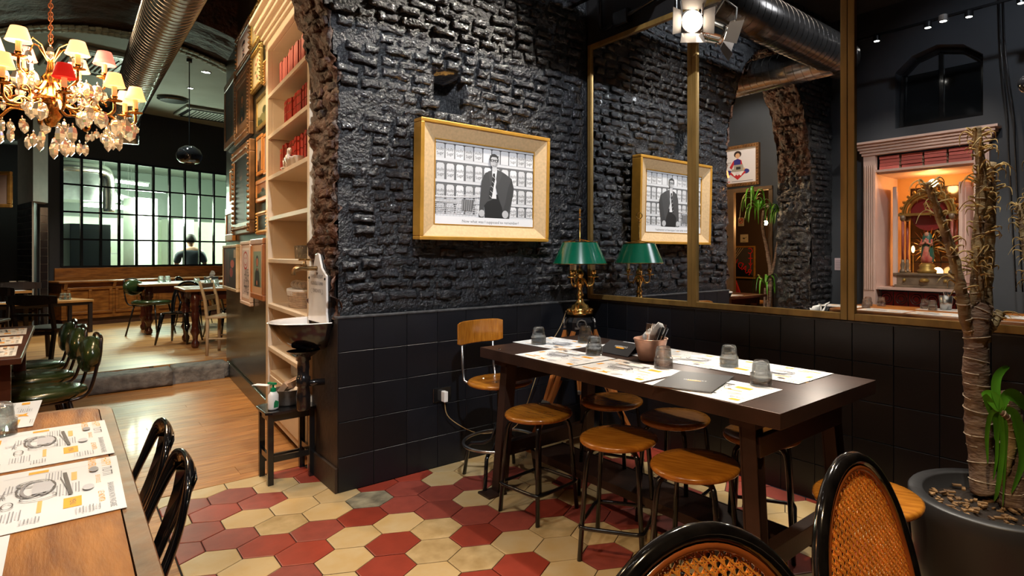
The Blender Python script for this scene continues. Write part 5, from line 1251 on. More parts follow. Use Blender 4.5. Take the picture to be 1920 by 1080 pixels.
for i, (dx, dz, ang, lb) in enumerate(((.0, .05, .45, 'pale paper pack leaning steeply in the metal pan'), (.02, .06, .9, 'pale paper pack lying slanted across the metal pan'))):
    o = solo('paper_pack', MB().bx(-.035, .035, -.055, .055, -.012, .012).bx(-.033, .033, -.053, .053, .013, .02), mat('kraft_pink_paper', (0.72, 0.54, 0.42), .7), lb, 'paper', (-.49+dx, -1.84+dx, KT+.10+i*.012), group='paper packs in the pan'); o.rotation_euler = (.2, -1.25+ang, .5)
solo('paper_sheet', MB().tube([(0, 0, 0)]*2, .001).__class__().bx(-.05, .05, -.02, .02, 0, .002), M_white_paper, 'curled white paper sticking out behind the soap bottle', 'paper', (-.46, -1.985, KT+.13), rz=.6)
# ================================================================== FAR ROOM
RG = 'things on the side wall'
def gpt(s, z, off=0.0): v = MG @ Vector((s, off, z)); return v
def gframe(s0, s1, zt0, zt1, zb0, zb1, label, fmat, fw, depth, art, grp='framed pictures on the side wall', orn=0, mount=None):
    """rectangle on the side wall; s0 farther left in the photo (larger s)"""
    depth = min(depth*.55, .045); sa, sb = max(s0, s1), min(s0, s1)+depth*2.2; zt = (zt0+zt1)/2; zb = (zb0+zb1)/2
    t = thing('picture_frame', label, 'picture', gpt((sa+sb)/2, (zt+zb)/2), RZG+PI, grp)     # local x to the right as seen, local y into the wall
    W_, H_ = (sa-sb), zt-zb; w2, h2 = W_/2-.004, H_/2-.003; f = MB()
    for x0, x1, z0, z1 in ((-w2, w2, -h2, -h2+fw), (-w2, w2, h2-fw, h2), (-w2, -w2+fw, -h2+fw, h2-fw), (w2-fw, w2, -h2+fw, h2-fw)): f.bx(x0, x1, -depth, -.002, z0, z1)
    part('frame', f, fmat, t, bevel=min(.006, fw*.25))
    if orn:
        ob = MB(); step_ = orn
        n = int(W_/step_)
        for i in range(n):
            for z in (-h2+fw*.5, h2-fw*.5): ob.ball((-w2+(i+.5)*2*w2/n, -depth-.001, z), step_*.36, 6, .9)
        n = int(H_/step_)
        for i in range(n):
            for x in (-w2+fw*.5, w2-fw*.5): ob.ball((x, -depth-.001, -h2+(i+.5)*2*h2/n), step_*.36, 6, .9)
        part('carving', ob, fmat, t, smooth=True)
    iw, ih = 2*(w2-fw), 2*(h2-fw); P = Print(iw, ih); art(P)
    yd = -depth+.007
    me = P.mesh('picture', 0.35); me.transform(plane_matrix((-iw/2, yd, -ih/2), (1, 0, 0), (0, 0, 1))); link('picture', me, t)
    return t
def landscape(c1, c2, c3):
    def f(P):
        P.rect(c1, 0, 0, 1, 1); P.poly(c2, [(0, 0), (1, 0), (1, .38), (.8, .45), (.6, .36), (.4, .42), (.2, .33), (0, .4)]); P.ell(c3, .62, .5, .16, .14); P.rect(c3, .60, .3, .64, .5); P.poly(c3, [(0, 0), (.5, 0), (.35, .2), (0, .25)])
    return f
def portrait(bg, body, skin, mat_=None):
    def f(P):
        if mat_: P.rect(mat_, 0, 0, 1, 1)
        a = .14 if mat_ else 0; P.rect(bg, a, a, 1-a, 1-a)
        P.poly(body, [(.25, a), (.75, a), (.70, .42), (.58, .52), (.42, .52), (.30, .42)]); P.ell(body, .5, .66, .13, .12); P.ell(skin, .5, .64, .095, .085); P.ell(skin, .47, .22, .06, .05)
        P.poly(skin, [(.46, .52), (.54, .52), (.52, .46), (.48, .46)])
    return f
def botanical(P):
    P.rect(lin('#b9a87f'), 0, 0, 1, 1); P.rect(lin('#cbbd95'), .12, .08, .88, .92)
    P.line(lin('#5a6b3a'), [(.5, .12), (.45, .45), (.55, .8)], .004)
    for x, y, c in ((.4, .7, '#a05a4a'), (.6, .78, '#b0705a'), (.35, .45, '#6c7a48'), (.62, .5, '#6c7a48'), (.5, .3, '#a86050'), (.6, .2, '#5d6b40')): P.ell(lin(c), x, y, .10, .05, 10)
def poster_man(P):
    P.rect(lin('#d9cfd2'), 0, 0, 1, 1); R_ = lin('#b03038'); K = lin('#1c1a1e')
    for i, ch in enumerate('SORRY BOYS'): a = PI*(.82-.64*i/9); P.text(R_, ch, .5+.36*math.cos(a), .66+.20*math.sin(a), .045, a-PI/2)
    P.ell(K, .5, .62, .13, .11); P.ell(lin('#d9cfd2'), .5, .50, .10, .10); P.rect(R_, .39, .56, .61, .585); P.ell(K, .44, .50, .03, .022, 8); P.ell(K, .56, .50, .03, .022, 8); P.poly(K, [(.42, .42), (.58, .42), (.54, .34), (.46, .34)])
    P.poly(R_, [(.5, .30), (.42, .26), (.42, .33)]); P.poly(R_, [(.5, .30), (.58, .26), (.58, .33)]); P.poly(K, [(.47, .27), (.53, .27), (.58, .17), (.42, .17)]); P.line(K, [(.35, .15), (.65, .15)], .004)
def oldmaster(P):
    P.rect(lin('#16120c'), 0, 0, 1, 1); P.poly(lin('#3a2212'), [(.2, 0), (.75, 0), (.68, .45), (.55, .62), (.4, .6), (.25, .4)]); P.ell(lin('#5a3418'), .47, .72, .10, .075); P.poly(lin('#20331f'), [(.7, 0), (1, 0), (1, .5), (.85, .4)]); P.ell(lin('#2c160b'), .47, .77, .12, .06)
def smiley(P):
    P.rect(lin('#c9a797'), 0, 0, 1, 1); P.rect(lin('#ddd0cf'), .10, .06, .94, .94); P.rect(lin('#c6b4b6'), .16, .12, .93, .90)
    R_ = lin('#a8322a'); P.ring(R_, .50, .72, .25, .145, .016); P.ring(R_, .50, .72, .15, .08, .009, PI*1.12, PI*1.88); P.ell(R_, .42, .76, .03, .02, 8); P.ell(R_, .58, .76, .03, .02, 8)
    for i, tx in enumerate(('WIPE', 'THAT', 'BLOODY', 'SMILE')): P.text(lin('#2a2226'), tx, .62, .50-.095*i, .095, 0, .92 if i != 2 else .72)
    P.text(lin('#2a2226'), 'OFF', .74, .135, .03)
def boxart(P):
    P.rect(lin('#2a1712'), 0, 0, 1, 1); P.poly(lin('#5a2c1c'), [(0, 0), (.25, 0), (.25, 1), (0, 1)]); P.ell(lin('#c05a4a'), .70, .60, .14, .10); P.ell(lin('#983a34'), .62, .38, .12, .12); P.rect(lin('#6d4030'), .35, .1, .42, .9); P.rect(lin('#b49a84'), .8, .75, .95, .95)
M_oldwood = mat('carved_walnut_gilt', (0.20, 0.095, 0.035), 0.4, 0.3, var=.4, vscale=12)
M_dgold = mat('dull_gold', (0.40, 0.26, 0.07), 0.38, 0.6, var=.25, vscale=15)
M_orwood = mat('orange_wood_frame', (0.48, 0.19, 0.045), 0.38, var=.2, vscale=6)
M_pale = mat('pale_wood_frame', (0.52, 0.36, 0.20), 0.5, var=.12)
sky_ = lin('#7a7460'); gr_ = lin('#37391f'); dk_ = lin('#171710')
FR = [((2.851, 2.013, 3.347, 3.2, 2.984, 2.873), 'brown-framed white poster of a bearded face with red lettering, highest on the left', M_oldwood, .05, .04, poster_man, .04),
      ((2.013, 1.525, 3.3, 3.203, 2.957, 2.882), 'thin gold frame with a botanical print, topmost beside the bookcase', M_dgold, .04, .05, botanical, .03),
      ((1.986, 1.502, 2.937, 2.859, 2.582, 2.54), 'thin gold frame with a botanical print, second down beside the bookcase', M_dgold, .04, .045, botanical, .03),
      ((1.495, 1.232, 2.73, 2.712, 2.533, 2.529), 'tiny beaded gold frame against the bookcase near the top', M_giltwood, .025, .03, portrait(lin('#7a5a40'), lin('#3a2a20'), lin('#b08a68')), .02),
      ((1.82, 1.256, 2.52, 2.481, 2.244, 2.218), 'flat gold frame with a pale landscape beside the books', M_dgold, .035, .03, landscape(lin('#a8a07c'), lin('#6f6c44'), lin('#3f4426')), 0),
      ((3.643, 2.868, 3.02, 2.983, 2.324, 2.33), 'tall dark portrait in a brown frame, at the far end of the wall', M_oldwood, .07, .05, oldmaster, 0),
      ((2.818, 1.92, 2.935, 2.806, 2.282, 2.214), 'portrait of a figure in a deep carved walnut frame, upper row', M_oldwood, .11, .07, portrait(lin('#5a4a34'), lin('#191512'), lin('#a87850'), lin('#6d4f36')), .03),
      ((1.808, 1.510, 2.199, 2.179, 1.875, 1.86), 'left one of two small orange wooden frames with a print of a tree', M_orwood, .03, .035, landscape(lin('#9a8a78'), lin('#5c4636'), lin('#2c1e16')), 0),
      ((1.500, 1.226, 2.175, 2.158, 1.856, 1.846), 'right one of two small orange wooden frames, touching the bookcase', M_orwood, .03, .035, portrait(lin('#8a7266'), lin('#4c3530'), lin('#b58f78')), 0),
      ((2.90, 1.833, 2.235, 2.172, 1.421, 1.419), 'largest picture, a dark old painting in an ornate dark gilt frame', M_oldwood, .10, .09, oldmaster, .045),
      ((3.341, 2.92, 2.105, 2.094, 1.749, 1.734), 'narrow pale wooden frame with a text print, left of the largest picture', M_orwood, .03, .03, lambda P: (P.rect(lin('#b5a28c'), 0, 0, 1, 1), [P.rect(lin('#2b2622'), .2, .55+.07*i, .8, .58+.07*i) for i in range(5)]), 0),
      ((3.499, 2.92, 1.721, 1.705, 1.368, 1.374), 'orange wooden frame with a red figure, lower left of the largest picture', M_orwood, .07, .06, portrait(lin('#5b3423'), lin('#9a3020'), lin('#b07850')), 0),
      ((1.771, 1.246, 1.841, 1.821, 1.653, 1.644), 'small square orange frame with a dark landscape beside the bookcase', M_orwood, .035, .05, landscape(lin('#8c5a34'), lin('#3b3a20'), lin('#1f2414')), 0),
      ((1.734, 1.226, 1.582, 1.577, 1.399, 1.389), 'small beaded gold frame with a dark picture, lowest beside the bookcase', M_giltwood, .035, .05, lambda P: (P.rect(dk_, 0, 0, 1, 1), P.ell(lin('#2f2c22'), .5, .5, .3, .3)), .025),
      ((3.60, 2.558, 1.337, 1.338, .876, .898), 'deep pale wooden box frame with a dark collage, lower left', M_pale, .03, .11, boxart, 0),
      ((2.527, 1.93, 1.357, 1.363, .788, .811), 'narrow white framed print with a red smiling face and black words', mat('pinkish_white_frame', (0.60, 0.44, 0.36), .5), .03, .06, smiley, 0),
      ((1.90, 1.246, 1.368, 1.366, .886, .885), 'brown glazed frame with a standing figure, lower right of the wall', mat('reddish_brown_frame', (0.30, 0.10, 0.03), .3, var=.2), .045, .12, portrait(lin('#6a7868'), lin('#1b1a16'), lin('#9a5a3a'), lin('#b08a6a')), 0)]
for c_, lb, m_, fw, dp, art, orn in FR: gframe(c_[0], c_[1], c_[2], c_[3], c_[4], c_[5], lb, m_, fw, dp, art, orn=orn)
# ---- bookcase in the side wall (local x along the wall away from the archway -> mirrored so +x runs to the archway)
bc = thing('bookcase', 'tall built-in cream bookcase with a moulded cornice between the pictures and the brick pillar', 'bookcase', gpt(1.315, 0), RZG+PI)
BW = 1.30; M_cr = M_cream
part('side_panel', MB().bx(0.0, 0.075, -0.03, 0.0, 0, 2.86).bx(0.055, 0.075, 0, 0.33, 0, 2.86), M_cr, bc, bevel=.002)
part('side_panel', MB().bx(BW-.05, BW, -0.03, 0.0, 0, 2.86).bx(BW-.05, BW-.03, 0, 0.33, 0, 2.86), M_cr, bc, bevel=.002)
part('back_panel', MB().bx(0.07, BW-.02, 0.32, 0.34, 0, 2.86), M_cr, bc)
co = MB(); nlay = [(0.0, 2.74, 2.80, .03), (0, 2.80, 2.83, .045), (0, 2.83, 2.87, .06), (0, 2.87, 2.90, .085), (0, 2.90, 2.95, .10), (0, 2.95, 2.975, .125)]
for _, z0, z1, d_ in nlay: co.bx(-d_+.03, BW, -d_, 0.0, z0, z1)
co.bx(.07, BW, 0, .33, 2.74, 2.76); part('cornice', co, M_cr, bc, bevel=.004)
SHZ = [0.569, 0.883, 1.211, 1.515, 1.813, 2.114, 2.413]
for z in SHZ: part('shelf', MB().bx(.075, BW-.05, -.015, .32, z-.022, z).bx(.075, BW-.05, -.028, -.012, z-.030, z-.002), M_cr, bc, bevel=.002)
part('plinth_door', MB().bx(.09, BW-.06, -.02, .0, .05, .36).bx(.16, BW-.14, -.03, -.02, .10, .31), M_cr, bc, bevel=.006)
part('shelf', MB().bx(.075, BW-.05, -.015, .32, .36, .39), M_cr, bc)
M_book = [mat('red_cloth_book', (0.42, 0.035, 0.02), .5, var=.1, rnd=.2), mat('pinkish_red_book', (0.50, 0.12, 0.10), .6, var=.1, rnd=.15)]
M_page = mat('book_pages', (0.62, 0.50, 0.36), .8)
rb = random.Random(11)
ORD = 'first second third fourth fifth sixth seventh eighth ninth tenth eleventh twelfth thirteenth fourteenth fifteenth sixteenth seventeenth eighteenth nineteenth twentieth twenty-first twenty-second twenty-third twenty-fourth'.split()
def book_meshes(m, w_, h_, d_, gilt):
    c = MB(); c.bx(-w_/2, w_/2, 0, .003, 0, h_); c.bx(-w_/2, -w_/2+.002, 0, d_, 0, h_); c.bx(w_/2-.002, w_/2, 0, d_, 0, h_)
    pg_ = MB().bx(-w_/2+.002, w_/2-.002, .003, d_-.004, .003, h_-.003); gl = MB()
    for z in (.12, .16, .82, .86, .55): gl.bx(-w_/2+.002, w_/2-.002, -.0008, 0, h_*z, h_*z+.004)
    return c.mesh('book', m), pg_.mesh('pages', M_page), (gl.mesh('gilt_bands', M_gold) if gilt else None)
bkc = {}
def put_book(M, x, y, z, w_, h_, m, gilt, label, group, lay=False, rz=0.0):
    key = (round(w_, 3), round(h_, 3), m.name, gilt)
    if key not in bkc: bkc[key] = book_meshes(m, w_, h_, .17, gilt)
    a, b, c = bkc[key]; o = link('book', a); tag(o, label, 'book', group); link('pages', b, o)
    if c: link('gilt_bands', c, o)
    o.matrix_world = M @ Matrix.Translation((x, y, z)) @ (Matrix.Rotation(PI/2, 4, 'Y') if lay else Matrix.Rotation(rz, 4, 'Y')); return o
MB_ = Matrix.Translation(gpt(1.315, 0)) @ Matrix.Rotation(RZG+PI, 4, 'Z')
for zi, lbl, x0, mi, nn in ((6, 'faded red cloth book standing on the top shelf of the bookcase', .10, 1, 22), (5, 'deep red gilt-lettered book on the second shelf of the bookcase', .30, 0, 20), (4, 'bright red gilt-banded book on the third shelf of the bookcase', .14, 0, 20)):
    x = x0
    for i in range(nn):
        w_ = rb.choice((.035, .04, .05, .055)); h_ = rb.choice((.22, .23, .235) if mi else (.195, .205, .21))
        if x+w_ > BW-.06: break
        put_book(MB_, x+w_/2, .03+rb.uniform(0, .012), SHZ[zi], w_-.002, h_, M_book[mi], mi == 0, ORD[i]+' '+lbl.replace(' standing', '')+' counted from the left', 'red books on the %s shelf' % ('top', 'second', 'third')[6-zi]); x += w_
# china ornament on the third shelf
orn = thing('china_figurine', 'white china horse figurine before the red books on the third shelf', 'ornament', MB_ @ Vector((.58, .0, SHZ[4])), RZG+PI)
M_china = mat('white_china', (.75, .66, .56), .25, coat=.4)
fg = MB(); fg.lathe([(.0001, 0), (.04, 0), (.04, .008), (.0001, .01)], n=14, sx=1.5); fg.tube(catmull([(-.05, 0, .06), (0, 0, .07), (.04, 0, .065), (.055, 0, .10), (.075, 0, .125), (.10, 0, .11)], 4), [.02]*6+[.024]*5+[.016]*5+[.012]*4+[.008]*1, 8)
for x, y in ((-.045, .012), (-.045, -.012), (.03, .012), (.035, -.012)): fg.tube([(x, y, .06), (x*1.05, y, .03), (x*.95, y, .005)], [.010, .006, .006], 6)
fg.tube([(-.06, 0, .065), (-.075, 0, .04), (-.07, 0, .02)], .006, 5)
part('horse', fg, M_china, orn, smooth=True)
cu2 = MB().lathe([(.0001, 0), (.02, 0), (.035, .05), (.04, .055), (.033, .05), (.018, .004), (.0001, .004)], n=16, cap=False).mesh('cup', M_china, True)
for i in range(3): o = link('cup', cu2, None, MB_ @ Vector((.70+.07*i, -.002+.01*i, SHZ[4]))); tag(o, ('white china cup next to the horse figurine on the third shelf', 'middle white china cup on the third shelf', 'white china cup farthest right on the third shelf')[i], 'cup', 'white cups on the third shelf')
gm_ = MB().lathe([(.0001, 0), (.028, 0), (.035, .09), (.033, .09), (.026, .004), (.0001, .004)], n=16, cap=False).mesh('tumbler', M_glass, True)
for i in range(3): o = link('tumbler', gm_, None, MB_ @ Vector((.55+.085*i, .08, SHZ[2]))); tag(o, ('left', 'middle', 'right')[i]+' empty drinking glass on the bookcase shelf above the basket', 'glass', 'glasses in the bookcase')
bsk = thing('bread_basket', 'woven white basket holding wrapped bread on the shelf behind the wash basin', 'basket', MB_ @ Vector((.55, .10, SHZ[1])), RZG+PI)
M_wick = mat('pale_wicker', (.55, .42, .32), .7, var=.2, vscale=30, bump=.003, bscale=60)
wk = MB()
for i in range(9): 
    f_ = 1+.02*i; wk.tube([(.17*f_*math.cos(a), .075*f_*math.sin(a), .008+.012*i) for a in [k_*PI/12 for k_ in range(24)]], .0065, 5, closed=True)
part('basket', wk, M_wick, bsk); part('cloth', MB().lathe([(.0001, .09), (.15, .10), (.185, .125), (.19, .11), (.18, .08)], n=22, sx=1.0, sy=.5, cap=False), M_white_paper, bsk, smooth=True)
for i in range(3):
    o = solo('wrapped_bread', MB().ball((0, 0, 0), .055, 10, .6).xf(Matrix.Diagonal((1.3, .8, 1, 1))), mat('patterned_wrap', (.6, .5, .4), .6, col2=(.18, .14, .12), vscale=40), ('left', 'middle', 'right')[i]+' patterned paper parcel heaped in the white basket', 'parcel', MB_ @ Vector((.45+.11*i, .09, SHZ[1]+.15)), group='parcels in the basket', smooth=True)
bx2 = solo('storage_box', MB().bx(-.1, .1, -.06, .06, 0, .15), M_steel, 'grey box with a dark blue lid on the low bookcase shelf', 'box', MB_ @ Vector((.48, .12, .39)), rz=RZG+PI, bevel=.004)
part('lid', MB().bx(-.105, .105, -.065, .065, .151, .18), mat('dark_blue_lid', (.01, .02, .10), .4), bx2, bevel=.004)
# ---- chandelier
CHX, CHY = REL((95-CX)/F_PX*3.2, 3.2)
def zc_(y): return H_CAM-(y-CY)/F_PX*3.2
ch = thing('chandelier', 'brass chandelier with small fabric shades and crystal drops hanging at the left', 'chandelier', (CHX, CHY, 0))
M_chb = mat('warm_brass', (0.62, 0.30, 0.08), 0.22, 1.0, bump=.001, bscale=80)
M_cry = mat('crystal', (1, .93, .84), 0.03, trans=1.0, ior=1.55, emit=(1.0, .62, .30), estr=0.2)  # faint glow put into the crystal, stands in for caught lamplight
Z0c = zc_(205)
co_ = MB(); co_.lathe([(.0001, -.10), (.02, -.09), (.035, -.06), (.05, -.03), (.03, 0), (.06, .03), (.075, .05), (.04, .08), (.025, .13), (.04, .17), (.02, .20), (.012, .25), (.02, .30), (.008, .33)], (0, 0, Z0c), 20); part('body', co_, M_chb, ch, smooth=True)
cn = MB(); z = Z0c+.33
while z < 3.9:
    cn.tube([(.009*math.cos(a), .003*math.sin(a), z+.014*math.sin(a)) for a in [i*PI/4 for i in range(8)]] if int(z*50) % 2 else [(.003*math.sin(a), .009*math.cos(a), z+.014*math.sin(a)) for a in [i*PI/4 for i in range(8)]], .0028, 4, closed=True); z += .024
cn.cyl((0.006, 0, Z0c+.3), (.006, 0, 3.9), .003, n=5); part('chain', cn, mat('red_brown_chain', (.30, .10, .04), .4, .6), ch)
def shade_mat(nm, c, e, s): return mat(nm, c, .7, emit=e, estr=s)
SHM = [shade_mat('lit_cream_shade', (.8, .62, .4), (1.0, .42, .17), 2.6), shade_mat('lit_pink_shade', (.8, .3, .3), (1.0, .15, .10), 2.0), shade_mat('red_shade', (.6, .03, .02), (1.0, .02, .01), .55), shade_mat('blue_shade', (.2, .3, .7), (.25, .3, .8), .7), shade_mat('lit_ivory_shade', (.8, .6, .35), (1.0, .45, .15), 2.0)]
M_bulb = mat('lit_bulb', (1, 1, 1), .5, emit=(1.0, .72, .40), estr=14)
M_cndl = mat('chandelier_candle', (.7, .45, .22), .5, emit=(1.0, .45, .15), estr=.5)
crm = {}
def drop(L_, w_):
    mb = MB(); n = 6
    mb.lathe([(.0001, 0), (.004, -.006), (.0045, -.010), (.0001, -.014)], n=6, cap=False); mb.lathe([(.0001, -.014), (w_*.35, -.014-L_*.15), (w_*.5, -.014-L_*.45), (w_*.42, -.014-L_*.75), (.0001, -.014-L_)], n=n, cap=False, sy=.7); return mb
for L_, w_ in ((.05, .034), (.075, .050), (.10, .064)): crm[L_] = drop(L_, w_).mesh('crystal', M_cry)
for q, c in enumerate([(x, y, z) for x, y, z in []]): pass
rc = random.Random(21)
def arm_at(ang, R, z_out, z_in, sh, ss=1.0):
    c_, s_ = math.cos(ang), math.sin(ang); ar = MB()
    ar.tube([Vector((c_*r, s_*r, z)) for r, z in [(p.x, p.z) for p in catmull([(.03, 0, z_in), (R*.35, 0, z_in-.06), (R*.62, 0, z_in-.05), (R*.85, 0, z_out-.07), (R*.99, 0, z_out-.05), (R, 0, z_out)], 5)]], .0075, 7)
    ar.tube([Vector((c_*r, s_*r, z)) for r, z in [(R*.55+.035*math.cos(u), z_in-.015+.035*math.sin(u)) for u in [k_*.5 for k_ in range(10)]]], .005, 5)
    ar.lathe([(.004, -.002), (.034, .006), (.036, .012), (.010, .014), (.016, .03), (.014, .035)], (c_*R, s_*R, z_out), 14)
    a_ = part('arm', ar, M_chb, ch, smooth=True)
    part('candle', MB().cyl((c_*R, s_*R, z_out+.03), (c_*R, s_*R, z_out+.085), .0125, n=10), M_cndl, a_)
    s0 = MB(); z1 = z_out+.085
    s0.lathe([(.048*ss, z1), (.041*ss, z1+.026), (.033*ss, z1+.058), (.029*ss, z1+.072)], (c_*R, s_*R, 0), 16, cap=False)
    s0.tube([(c_*R+.048*ss*math.cos(u), s_*R+.048*ss*math.sin(u), z1) for u in [k_*PI/8 for k_ in range(16)]], .002, 4, closed=True)
    o = part('lamp_shade', s0, sh, a_, smooth=True); sm = o.modifiers.new('solid', 'SOLIDIFY'); sm.thickness = .0015
    part('bulb', MB().ball((c_*R, s_*R, z1+.035), .018, 8, 1.4), M_bulb, a_, smooth=True)
    for k_ in range(5):
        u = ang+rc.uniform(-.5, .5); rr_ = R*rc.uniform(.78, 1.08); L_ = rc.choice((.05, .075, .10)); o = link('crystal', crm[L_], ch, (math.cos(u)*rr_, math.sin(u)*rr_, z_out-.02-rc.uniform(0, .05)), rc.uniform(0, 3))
n_out = 10
for i in range(n_out):
    arm_at(i*2*PI/n_out+.15, .365, Z0c+.02+.015*(i % 2), Z0c+.06, SHM[(2, 4, 4, 0, 4, 0, 1, 4, 3, 4)[i]])
for i in range(6): arm_at(i*2*PI/6+.5, .225, Z0c+.19+.02*(i % 2), Z0c+.15, SHM[(0, 1, 0, 1, 0, 0)[i]], 1.08)
for i in range(34):
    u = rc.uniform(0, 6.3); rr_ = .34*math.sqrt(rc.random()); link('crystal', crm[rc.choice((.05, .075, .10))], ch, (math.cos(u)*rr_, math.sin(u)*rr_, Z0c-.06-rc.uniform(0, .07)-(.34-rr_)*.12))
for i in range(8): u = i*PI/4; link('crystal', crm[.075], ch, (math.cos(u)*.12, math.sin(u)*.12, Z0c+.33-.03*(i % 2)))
tr2 = MB()
for i in range(8): u = i*PI/4; tr2.tube([Vector((math.cos(u)*r, math.sin(u)*r, z)) for r, z in ((.01, Z0c+.26), (.05, Z0c+.34), (.10, Z0c+.36), (.12, Z0c+.32))], .004, 5)
part('crown', tr2, M_chb, ch, smooth=True)
# ---- ceiling fittings of the far room
CZ = 3.66
def ceil_pt(px, py, z): x, y = G(px, py, z); return (x, y, z)
def downlight(px, py, lb, r=.045, z=CZ, e=60):
    c = ceil_pt(px, py, z); t = thing('downlight', lb, 'lamp', c, group='recessed ceiling spots'); part('ring', MB().lathe([(r, 0), (r*1.25, 0), (r*1.25, -.006), (r, -.01)], n=20, cap=False), M_black_metal, t)
    part('lens', MB().lathe([(.0001, -.003), (r, -.003)], n=16, cap=False), mat('lit_downlight', (1, 1, 1), .5, emit=(.9, 1.0, .92), estr=e), t); return c
dl1 = downlight(387, 135, 'bright recessed spot in the pale ceiling, nearer the pictures'); dl2 = downlight(357, 165, 'smaller recessed spot in the pale ceiling, farther back', .035)
c = ceil_pt(324, 184, CZ); solo('ceiling_speaker', MB().lathe([(.0001, -.05), (.17, -.05), (.20, -.03), (.20, 0)], n=28), M_black_metal, 'round dark speaker on the pale ceiling', 'speaker', c, smooth=False)
def cassette(c, w_, rz, lb, s_=.42):
    t = thing('ceiling_cassette', lb, 'air conditioner', c, rz, 'ceiling air units'); part('panel', MB().bx(-s_*w_, s_*w_, -s_, s_, -.05, 0), mat('cassette_grey', (.20, .21, .18), .5), t, bevel=.02)
    g_ = MB(); [g_.bx(-s_*w_*.6, s_*w_*.6, -s_*.6+i*s_*.12, -s_*.6+i*s_*.12+.012, -.062, -.05) for i in range(11)]; part('grille', g_, M_black_metal, t)
    v_ = MB(); v_.bx(-s_*w_*.9, -s_*w_*.75, -s_*.8, s_*.8, -.056, -.05); v_.bx(s_*w_*.75, s_*w_*.9, -s_*.8, s_*.8, -.056, -.05); v_.bx(-s_*w_*.7, s_*w_*.7, s_*.75, s_*.9, -.056, -.05); v_.bx(-s_*w_*.7, s_*w_*.7, -s_*.9, -s_*.75, -.056, -.05); part('vent_slot', v_, M_black_metal, t); return t
cassette(ceil_pt(392, 212, CZ), 1, .1, 'square air conditioning cassette in the pale ceiling by the pictures')
cassette(ceil_pt(170, 112, CZ), 1.6, .15, 'long air conditioning grille behind the chandelier', .40)
pcx, pcy = REL((355-CX)/F_PX*7.2, 7.2); pz = H_CAM-(291-CY)/F_PX*7.2
pt = thing('pendant_lamp', 'glossy black globe pendant hanging before the kitchen window', 'lamp', (pcx, pcy, pz))
part('globe', MB().lathe([(.0001, .12), (.05, .112), (.11, .07), (.14, 0), (.13, -.05), (.10, -.09), (.06, -.105), (.058, -.10), (.10, -.07)], n=32, cap=False), mat('glossy_black_globe', (.01, .01, .012), .06, coat=1.0), pt, smooth=True)
part('cord', MB().cyl((0, 0, .11), (0, 0, CZ-pz), .006, n=6), M_black_metal, pt); part('ceiling_rose', MB().lathe([(.0001, CZ-pz), (.03, CZ-pz), (.03, CZ-pz-.04), (.0001, CZ-pz-.05)], n=12), M_black_metal, pt)
# ---- panelled wooden counter below the kitchen window
ct = thing('panelled_counter', 'long brown panelled wooden counter under the kitchen window', 'counter', K0, math.atan2(dK.y, dK.x)); ZC = .84
M_cw = mat('honey_brown_panelling', (.13, .036, .006), .34, col2=(.30, .10, .018), vscale=4, stretch=(2, 2, 8), detail=6, coat=.3)
M_cw2 = mat('brown_counter_board', (.15, .045, .008), .35, col2=(.32, .115, .024), vscale=4, stretch=(2, 2, 9), coat=.3)
# local: x along window, y = toward kitchen
part('carcass', MB().bx(-.16, 4.4, -.46, -.02, .26, ZC-.03), M_cw, ct); part('kickboard', MB().bx(-.14, 4.4, -.43, -.02, .15, .26), M_dark_wood, ct)
part('worktop', MB().bx(-.21, 4.4, -.52, -.0, ZC-.03, ZC), M_cw2, ct, bevel=.008); part('upstand', MB().bx(-.09, 4.4, -.03, 0.0, ZC, 1.03), M_cw2, ct, bevel=.004)
for i in range(7):
    x0 = -.10+i*.60
    f = MB(); 
    for a, b, c_, d_ in ((x0, x0+.56, .33, .37), (x0, x0+.56, .70, .74), (x0, x0+.04, .37, .70), (x0+.52, x0+.56, .37, .70), (x0+.26, x0+.30, .37, .70)): f.bx(a, b, -.478, -.46, c_, d_)
    part('door', f, M_cw, ct, bevel=.006); part('keyhole_plate', MB().bx(x0+.25+.02, x0+.29, -.484, -.478, .50, .56), M_gold, ct)
    cb = MB(); cb.prism([(0, 0), (.05, 0), (.012, -.10), (0, -.10)], -.02, .02); cb.xf(Matrix.Translation((x0-.02, -.46, ZC-.03)) @ Matrix(((0, 0, 1, 0), (-1, 0, 0, 0), (0, 1, 0, 0), (0, 0, 0, 1)))); part('bracket', cb, M_cw, ct)
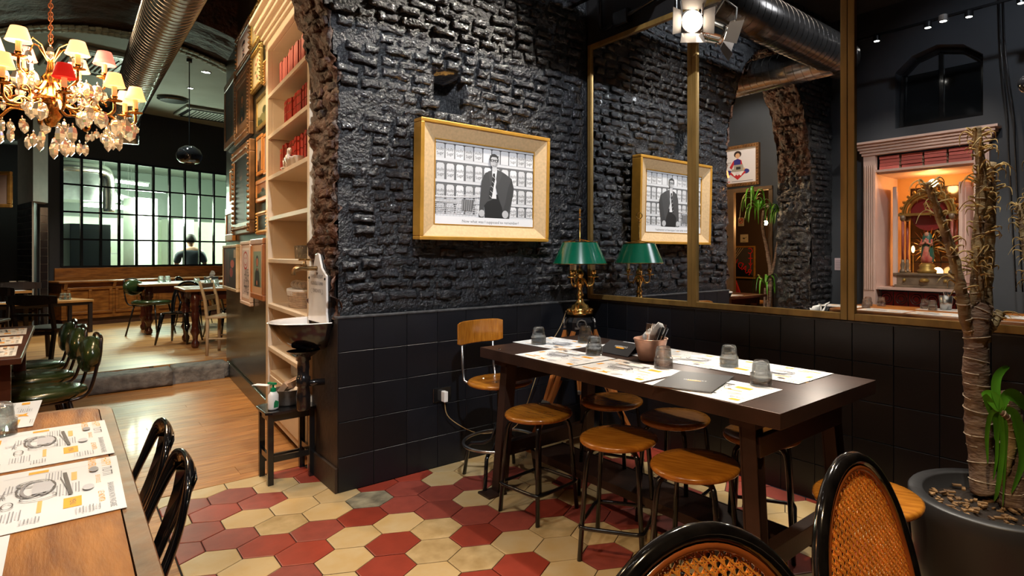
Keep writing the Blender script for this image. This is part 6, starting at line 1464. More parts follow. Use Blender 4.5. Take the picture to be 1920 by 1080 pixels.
# ---- kitchen contents
def kthing(nm, mb, m, lb, cat, loc=(0, 0, 0), grp=None, smooth=False, bevel=0):
    o = solo(nm, mb, m, lb, cat, group=grp, smooth=smooth, bevel=bevel); o.matrix_world = MK @ Matrix.Translation(loc); return o
angK0 = math.atan2(dK.y, dK.x)
M_tube = mat('lit_fluorescent', (1, 1, 1), .5, emit=(.90, 1.0, .84), estr=22)
def atZ(px, py, Z): return Vector((*REL((px-CX)/F_PX*Z, Z), H_CAM-(py-CY)/F_PX*Z))
for i, (px, py, Z, rz, lb) in enumerate(((246, 341, 12.0, .25, 'fluorescent tube highest on the kitchen ceiling'), (240, 372, 11.6, .75, 'long fluorescent tube glowing in the middle of the kitchen window'), (195, 385, 10.8, .2, 'fluorescent tube lowest, left in the kitchen'))):
    o = kthing('fluorescent_lamp', MB().bx(-.30, .30, -.05, .05, 0, .03).mi(1).bx(-.28, .28, -.04, .04, -.05, 0), [M_steel, M_tube], lb, 'lamp', (0, 0, 0), 'kitchen fluorescent lamps'); o.matrix_world = Matrix.Translation(atZ(px, py, Z)) @ Matrix.Rotation(angK0+rz-.4, 4, 'Z') @ Matrix.Rotation(rz*.25, 4, 'Y')
    solo('hanging_wire', MB().cyl((0, 0, 0), (0, 0, 3.0-atZ(px, py, Z).z), .004, n=5), M_steel, ('highest', 'middle', 'lowest')[i]+' tube hanging wire in the kitchen', 'wire', tuple(atZ(px, py, Z)+Vector((0, 0, .03))), group='wires of the kitchen tubes')
kthing('dark_wall_sheet', MB().bx(-1.1, 4.5, 2.94, 2.99, 2.0, 2.98), mat('grey_green_sheet', (.07, .09, .075), .4), 'added grey green sheet darkening the upper kitchen wall', 'cladding')  # dark sheet added so the upper kitchen reads darker
hd = MB(); hd.prism([(0, 0), (1.3, 0), (1.1, .5), (.2, .5)], -.3, .5); hd.xf(Matrix.Translation((.0, 1.8, 2.2)) @ Matrix.Rotation(PI/2, 4, 'X')); kthing('extractor_hood', hd, M_steel, 'steel extractor hood at the left of the kitchen', 'hood')
dc = MB(); dc.tube(catmull([(.10, .8, 2.25), (.12, .8, 2.55), (.25, .8, 2.70), (.5, .8, 2.72), (.9, .9, 2.70), (1.0, 1.0, 2.4), (1.0, 1.0, 2.0)], 5), .09, 16); kthing('kitchen_duct', dc, M_duct, 'silver duct bending under the kitchen ceiling', 'duct', smooth=True)
kthing('oven', MB().bx(0, .55, 0, .6, .12, 1.75), mat('dark_appliance', (.02, .025, .03), .3), 'dark tall appliance behind the left panes', 'oven', (.28, .5, 0), bevel=.01)
kthing('worktable', MB().bx(0, 1.5, 0, .5, .95, 1.02).bx(.02, .08, .02, .08, .12, .95).bx(1.42, 1.48, .02, .08, .12, .95), M_steel, 'steel worktable in the kitchen', 'table', (.95, 2.0, 0))
for i, z in enumerate((1.25, 1.5, 1.75)):
    kthing('wall_shelf', MB().bx(0, .5, 0, .25, 0, .02).bx(.02, .04, .02, .04, -.12, 0), M_steel, ('lowest', 'middle', 'highest')[i]+' steel wall shelf on the right of the kitchen', 'shelf', (1.28, 2.5, z), 'kitchen wall shelves')
rk = random.Random(4)
for i in range(9):
    z = (1.27, 1.52, 1.02)[i % 3]; x = (1.34, 1.34, 1.05)[i % 3]+.13*(i//3); y = (2.6, 2.6, 2.2)[i % 3]
    kthing('food_container', MB().bx(-.05, .05, -.05, .05, 0, .10).bx(-.054, .054, -.054, .054, .10, .112), (mat('tan_plastic', (.5, .35, .16), .5), M_china, mat('dark_tub', (.03, .04, .05), .4))[i % 3], ('first', 'second', 'third')[i//3]+' small container from the left on the kitchen %s' % ('lowest wall shelf', 'middle wall shelf', 'worktable')[i % 3], 'container', (x, y, z+.002), 'kitchen containers')
kthing('fridge', MB().bx(0, .4, 0, .5, .12, 2.0).bx(.02, .38, -.02, 0, .2, 1.95), mat('white_fridge', (.66, .70, .62), .3), 'white tall fridge near the right panes', 'fridge', (2.6, 2.2, 0), bevel=.01)
# cook
def person(loc, rz, label):
    t = thing('person', label, 'person', loc, rz)
    J = {'pel': (0, 0, .92), 'wst': (0, .01, 1.06), 'chs': (0, .0, 1.28), 'shl': (0, -.01, 1.42), 'nck': (0, -.02, 1.50), 'hd0': (0, -.04, 1.58), 'hd1': (0, -.05, 1.68), 'hd2': (0, -.04, 1.76),
         'sL': (.18, 0, 1.40), 'eL': (.25, -.04, 1.12), 'wL': (.17, -.26, 1.04), 'hL': (.14, -.34, 1.03), 'sR': (-.18, 0, 1.40), 'eR': (-.26, -.02, 1.13), 'wR': (-.16, -.24, 1.00), 'hR': (-.13, -.32, .99),
         'pL': (.10, 0, .88), 'kL': (.11, -.02, .48), 'aL': (.11, .02, .08), 'tL': (.12, -.16, .03), 'pR': (-.10, 0, .88), 'kR': (-.11, -.02, .48), 'aR': (-.11, .02, .08), 'tR': (-.12, -.16, .03)}
    R_ = {'pel': .15, 'wst': .13, 'chs': .155, 'shl': .11, 'nck': .055, 'hd0': .07, 'hd1': .092, 'hd2': .06, 'sL': .07, 'eL': .045, 'wL': .032, 'hL': .035, 'sR': .07, 'eR': .045, 'wR': .032, 'hR': .035, 'pL': .10, 'kL': .065, 'aL': .045, 'tL': .04, 'pR': .10, 'kR': .065, 'aR': .045, 'tR': .04}
    E_ = [('pel', 'wst'), ('wst', 'chs'), ('chs', 'shl'), ('shl', 'nck'), ('nck', 'hd0'), ('hd0', 'hd1'), ('hd1', 'hd2'), ('shl', 'sL'), ('sL', 'eL'), ('eL', 'wL'), ('wL', 'hL'), ('shl', 'sR'), ('sR', 'eR'), ('eR', 'wR'), ('wR', 'hR'), ('pel', 'pL'), ('pL', 'kL'), ('kL', 'aL'), ('aL', 'tL'), ('pel', 'pR'), ('pR', 'kR'), ('kR', 'aR'), ('aR', 'tR')]
    def skin(names, edges, nm, m, grow=0.0):
        ns = list(names); me = bpy.data.meshes.new(nm); me.from_pydata([J[n] for n in ns], [(ns.index(a), ns.index(b)) for a, b in edges], []); o = link(nm, me, t)
        sk = o.modifiers.new('skin', 'SKIN'); sk.use_smooth_shade = True
        if not me.skin_vertices: me.skin_vertices.new() if hasattr(me.skin_vertices, 'new') else None
        for i, n in enumerate(ns):
            me.skin_vertices[0].data[i].radius = (R_[n]+grow, (R_[n]+grow)*(.72 if n in ('pel', 'wst', 'chs') else 1)); me.skin_vertices[0].data[i].use_root = (n == ns[0])
        sd = o.modifiers.new('subsurf', 'SUBSURF'); sd.levels = 2; sd.render_levels = 2; me.materials.append(m); return o
    return t, J, R_, E_, skin
try:
    pt_, J, R_, E_, skin = person(Vector((*REL((357-CX)/F_PX*10.9, 10.9), .12)), math.atan2(dK.y, dK.x)+2.6, 'person in a dark t-shirt working behind the right panes of the kitchen window')
    # bmesh route gives the skin layer reliably
    def skin_obj(nm, ns, es, m, grow=0.0, parent=None):
        bm = bmesh.new(); lay_ = bm.verts.layers.skin.verify(); vv = {}
        for i, n in enumerate(ns):
            v = bm.verts.new(J[n]); r = R_[n]+grow; v[lay_].radius = (r, r*(.75 if n in ('pel', 'wst', 'chs') else 1)); v[lay_].use_root = (i == 0); vv[n] = v
        for a, b in es: bm.edges.new((vv[a], vv[b]))
        me = bpy.data.meshes.new(nm); bm.to_mesh(me); bm.free(); me.materials.append(m); o = link(nm, me, parent)
        s_ = o.modifiers.new('skin', 'SKIN'); s_.use_smooth_shade = True; d_ = o.modifiers.new('subsurf', 'SUBSURF'); d_.levels = 2; d_.render_levels = 2; return o
    M_skin = mat('skin', (.45, .25, .17), .5); M_shirt = mat('dark_tshirt', (.02, .025, .035), .8)
    skin_obj('body', list(J), E_, M_skin, 0, pt_)
    skin_obj('shirt', ['pel', 'wst', 'chs', 'shl', 'sL', 'eL', 'sR', 'eR'], [e for e in E_ if set(e) <= {'pel', 'wst', 'chs', 'shl', 'sL', 'eL', 'sR', 'eR'}], M_shirt, .022, pt_)
    skin_obj('trousers', ['pel', 'wst', 'pL', 'kL', 'aL', 'pR', 'kR', 'aR'], [e for e in E_ if set(e) <= {'pel', 'wst', 'pL', 'kL', 'aL', 'pR', 'kR', 'aR'}], M_shirt, .012, pt_)
    pt_.scale = (.87, .87, .84)
    part('hair', MB().ball((0, -.02, 1.685), .104, 14, 1.08), mat('dark_hair', (.02, .012, .01), .7), pt_, smooth=True)
    fc = MB(); fc.tube([(0, -.135, 1.69), (0, -.155, 1.66), (0, -.14, 1.65)], .01, 6)
    for s_ in (-1, 1): fc.ball((s_*.095, -.04, 1.66), .02, 6); fc.tube([(s_*.135-.0, -.34, 1.02), (s_*.12, -.40, 1.01), (s_*.11, -.42, .98)], .010, 6)
    part('face_features', fc, M_skin, pt_, smooth=True)
    for s_, hz in ((1, 1.03), (-1, .99)):
        for k_ in range(4): part('finger', MB().tube([(s_*(.125+.016*k_), -.35, hz), (s_*(.120+.016*k_), -.40, hz-.01), (s_*(.118+.016*k_), -.42, hz-.035)], .0085, 6), M_skin, pt_, smooth=True)
except Exception as ex:
    print('person failed', ex)
# ---- furniture of the far room (raised floor z=.15)
ZR = 0.15
def leg_turned(h, r=.045): return [(r*.6, 0), (r*.9, .03), (r*.9, .06), (r*.55, .09), (r*.65, .14), (r*1.15, .19), (r*.8, .23), (r*.75, h*.45), (r*1.0, h*.62), (r*.7, h*.66), (r*1.1, h*.70), (r*.7, h*.73), (r*1.1, h*.77), (r*1.1, h)]
def farm_table(c, rz, L_, W_, H_, lb):
    t = thing('farmhouse_table', lb, 'table', (*c, ZR), rz, 'turned-leg tables in the far room'); part('tabletop', MB().bx(-L_/2, L_/2, -W_/2, W_/2, H_-.03, H_), mat('tabletop_wood', (.34, .15, .045), .35, var=.25, vscale=4, coat=.2), t, bevel=.005)
    part('apron', MB().bx(-L_/2+.08, L_/2-.08, -W_/2+.07, W_/2-.07, H_-.13, H_-.031), mat('red_mahogany', (.075, .016, .008), .25, var=.3, coat=.5), t)
    for sx in (-1, 1):
        for s_ in (-1, 1): part('leg', MB().lathe(leg_turned(H_-.03), (sx*(L_/2-.11), s_*(W_/2-.10), 0), 14), MATS['red_mahogany'], t, smooth=True)
    return t
fl = G(378, 648, ZR); fl2 = G(229, 0+620, ZR)
angK = math.atan2(dK.y, dK.x)
t1 = Vector((*G(378, 646, ZR), 0)); t2 = Vector((*G(347, 637, ZR), 0))
nt_ = G(326, 537, ZR+.69); ft_ = G(250, 529, ZR+.69)
C1 = (nt_[0]+.46, nt_[1]+.78); C2 = (ft_[0]+.46, ft_[1]+.85)
farm_table(C1, PI/2, 1.56, .92, .69, 'nearer farmhouse table with red turned legs at the right of the far room')
t3 = Vector((*G(292, 623, ZR), 0))
farm_table(C2, PI/2, 1.7, .92, .69, 'farther farmhouse table with turned legs before the counter')
def far_mats(c, n, z, grp):
    for i in range(n): placemat(c[0]-.25+.50*(i % 2), c[1]-.5+.45*(i//2), z, PI/2, ORD[i]+' placemat on the %s farmhouse table, counted from the step side' % grp, 'placemats on the %s farmhouse table' % grp)
far_mats(C1, 6, ZR+.692, 'nearer'); far_mats(C2, 6, ZR+.692, 'farther')
for (px, py), lb in (((306, 530), 'upturned glass at the left on the farther farmhouse table'), ((314, 528), 'upturned glass behind the leftmost one on the farther farmhouse table'), ((369, 531), 'upturned glass in the middle of the farther farmhouse table'), ((390, 535), 'upturned glass left of the napkin bucket in the far room'), ((404, 534), 'upturned glass in front of the napkin bucket in the far room')):
    x, y = G(px, py+(1 if px < 320 else 3), ZR+.695); tumbler(x-(.25 if px < 310 else 0), y, ZR+.696, lb, 'upturned glasses in the far room')
x, y = G(396, 533, ZR+.695)
fb_ = thing('bucket', 'small steel bucket of napkins on the table in the far room', 'bucket', (x, y, ZR+.697)); part('bucket', MB().lathe([(.0001, 0), (.06, 0), (.085, .10), (.08, .10), (.055, .005), (.0001, .005)], n=20, cap=False), M_steel, fb_, smooth=True); nq = napkin(.3, .05, .17, .03); part('napkin', nq, M_white_paper, fb_); part('napkin', napkin(2.4, .04, .14, .03), M_white_paper, fb_)
# green tube chair far
M_grnv = mat('dark_green_vinyl', (.022, .036, .010), .22, var=.25, vscale=5, coat=.45)
M_tubeb = mat('black_brown_tube', (.02, .012, .010), .25, .3, coat=.3)
def green_chair(loc, rz, lb, grp, first=None, sc=1.0):
    if first: return dup(first, loc, rz, lb, grp)
    t = thing('padded_chair', lb, 'chair', loc, rz, grp)       # faces -y
    se = MB(); n = 32
    se.lathe([(.0001, .415), (.17, .405), (.20, .418), (.212, .438), (.205, .458), (.17, .470), (.0001, .475)], n=n, cap=False); se.v = [(x*1.0, y*1.05*(1+.10*(y < 0)), z) for x, y, z in se.v]; part('seat', se, M_grnv, t, smooth=True)
    bk = MB(); bk.lathe([(.0001, -.032), (.11, -.030), (.145, -.018), (.155, .002), (.147, .022), (.11, .036), (.0001, .040)], n=28, cap=False); bk.xf(Matrix.Translation((0, .235, .64)) @ Matrix.Rotation(PI/2-.12, 4, 'X') @ Matrix.Diagonal((1.15, .70, 1.25, 1))); bk.v = [(x, y-.35*x*x, z) for x, y, z in bk.v]; part('backrest', bk, M_grnv, t, smooth=True)
    for s_ in (-1, 1):
        part('back_tube', MB().tube(catmull([(s_*.13, -.05, .40), (s_*.14, .10, .40), (s_*.145, .19, .42), (s_*.15, .225, .50), (s_*.14, .255, .66), (s_*.12, .265, .74)], 4), .009, 8), M_tubeb, t, smooth=True)
        for y0, y1 in ((-.14, -.20), (.12, .20)): part('leg', MB().tube([(s_*.14, y0, .41), (s_*.185, y1, 0)], .010, 8), M_tubeb, t, smooth=True)
    part('frame_bar', MB().tube([(.12*math.cos(a), .265+.0*a, .74+.02*math.sin(a)) for a in [PI*i/8 for i in range(9)]], .009, 6).bx(-.14, .14, -.01, .01, .39, .41), M_tubeb, t); return t
GGn = 'green padded chairs along the table beyond the archway'
gc = green_chair((-1.16, -3.02, 0), 0, 'x', GGn)
gcs = [((-1.508, -2.895), .10, 'green padded chair nearest us, tucked under the table beyond the archway'), ((-2.114, -2.947), .08, 'green padded chair, middle of three beyond the archway'), ((-2.63, -2.99), .06, 'green padded chair farthest of three beyond the archway')]
gc.location = (*gcs[0][0], 0); gc.rotation_euler = (0, 0, gcs[0][1]); gc['label'] = gcs[0][2]
for p_, rz_, lb in gcs[1:]: dup(gc, (*p_, 0), rz_, lb, GGn)
x, y = G(262, 628, ZR); dup(gc, (x+.02, y+.12, ZR), PI/2+.9, 'small green padded chair beside the farther farmhouse table', 'green chair in the far room')
# table beyond the archway
T5 = thing('dining_table', 'dark slatted-leg wooden table beyond the archway carrying placemats', 'table', (-1.62, -3.27, 0)); part('tabletop', MB().bx(-.86, .86, -.36, .34, .72, .75), mat('red_brown_tabletop', (.10, .03, .015), .3, var=.3, coat=.3), T5, bevel=.004)
part('apron', MB().bx(-.78, .78, -.30, .28, .64, .719), MATS['red_brown_tabletop'], T5)
for sx in (-1, 1):
    for s_ in (-1, 1): part('leg', MB().bx(sx*.76-.03, sx*.76+.03, s_*.27-.03, s_*.27+.03, 0, .719), MATS['red_brown_tabletop'], T5)
for i in range(3): placemat(-1.05-.52*i, -3.10, .751, .02, ('nearest', 'middle', 'farthest')[i]+' placemat on the table beyond the archway', 'placemats beyond the archway')
# bistro table and dark chair, left middle
x4, y4 = G(158, 626, ZR)
bt = thing('bistro_table', 'bistro table with an orange wooden top and dark metal legs in the far room', 'table', (x4-.25, y4-.62, ZR), angK+.02, 'metal-legged tables in the far room'); HB = .46
part('tabletop', MB().bx(-.65, .65, -.33, .33, HB-.03, HB), mat('orange_oak', (.45, .20, .06), .4, var=.2, vscale=4), bt, bevel=.003)
M_dkm = mat('brown_black_metal', (.030, .019, .018), .4, .2)
for sx in (-1, 1):
    for s_ in (-1, 1): part('leg', MB().bx(sx*.62-.02, sx*.62+.02, s_*.30-.02, s_*.30+.02, 0, HB-.03), M_dkm, bt)
    part('rail', MB().bx(-.62, .62, sx*.30-.015, sx*.30+.015, HB-.07, HB-.03), M_dkm, bt)
placemat(x4-.3, y4-.75, ZR+HB+.001, angK, 'placemat on the bistro table in the far room', 'placemat on the bistro table')
for px, py, lb in ((46, 568, 'upturned glass at the left end of the bistro table'), (56, 566, 'upturned glass second from the left on the bistro table'), (118, 562, 'upturned glass behind the dark chair on the bistro table'), (127, 562, 'upturned glass rightmost on the bistro table')):
    x, y = G(px, py, ZR+HB); tumbler(x, y, ZR+HB+.002, lb, 'upturned glasses on the bistro table')
bt2 = thing('bistro_table', 'pale-topped table with glasses and a cup at the left frame edge', 'table', (*REL(-8.35, 7.55), ZR), angK, 'metal-legged tables in the far room')
part('tabletop', MB().bx(-.6, .6, -.35, .35, .57, .60), MATS['orange_oak'], bt2); part('cover', MB().bx(-.55, .55, -.30, .30, .601, .604), M_white_paper, bt2)
for sx in (-1, 1):
    for s_ in (-1, 1): part('leg', MB().bx(sx*.55-.02, sx*.55+.02, s_*.30-.02, s_*.30+.02, 0, .57), M_dkm, bt2)
for px, py, lb in ((3, 541, 'upturned glass at the very left edge on the pale-topped table'), (11, 541, 'second upturned glass on the pale-topped table')): x, y = G(px, py, ZR+.605); tumbler(x, y, ZR+.606, lb, 'glasses at the left edge')
x, y = G(24, 537, ZR+.605); solo('cup', MB().lathe([(.0001, 0), (.028, 0), (.04, .08), (.037, .08), (.026, .004), (.0001, .004)], n=18, cap=False), M_china, 'small cream cup on the pale-topped table at the left', 'cup', (x, y, ZR+.606), smooth=True)
def dark_chair(loc, rz, lb, grp, first=None):
    if first: return dup(first, loc, rz, lb, grp)
    t = thing('wooden_chair', lb, 'chair', loc, rz, grp); Hs = .36
    part('seat', MB().prism(rrect(.20, .19, .05, 5), Hs-.025, Hs), M_dkm, t, bevel=.006)
    bk = MB(); n = 10; vs = []
    for i in range(n+1): x = -.215+.43*i/n; y = .20+.05*(1-(x/.215)**2); vs += [(x, y, .60+.02*abs(x)/.2), (x, y, .715-.012*(abs(x)/.2)**3), (x, y+.014, .715-.012*(abs(x)/.2)**3), (x, y+.014, .60+.02*abs(x)/.2)]
    fs = []
    for i in range(n):
        for j in range(4): fs.append((4*i+j, 4*i+(j+1) % 4, 4*i+4+(j+1) % 4, 4*i+4+j))
    fs += [(3, 2, 1, 0), (4*n, 4*n+1, 4*n+2, 4*n+3)]; bk.add(vs, fs); part('backrest', bk, M_dkm, t)
    part('slat', MB().bx(-.16, .16, .205, .22, .49, .515), M_dkm, t)
    for s_ in (-1, 1):
        part('upright', MB().bar((s_*.165, .17, Hs-.02), (s_*.165, .225, .70), .022, .03), M_dkm, t)
        part('leg', MB().bar((s_*.16, -.15, Hs-.025), (s_*.17, -.18, 0), .026), M_dkm, t); part('leg', MB().bar((s_*.16, .165, Hs-.025), (s_*.17, .22, 0), .026), M_dkm, t)
    part('stretcher', MB().bx(-.15, .15, .16, .175, Hs-.07, Hs-.035).bx(-.15, .15, -.165, -.15, Hs-.07, Hs-.035), M_dkm, t); return t
x, y = G(112, 676, ZR); GD = 'dark wooden chairs at the bistro table'
dc1 = dark_chair((x-.35, y-.12, ZR), PI/2-1.35, 'dark brown wooden chair with a curved back before the bistro table', GD)
dup(dc1, (x4-.80, y4-.62, ZR), -PI/2-.15, 'dark wooden chair on the far side of the bistro table', GD); dup(dc1, (x-1.25, y-.65, ZR), 1.3, 'dark wooden chair cut by the left frame edge', GD)
dc1.location = (*REL((96-CX)/F_PX*6.05, 6.05), ZR); dc1.rotation_euler = (0, 0, PSI+PI+.05); dc1.scale = (1.12, 1.05, .96)
# metal chairs, pale ladder chair
for (px, py), rz, lb in (((308, 645), 1.0, 'black metal chair with an open back in the far room, nearest the step'), ((342, 610), 2.6, 'black metal chair between the two farmhouse tables'), ((398, 632), 3.6, 'black metal chair on the right side of the nearer farmhouse table')):
    x, y = G(px, py, ZR); dup(mc, (x, y+.15, ZR), rz, lb, 'black metal chairs in the far room').scale = (.85, .85, .85)
x, y = G(413, 664, ZR)
lc = thing('ladderback_chair', 'pale wooden ladder-back chair against the end of the picture wall', 'chair', (x-.05, y+.10, ZR), PSI+PI/2+.25)
M_lc = mat('bleached_wood', (.50, .36, .22), .5, var=.15, vscale=6)
part('seat', MB().prism([(-.17, -.17), (.17, -.17), (.19, .17), (-.19, .17)], .40, .425), M_lc, lc, bevel=.005)
for s_ in (-1, 1):
    part('post', MB().tube([(s_*.165, .165, 0), (s_*.165, .16, .35), (s_*.165, .185, .60), (s_*.165, .235, .80)], [.015, .018, .017, .013], 8), M_lc, lc, smooth=True); part('leg', MB().cyl((s_*.16, -.16, 0), (s_*.16, -.15, .40), .015, n=8), M_lc, lc)
    part('stretcher', MB().cyl((s_*.16, -.15, .18), (s_*.165, .16, .18), .008, n=6), M_lc, lc)
for z, dy in ((.50, .185), (.62, .20), (.75, .225)): part('slat', MB().bx(-.155, .155, dy-.006, dy+.006, z-.025, z+.025), M_lc, lc, bevel=.003)
for z in (.12, .22): part('stretcher', MB().cyl((-.16, -.155, z), (.16, -.155, z), .009, n=6), M_lc, lc)
# gold frame at the left edge of the photo
x, y = REL((-4-CX)/F_PX*8.0, 8.0)
pf_ = thing('picture_frame', 'ornate gold frame with an empty pale panel at the left frame edge', 'picture', (x, y, H_CAM-(355-CY)/F_PX*8.0), PSI)
f = MB()
for a, b, c_, d_ in ((-.17, .17, -.25, -.20), (-.17, .17, .20, .25), (-.17, -.12, -.20, .20), (.12, .17, -.20, .20)): f.bx(a, b, 0, .04, c_, d_)
part('frame', f, M_giltwood, pf_, bevel=.01); part('panel', MB().bx(-.12, .12, .02, .03, -.20, .20), mat('pinkish_panel', (.5, .36, .33), .7), pf_)
# ================================================================== SEEN IN THE MIRRORS
# ---- shrine window in the front wall (faces +y); local x = world x, local y = world y
yw = -3.82
sw = thing('window_surround', 'pinkish white fluted window surround with a shrine inside, reflected in the third mirror', 'window', (0.965, yw, 0))
M_pink = mat('pinkish_white_paint', (.66, .48, .42), .45, var=.05)
for s_ in (-1, 1):
    p_ = MB(); xc = s_*.535; p_.bx(xc-.065, xc+.065, 0, .06, .0, 2.33)
    for i in range(5): p_.bx(xc-.050+.0235*i, xc-.050+.0235*i+.010, .06, .072, .85, 2.22)
    part('pilaster', p_, M_pink, sw, bevel=.002)
cn_ = MB()
for z0, z1, d_ in ((2.33, 2.36, .075), (2.36, 2.39, .09), (2.39, 2.42, .105), (2.42, 2.45, .125), (2.45, 2.475, .15)): cn_.bx(-.60-d_+.06, .60+d_-.06, 0, d_, z0, z1)
part('cornice', cn_, M_pink, sw, bevel=.003)
part('book_shelf', MB().bx(-.47, .47, -.16, .055, 2.14, 2.165).bx(-.47, .47, -.18, -.16, 2.165, 2.34), M_pink, sw)
rvl = MB(); rvl.bx(-.50, -.47, -.6, .0, .62, 2.14); rvl.bx(.47, .50, -.6, .0, .62, 2.14); rvl.bx(-.47, .47, -.6, .0, 2.12, 2.14); rvl.bx(-.50, .50, -.6, .04, .86, .885); part('reveal', rvl, M_pink, sw)
ifr = MB(); ifr.bx(-.47, -.34, -.60, -.57, .885, 2.12); ifr.bx(.34, .47, -.60, -.57, .885, 2.12); ifr.bx(-.34, .34, -.60, -.57, 2.0, 2.12); part('inner_frame', ifr, mat('amber_lit_trim', (.62, .38, .16), .5), sw)
for s_ in (-1, 1):
    sh_ = MB(); sh_.bx(-.02, .02, 0, .30, .90, 1.98); sh_.bx(.02, .03, .04, .26, .95, 1.93); sh_.xf(Matrix.Translation((s_*.42, -.36, 0)) @ Matrix.Rotation(s_*.35, 4, 'Z')); part('shutter', sh_, M_pink, sw, bevel=.003)
part('back_glass', MB().bx(-.34, .34, -.62, -.61, .885, 2.0), mat('brown_dark_glass', (.03, .014, .006), .12), sw)
mt_ = MB(); [mt_.bx(-.34, .34, -.61, -.605, z, z+.010) for z in (1.15, 1.42, 1.70)]; mt_.bx(-.03, -.02, -.61, -.605, .885, 2.0); part('glazing_bar', mt_, M_black_metal, sw)
rl_ = MB(); rl_.bx(-.46, .46, -.02, -.005, .84, .855)
for i in range(6):
    xc = -.38+.152*i
    for rr_ in (.055, .032): rl_.tube([(xc+rr_*math.cos(a), -.012, .765+rr_*math.sin(a)) for a in [k_*PI/8 for k_ in range(16)]], .005, 5, closed=True)
    rl_.bx(xc+.068, xc+.076, -.016, -.008, .62, .85)
part('iron_railing', rl_, M_black_metal, sw); part('red_backing', MB().bx(-.46, .46, -.10, -.09, .62, .86), mat('red_cloth', (.35, .02, .02), .7), sw)
MS = Matrix.Translation((0.965, yw, 0)) @ Matrix.Rotation(PI, 4, 'Z')
for i in range(4):
    for j in range(4):
        o = put_book(MS, 0, 0, 0, .0335, .205, M_book[1], False, 'pinkish book lying in the %s stack above the shrine window, %s' % (('first', 'second', 'third', 'fourth')[i], ('bottom', 'second up', 'third up', 'top')[j]), 'pink books above the shrine window')
        o.matrix_world = MS @ Matrix.Translation((-.455+.227*i+.008, -.03+.006*((i+j) % 3), 2.183+.0375*j)) @ Matrix.Rotation(PI/2, 4, 'Y')
# shrine with statue
shn = thing('shrine', 'small carved altar with columns and a shell arch inside the reflected window', 'altar', (0.965-.02, yw-.20, .886))
M_sil = mat('tarnished_silver_wood', (.22, .17, .12), .45, .4, var=.3, vscale=12)
part('base', MB().bx(-.30, .30, -.13, .13, 0, .03).bx(-.28, .28, -.12, .12, .03, .13).bx(-.31, .31, -.14, .14, .13, .155), M_sil, shn, bevel=.004)
md = MB(); md.ball((0, .125, .08), .05, 10, .5); md.xf(Matrix.Identity(4)); [md.ball((s_*.2, .122, .08), .02, 8) for s_ in (-1, 1)]; part('medallion', md, M_dgold, shn, smooth=True)
for s_ in (-1, 1):
    for y_ in (.05, -.08):
        part('column', MB().lathe([(.035, .155), (.035, .18), (.02, .20), (.028, .24), (.018, .27), (.018, .30)], (s_*.24, y_, 0), 12).mi(1).lathe([(.015, .30), (.015, .72)], (s_*.24, y_, 0), 12).mi(0).lathe([(.018, .72), (.03, .74), (.032, .78)], (s_*.24, y_, 0), 12), [M_sil, mat('rose_marble', (.35, .10, .08), .3)], shn, smooth=True)
ac = MB()
for rr_ in (.20, .235, .26): ac.tube([(rr_*math.cos(a), .0, .80+rr_*math.sin(a)*.9) for a in [PI*i/18 for i in range(19)]], .014, 6)
for i in range(13): a = PI*i/12; ac.ball((.285*math.cos(a), 0, .80+.26*math.sin(a)), .020, 6)
ac.bx(-.29, .29, -.1, .07, .775, .80); part('arch', ac, M_dgold, shn, smooth=False)
part('niche_shell', MB().lathe([(.0001, 0), (.19, -.02)], n=24, cap=False).xf(Matrix.Translation((0, -.05, .80)) @ Matrix.Rotation(PI/2, 4, 'X')), mat('dark_red_shell', (.25, .02, .02), .4), shn)
stt = thing('robed_statue', 'small praying robed statue with gold rays on a cloud base inside the shrine', 'statue', (0.945, yw-.16, 1.042))
part('cloud_base', MB().lathe([(.0001, 0), (.09, 0), (.095, .03), (.07, .05), (.08, .08), (.05, .11), (.0001, .12)], n=16), M_dgold, stt, smooth=True)
rb_ = MB(); rb_.lathe([(.0001, .10), (.055, .11), (.06, .16), (.045, .25), (.038, .30), (.045, .34), (.035, .375), (.015, .39)], n=18, sy=.8)
for s_ in (-1, 1): rb_.tube([(s_*.04, 0, .355), (s_*.055, .025, .30), (s_*.01, .055, .325)], [.016, .015, .010], 8)
part('robe', rb_, mat('red_rose_robe', (.45, .06, .05), .4, col2=(.75, .35, .25), vscale=12), stt, smooth=True)
part('cloak', MB().lathe([(.064, .12), (.068, .18), (.055, .28), (.058, .34), (.045, .40), (.028, .43)], n=14, sy=.8, cap=False).xf(Matrix.Translation((0, -.012, 0))), mat('green_cloak', (.03, .12, .09), .4), stt, smooth=True)
hdm = MB(); hdm.ball((0, .008, .41), .024, 12, 1.2); hdm.tube([(.006, .05, .32), (.004, .058, .35)], .007, 6); hdm.tube([(-.006, .05, .32), (-.004, .058, .35)], .007, 6); part('head_and_hands', hdm, mat('painted_flesh', (.5, .27, .18), .4), stt, smooth=True)
ry_ = MB()
for i in range(24):
    a = 2*PI*i/24; r0, r1 = .06, (.19 if i % 2 else .15); c_, s_ = math.cos(a), math.sin(a)
    ry_.add([(c_*r0-s_*.008, -.02, .28+s_*r0*1.3+c_*.008), (c_*r0+s_*.008, -.02, .28+s_*r0*1.3-c_*.008), (c_*r1, -.025, .28+s_*r1*1.25), (c_*(r0+r1)/2, -.008, .28+s_*(r0+r1)*.62)], [(0, 1, 2), (0, 3, 2), (1, 3, 2), (0, 1, 3)])
part('gold_ray', ry_, M_gold, stt)
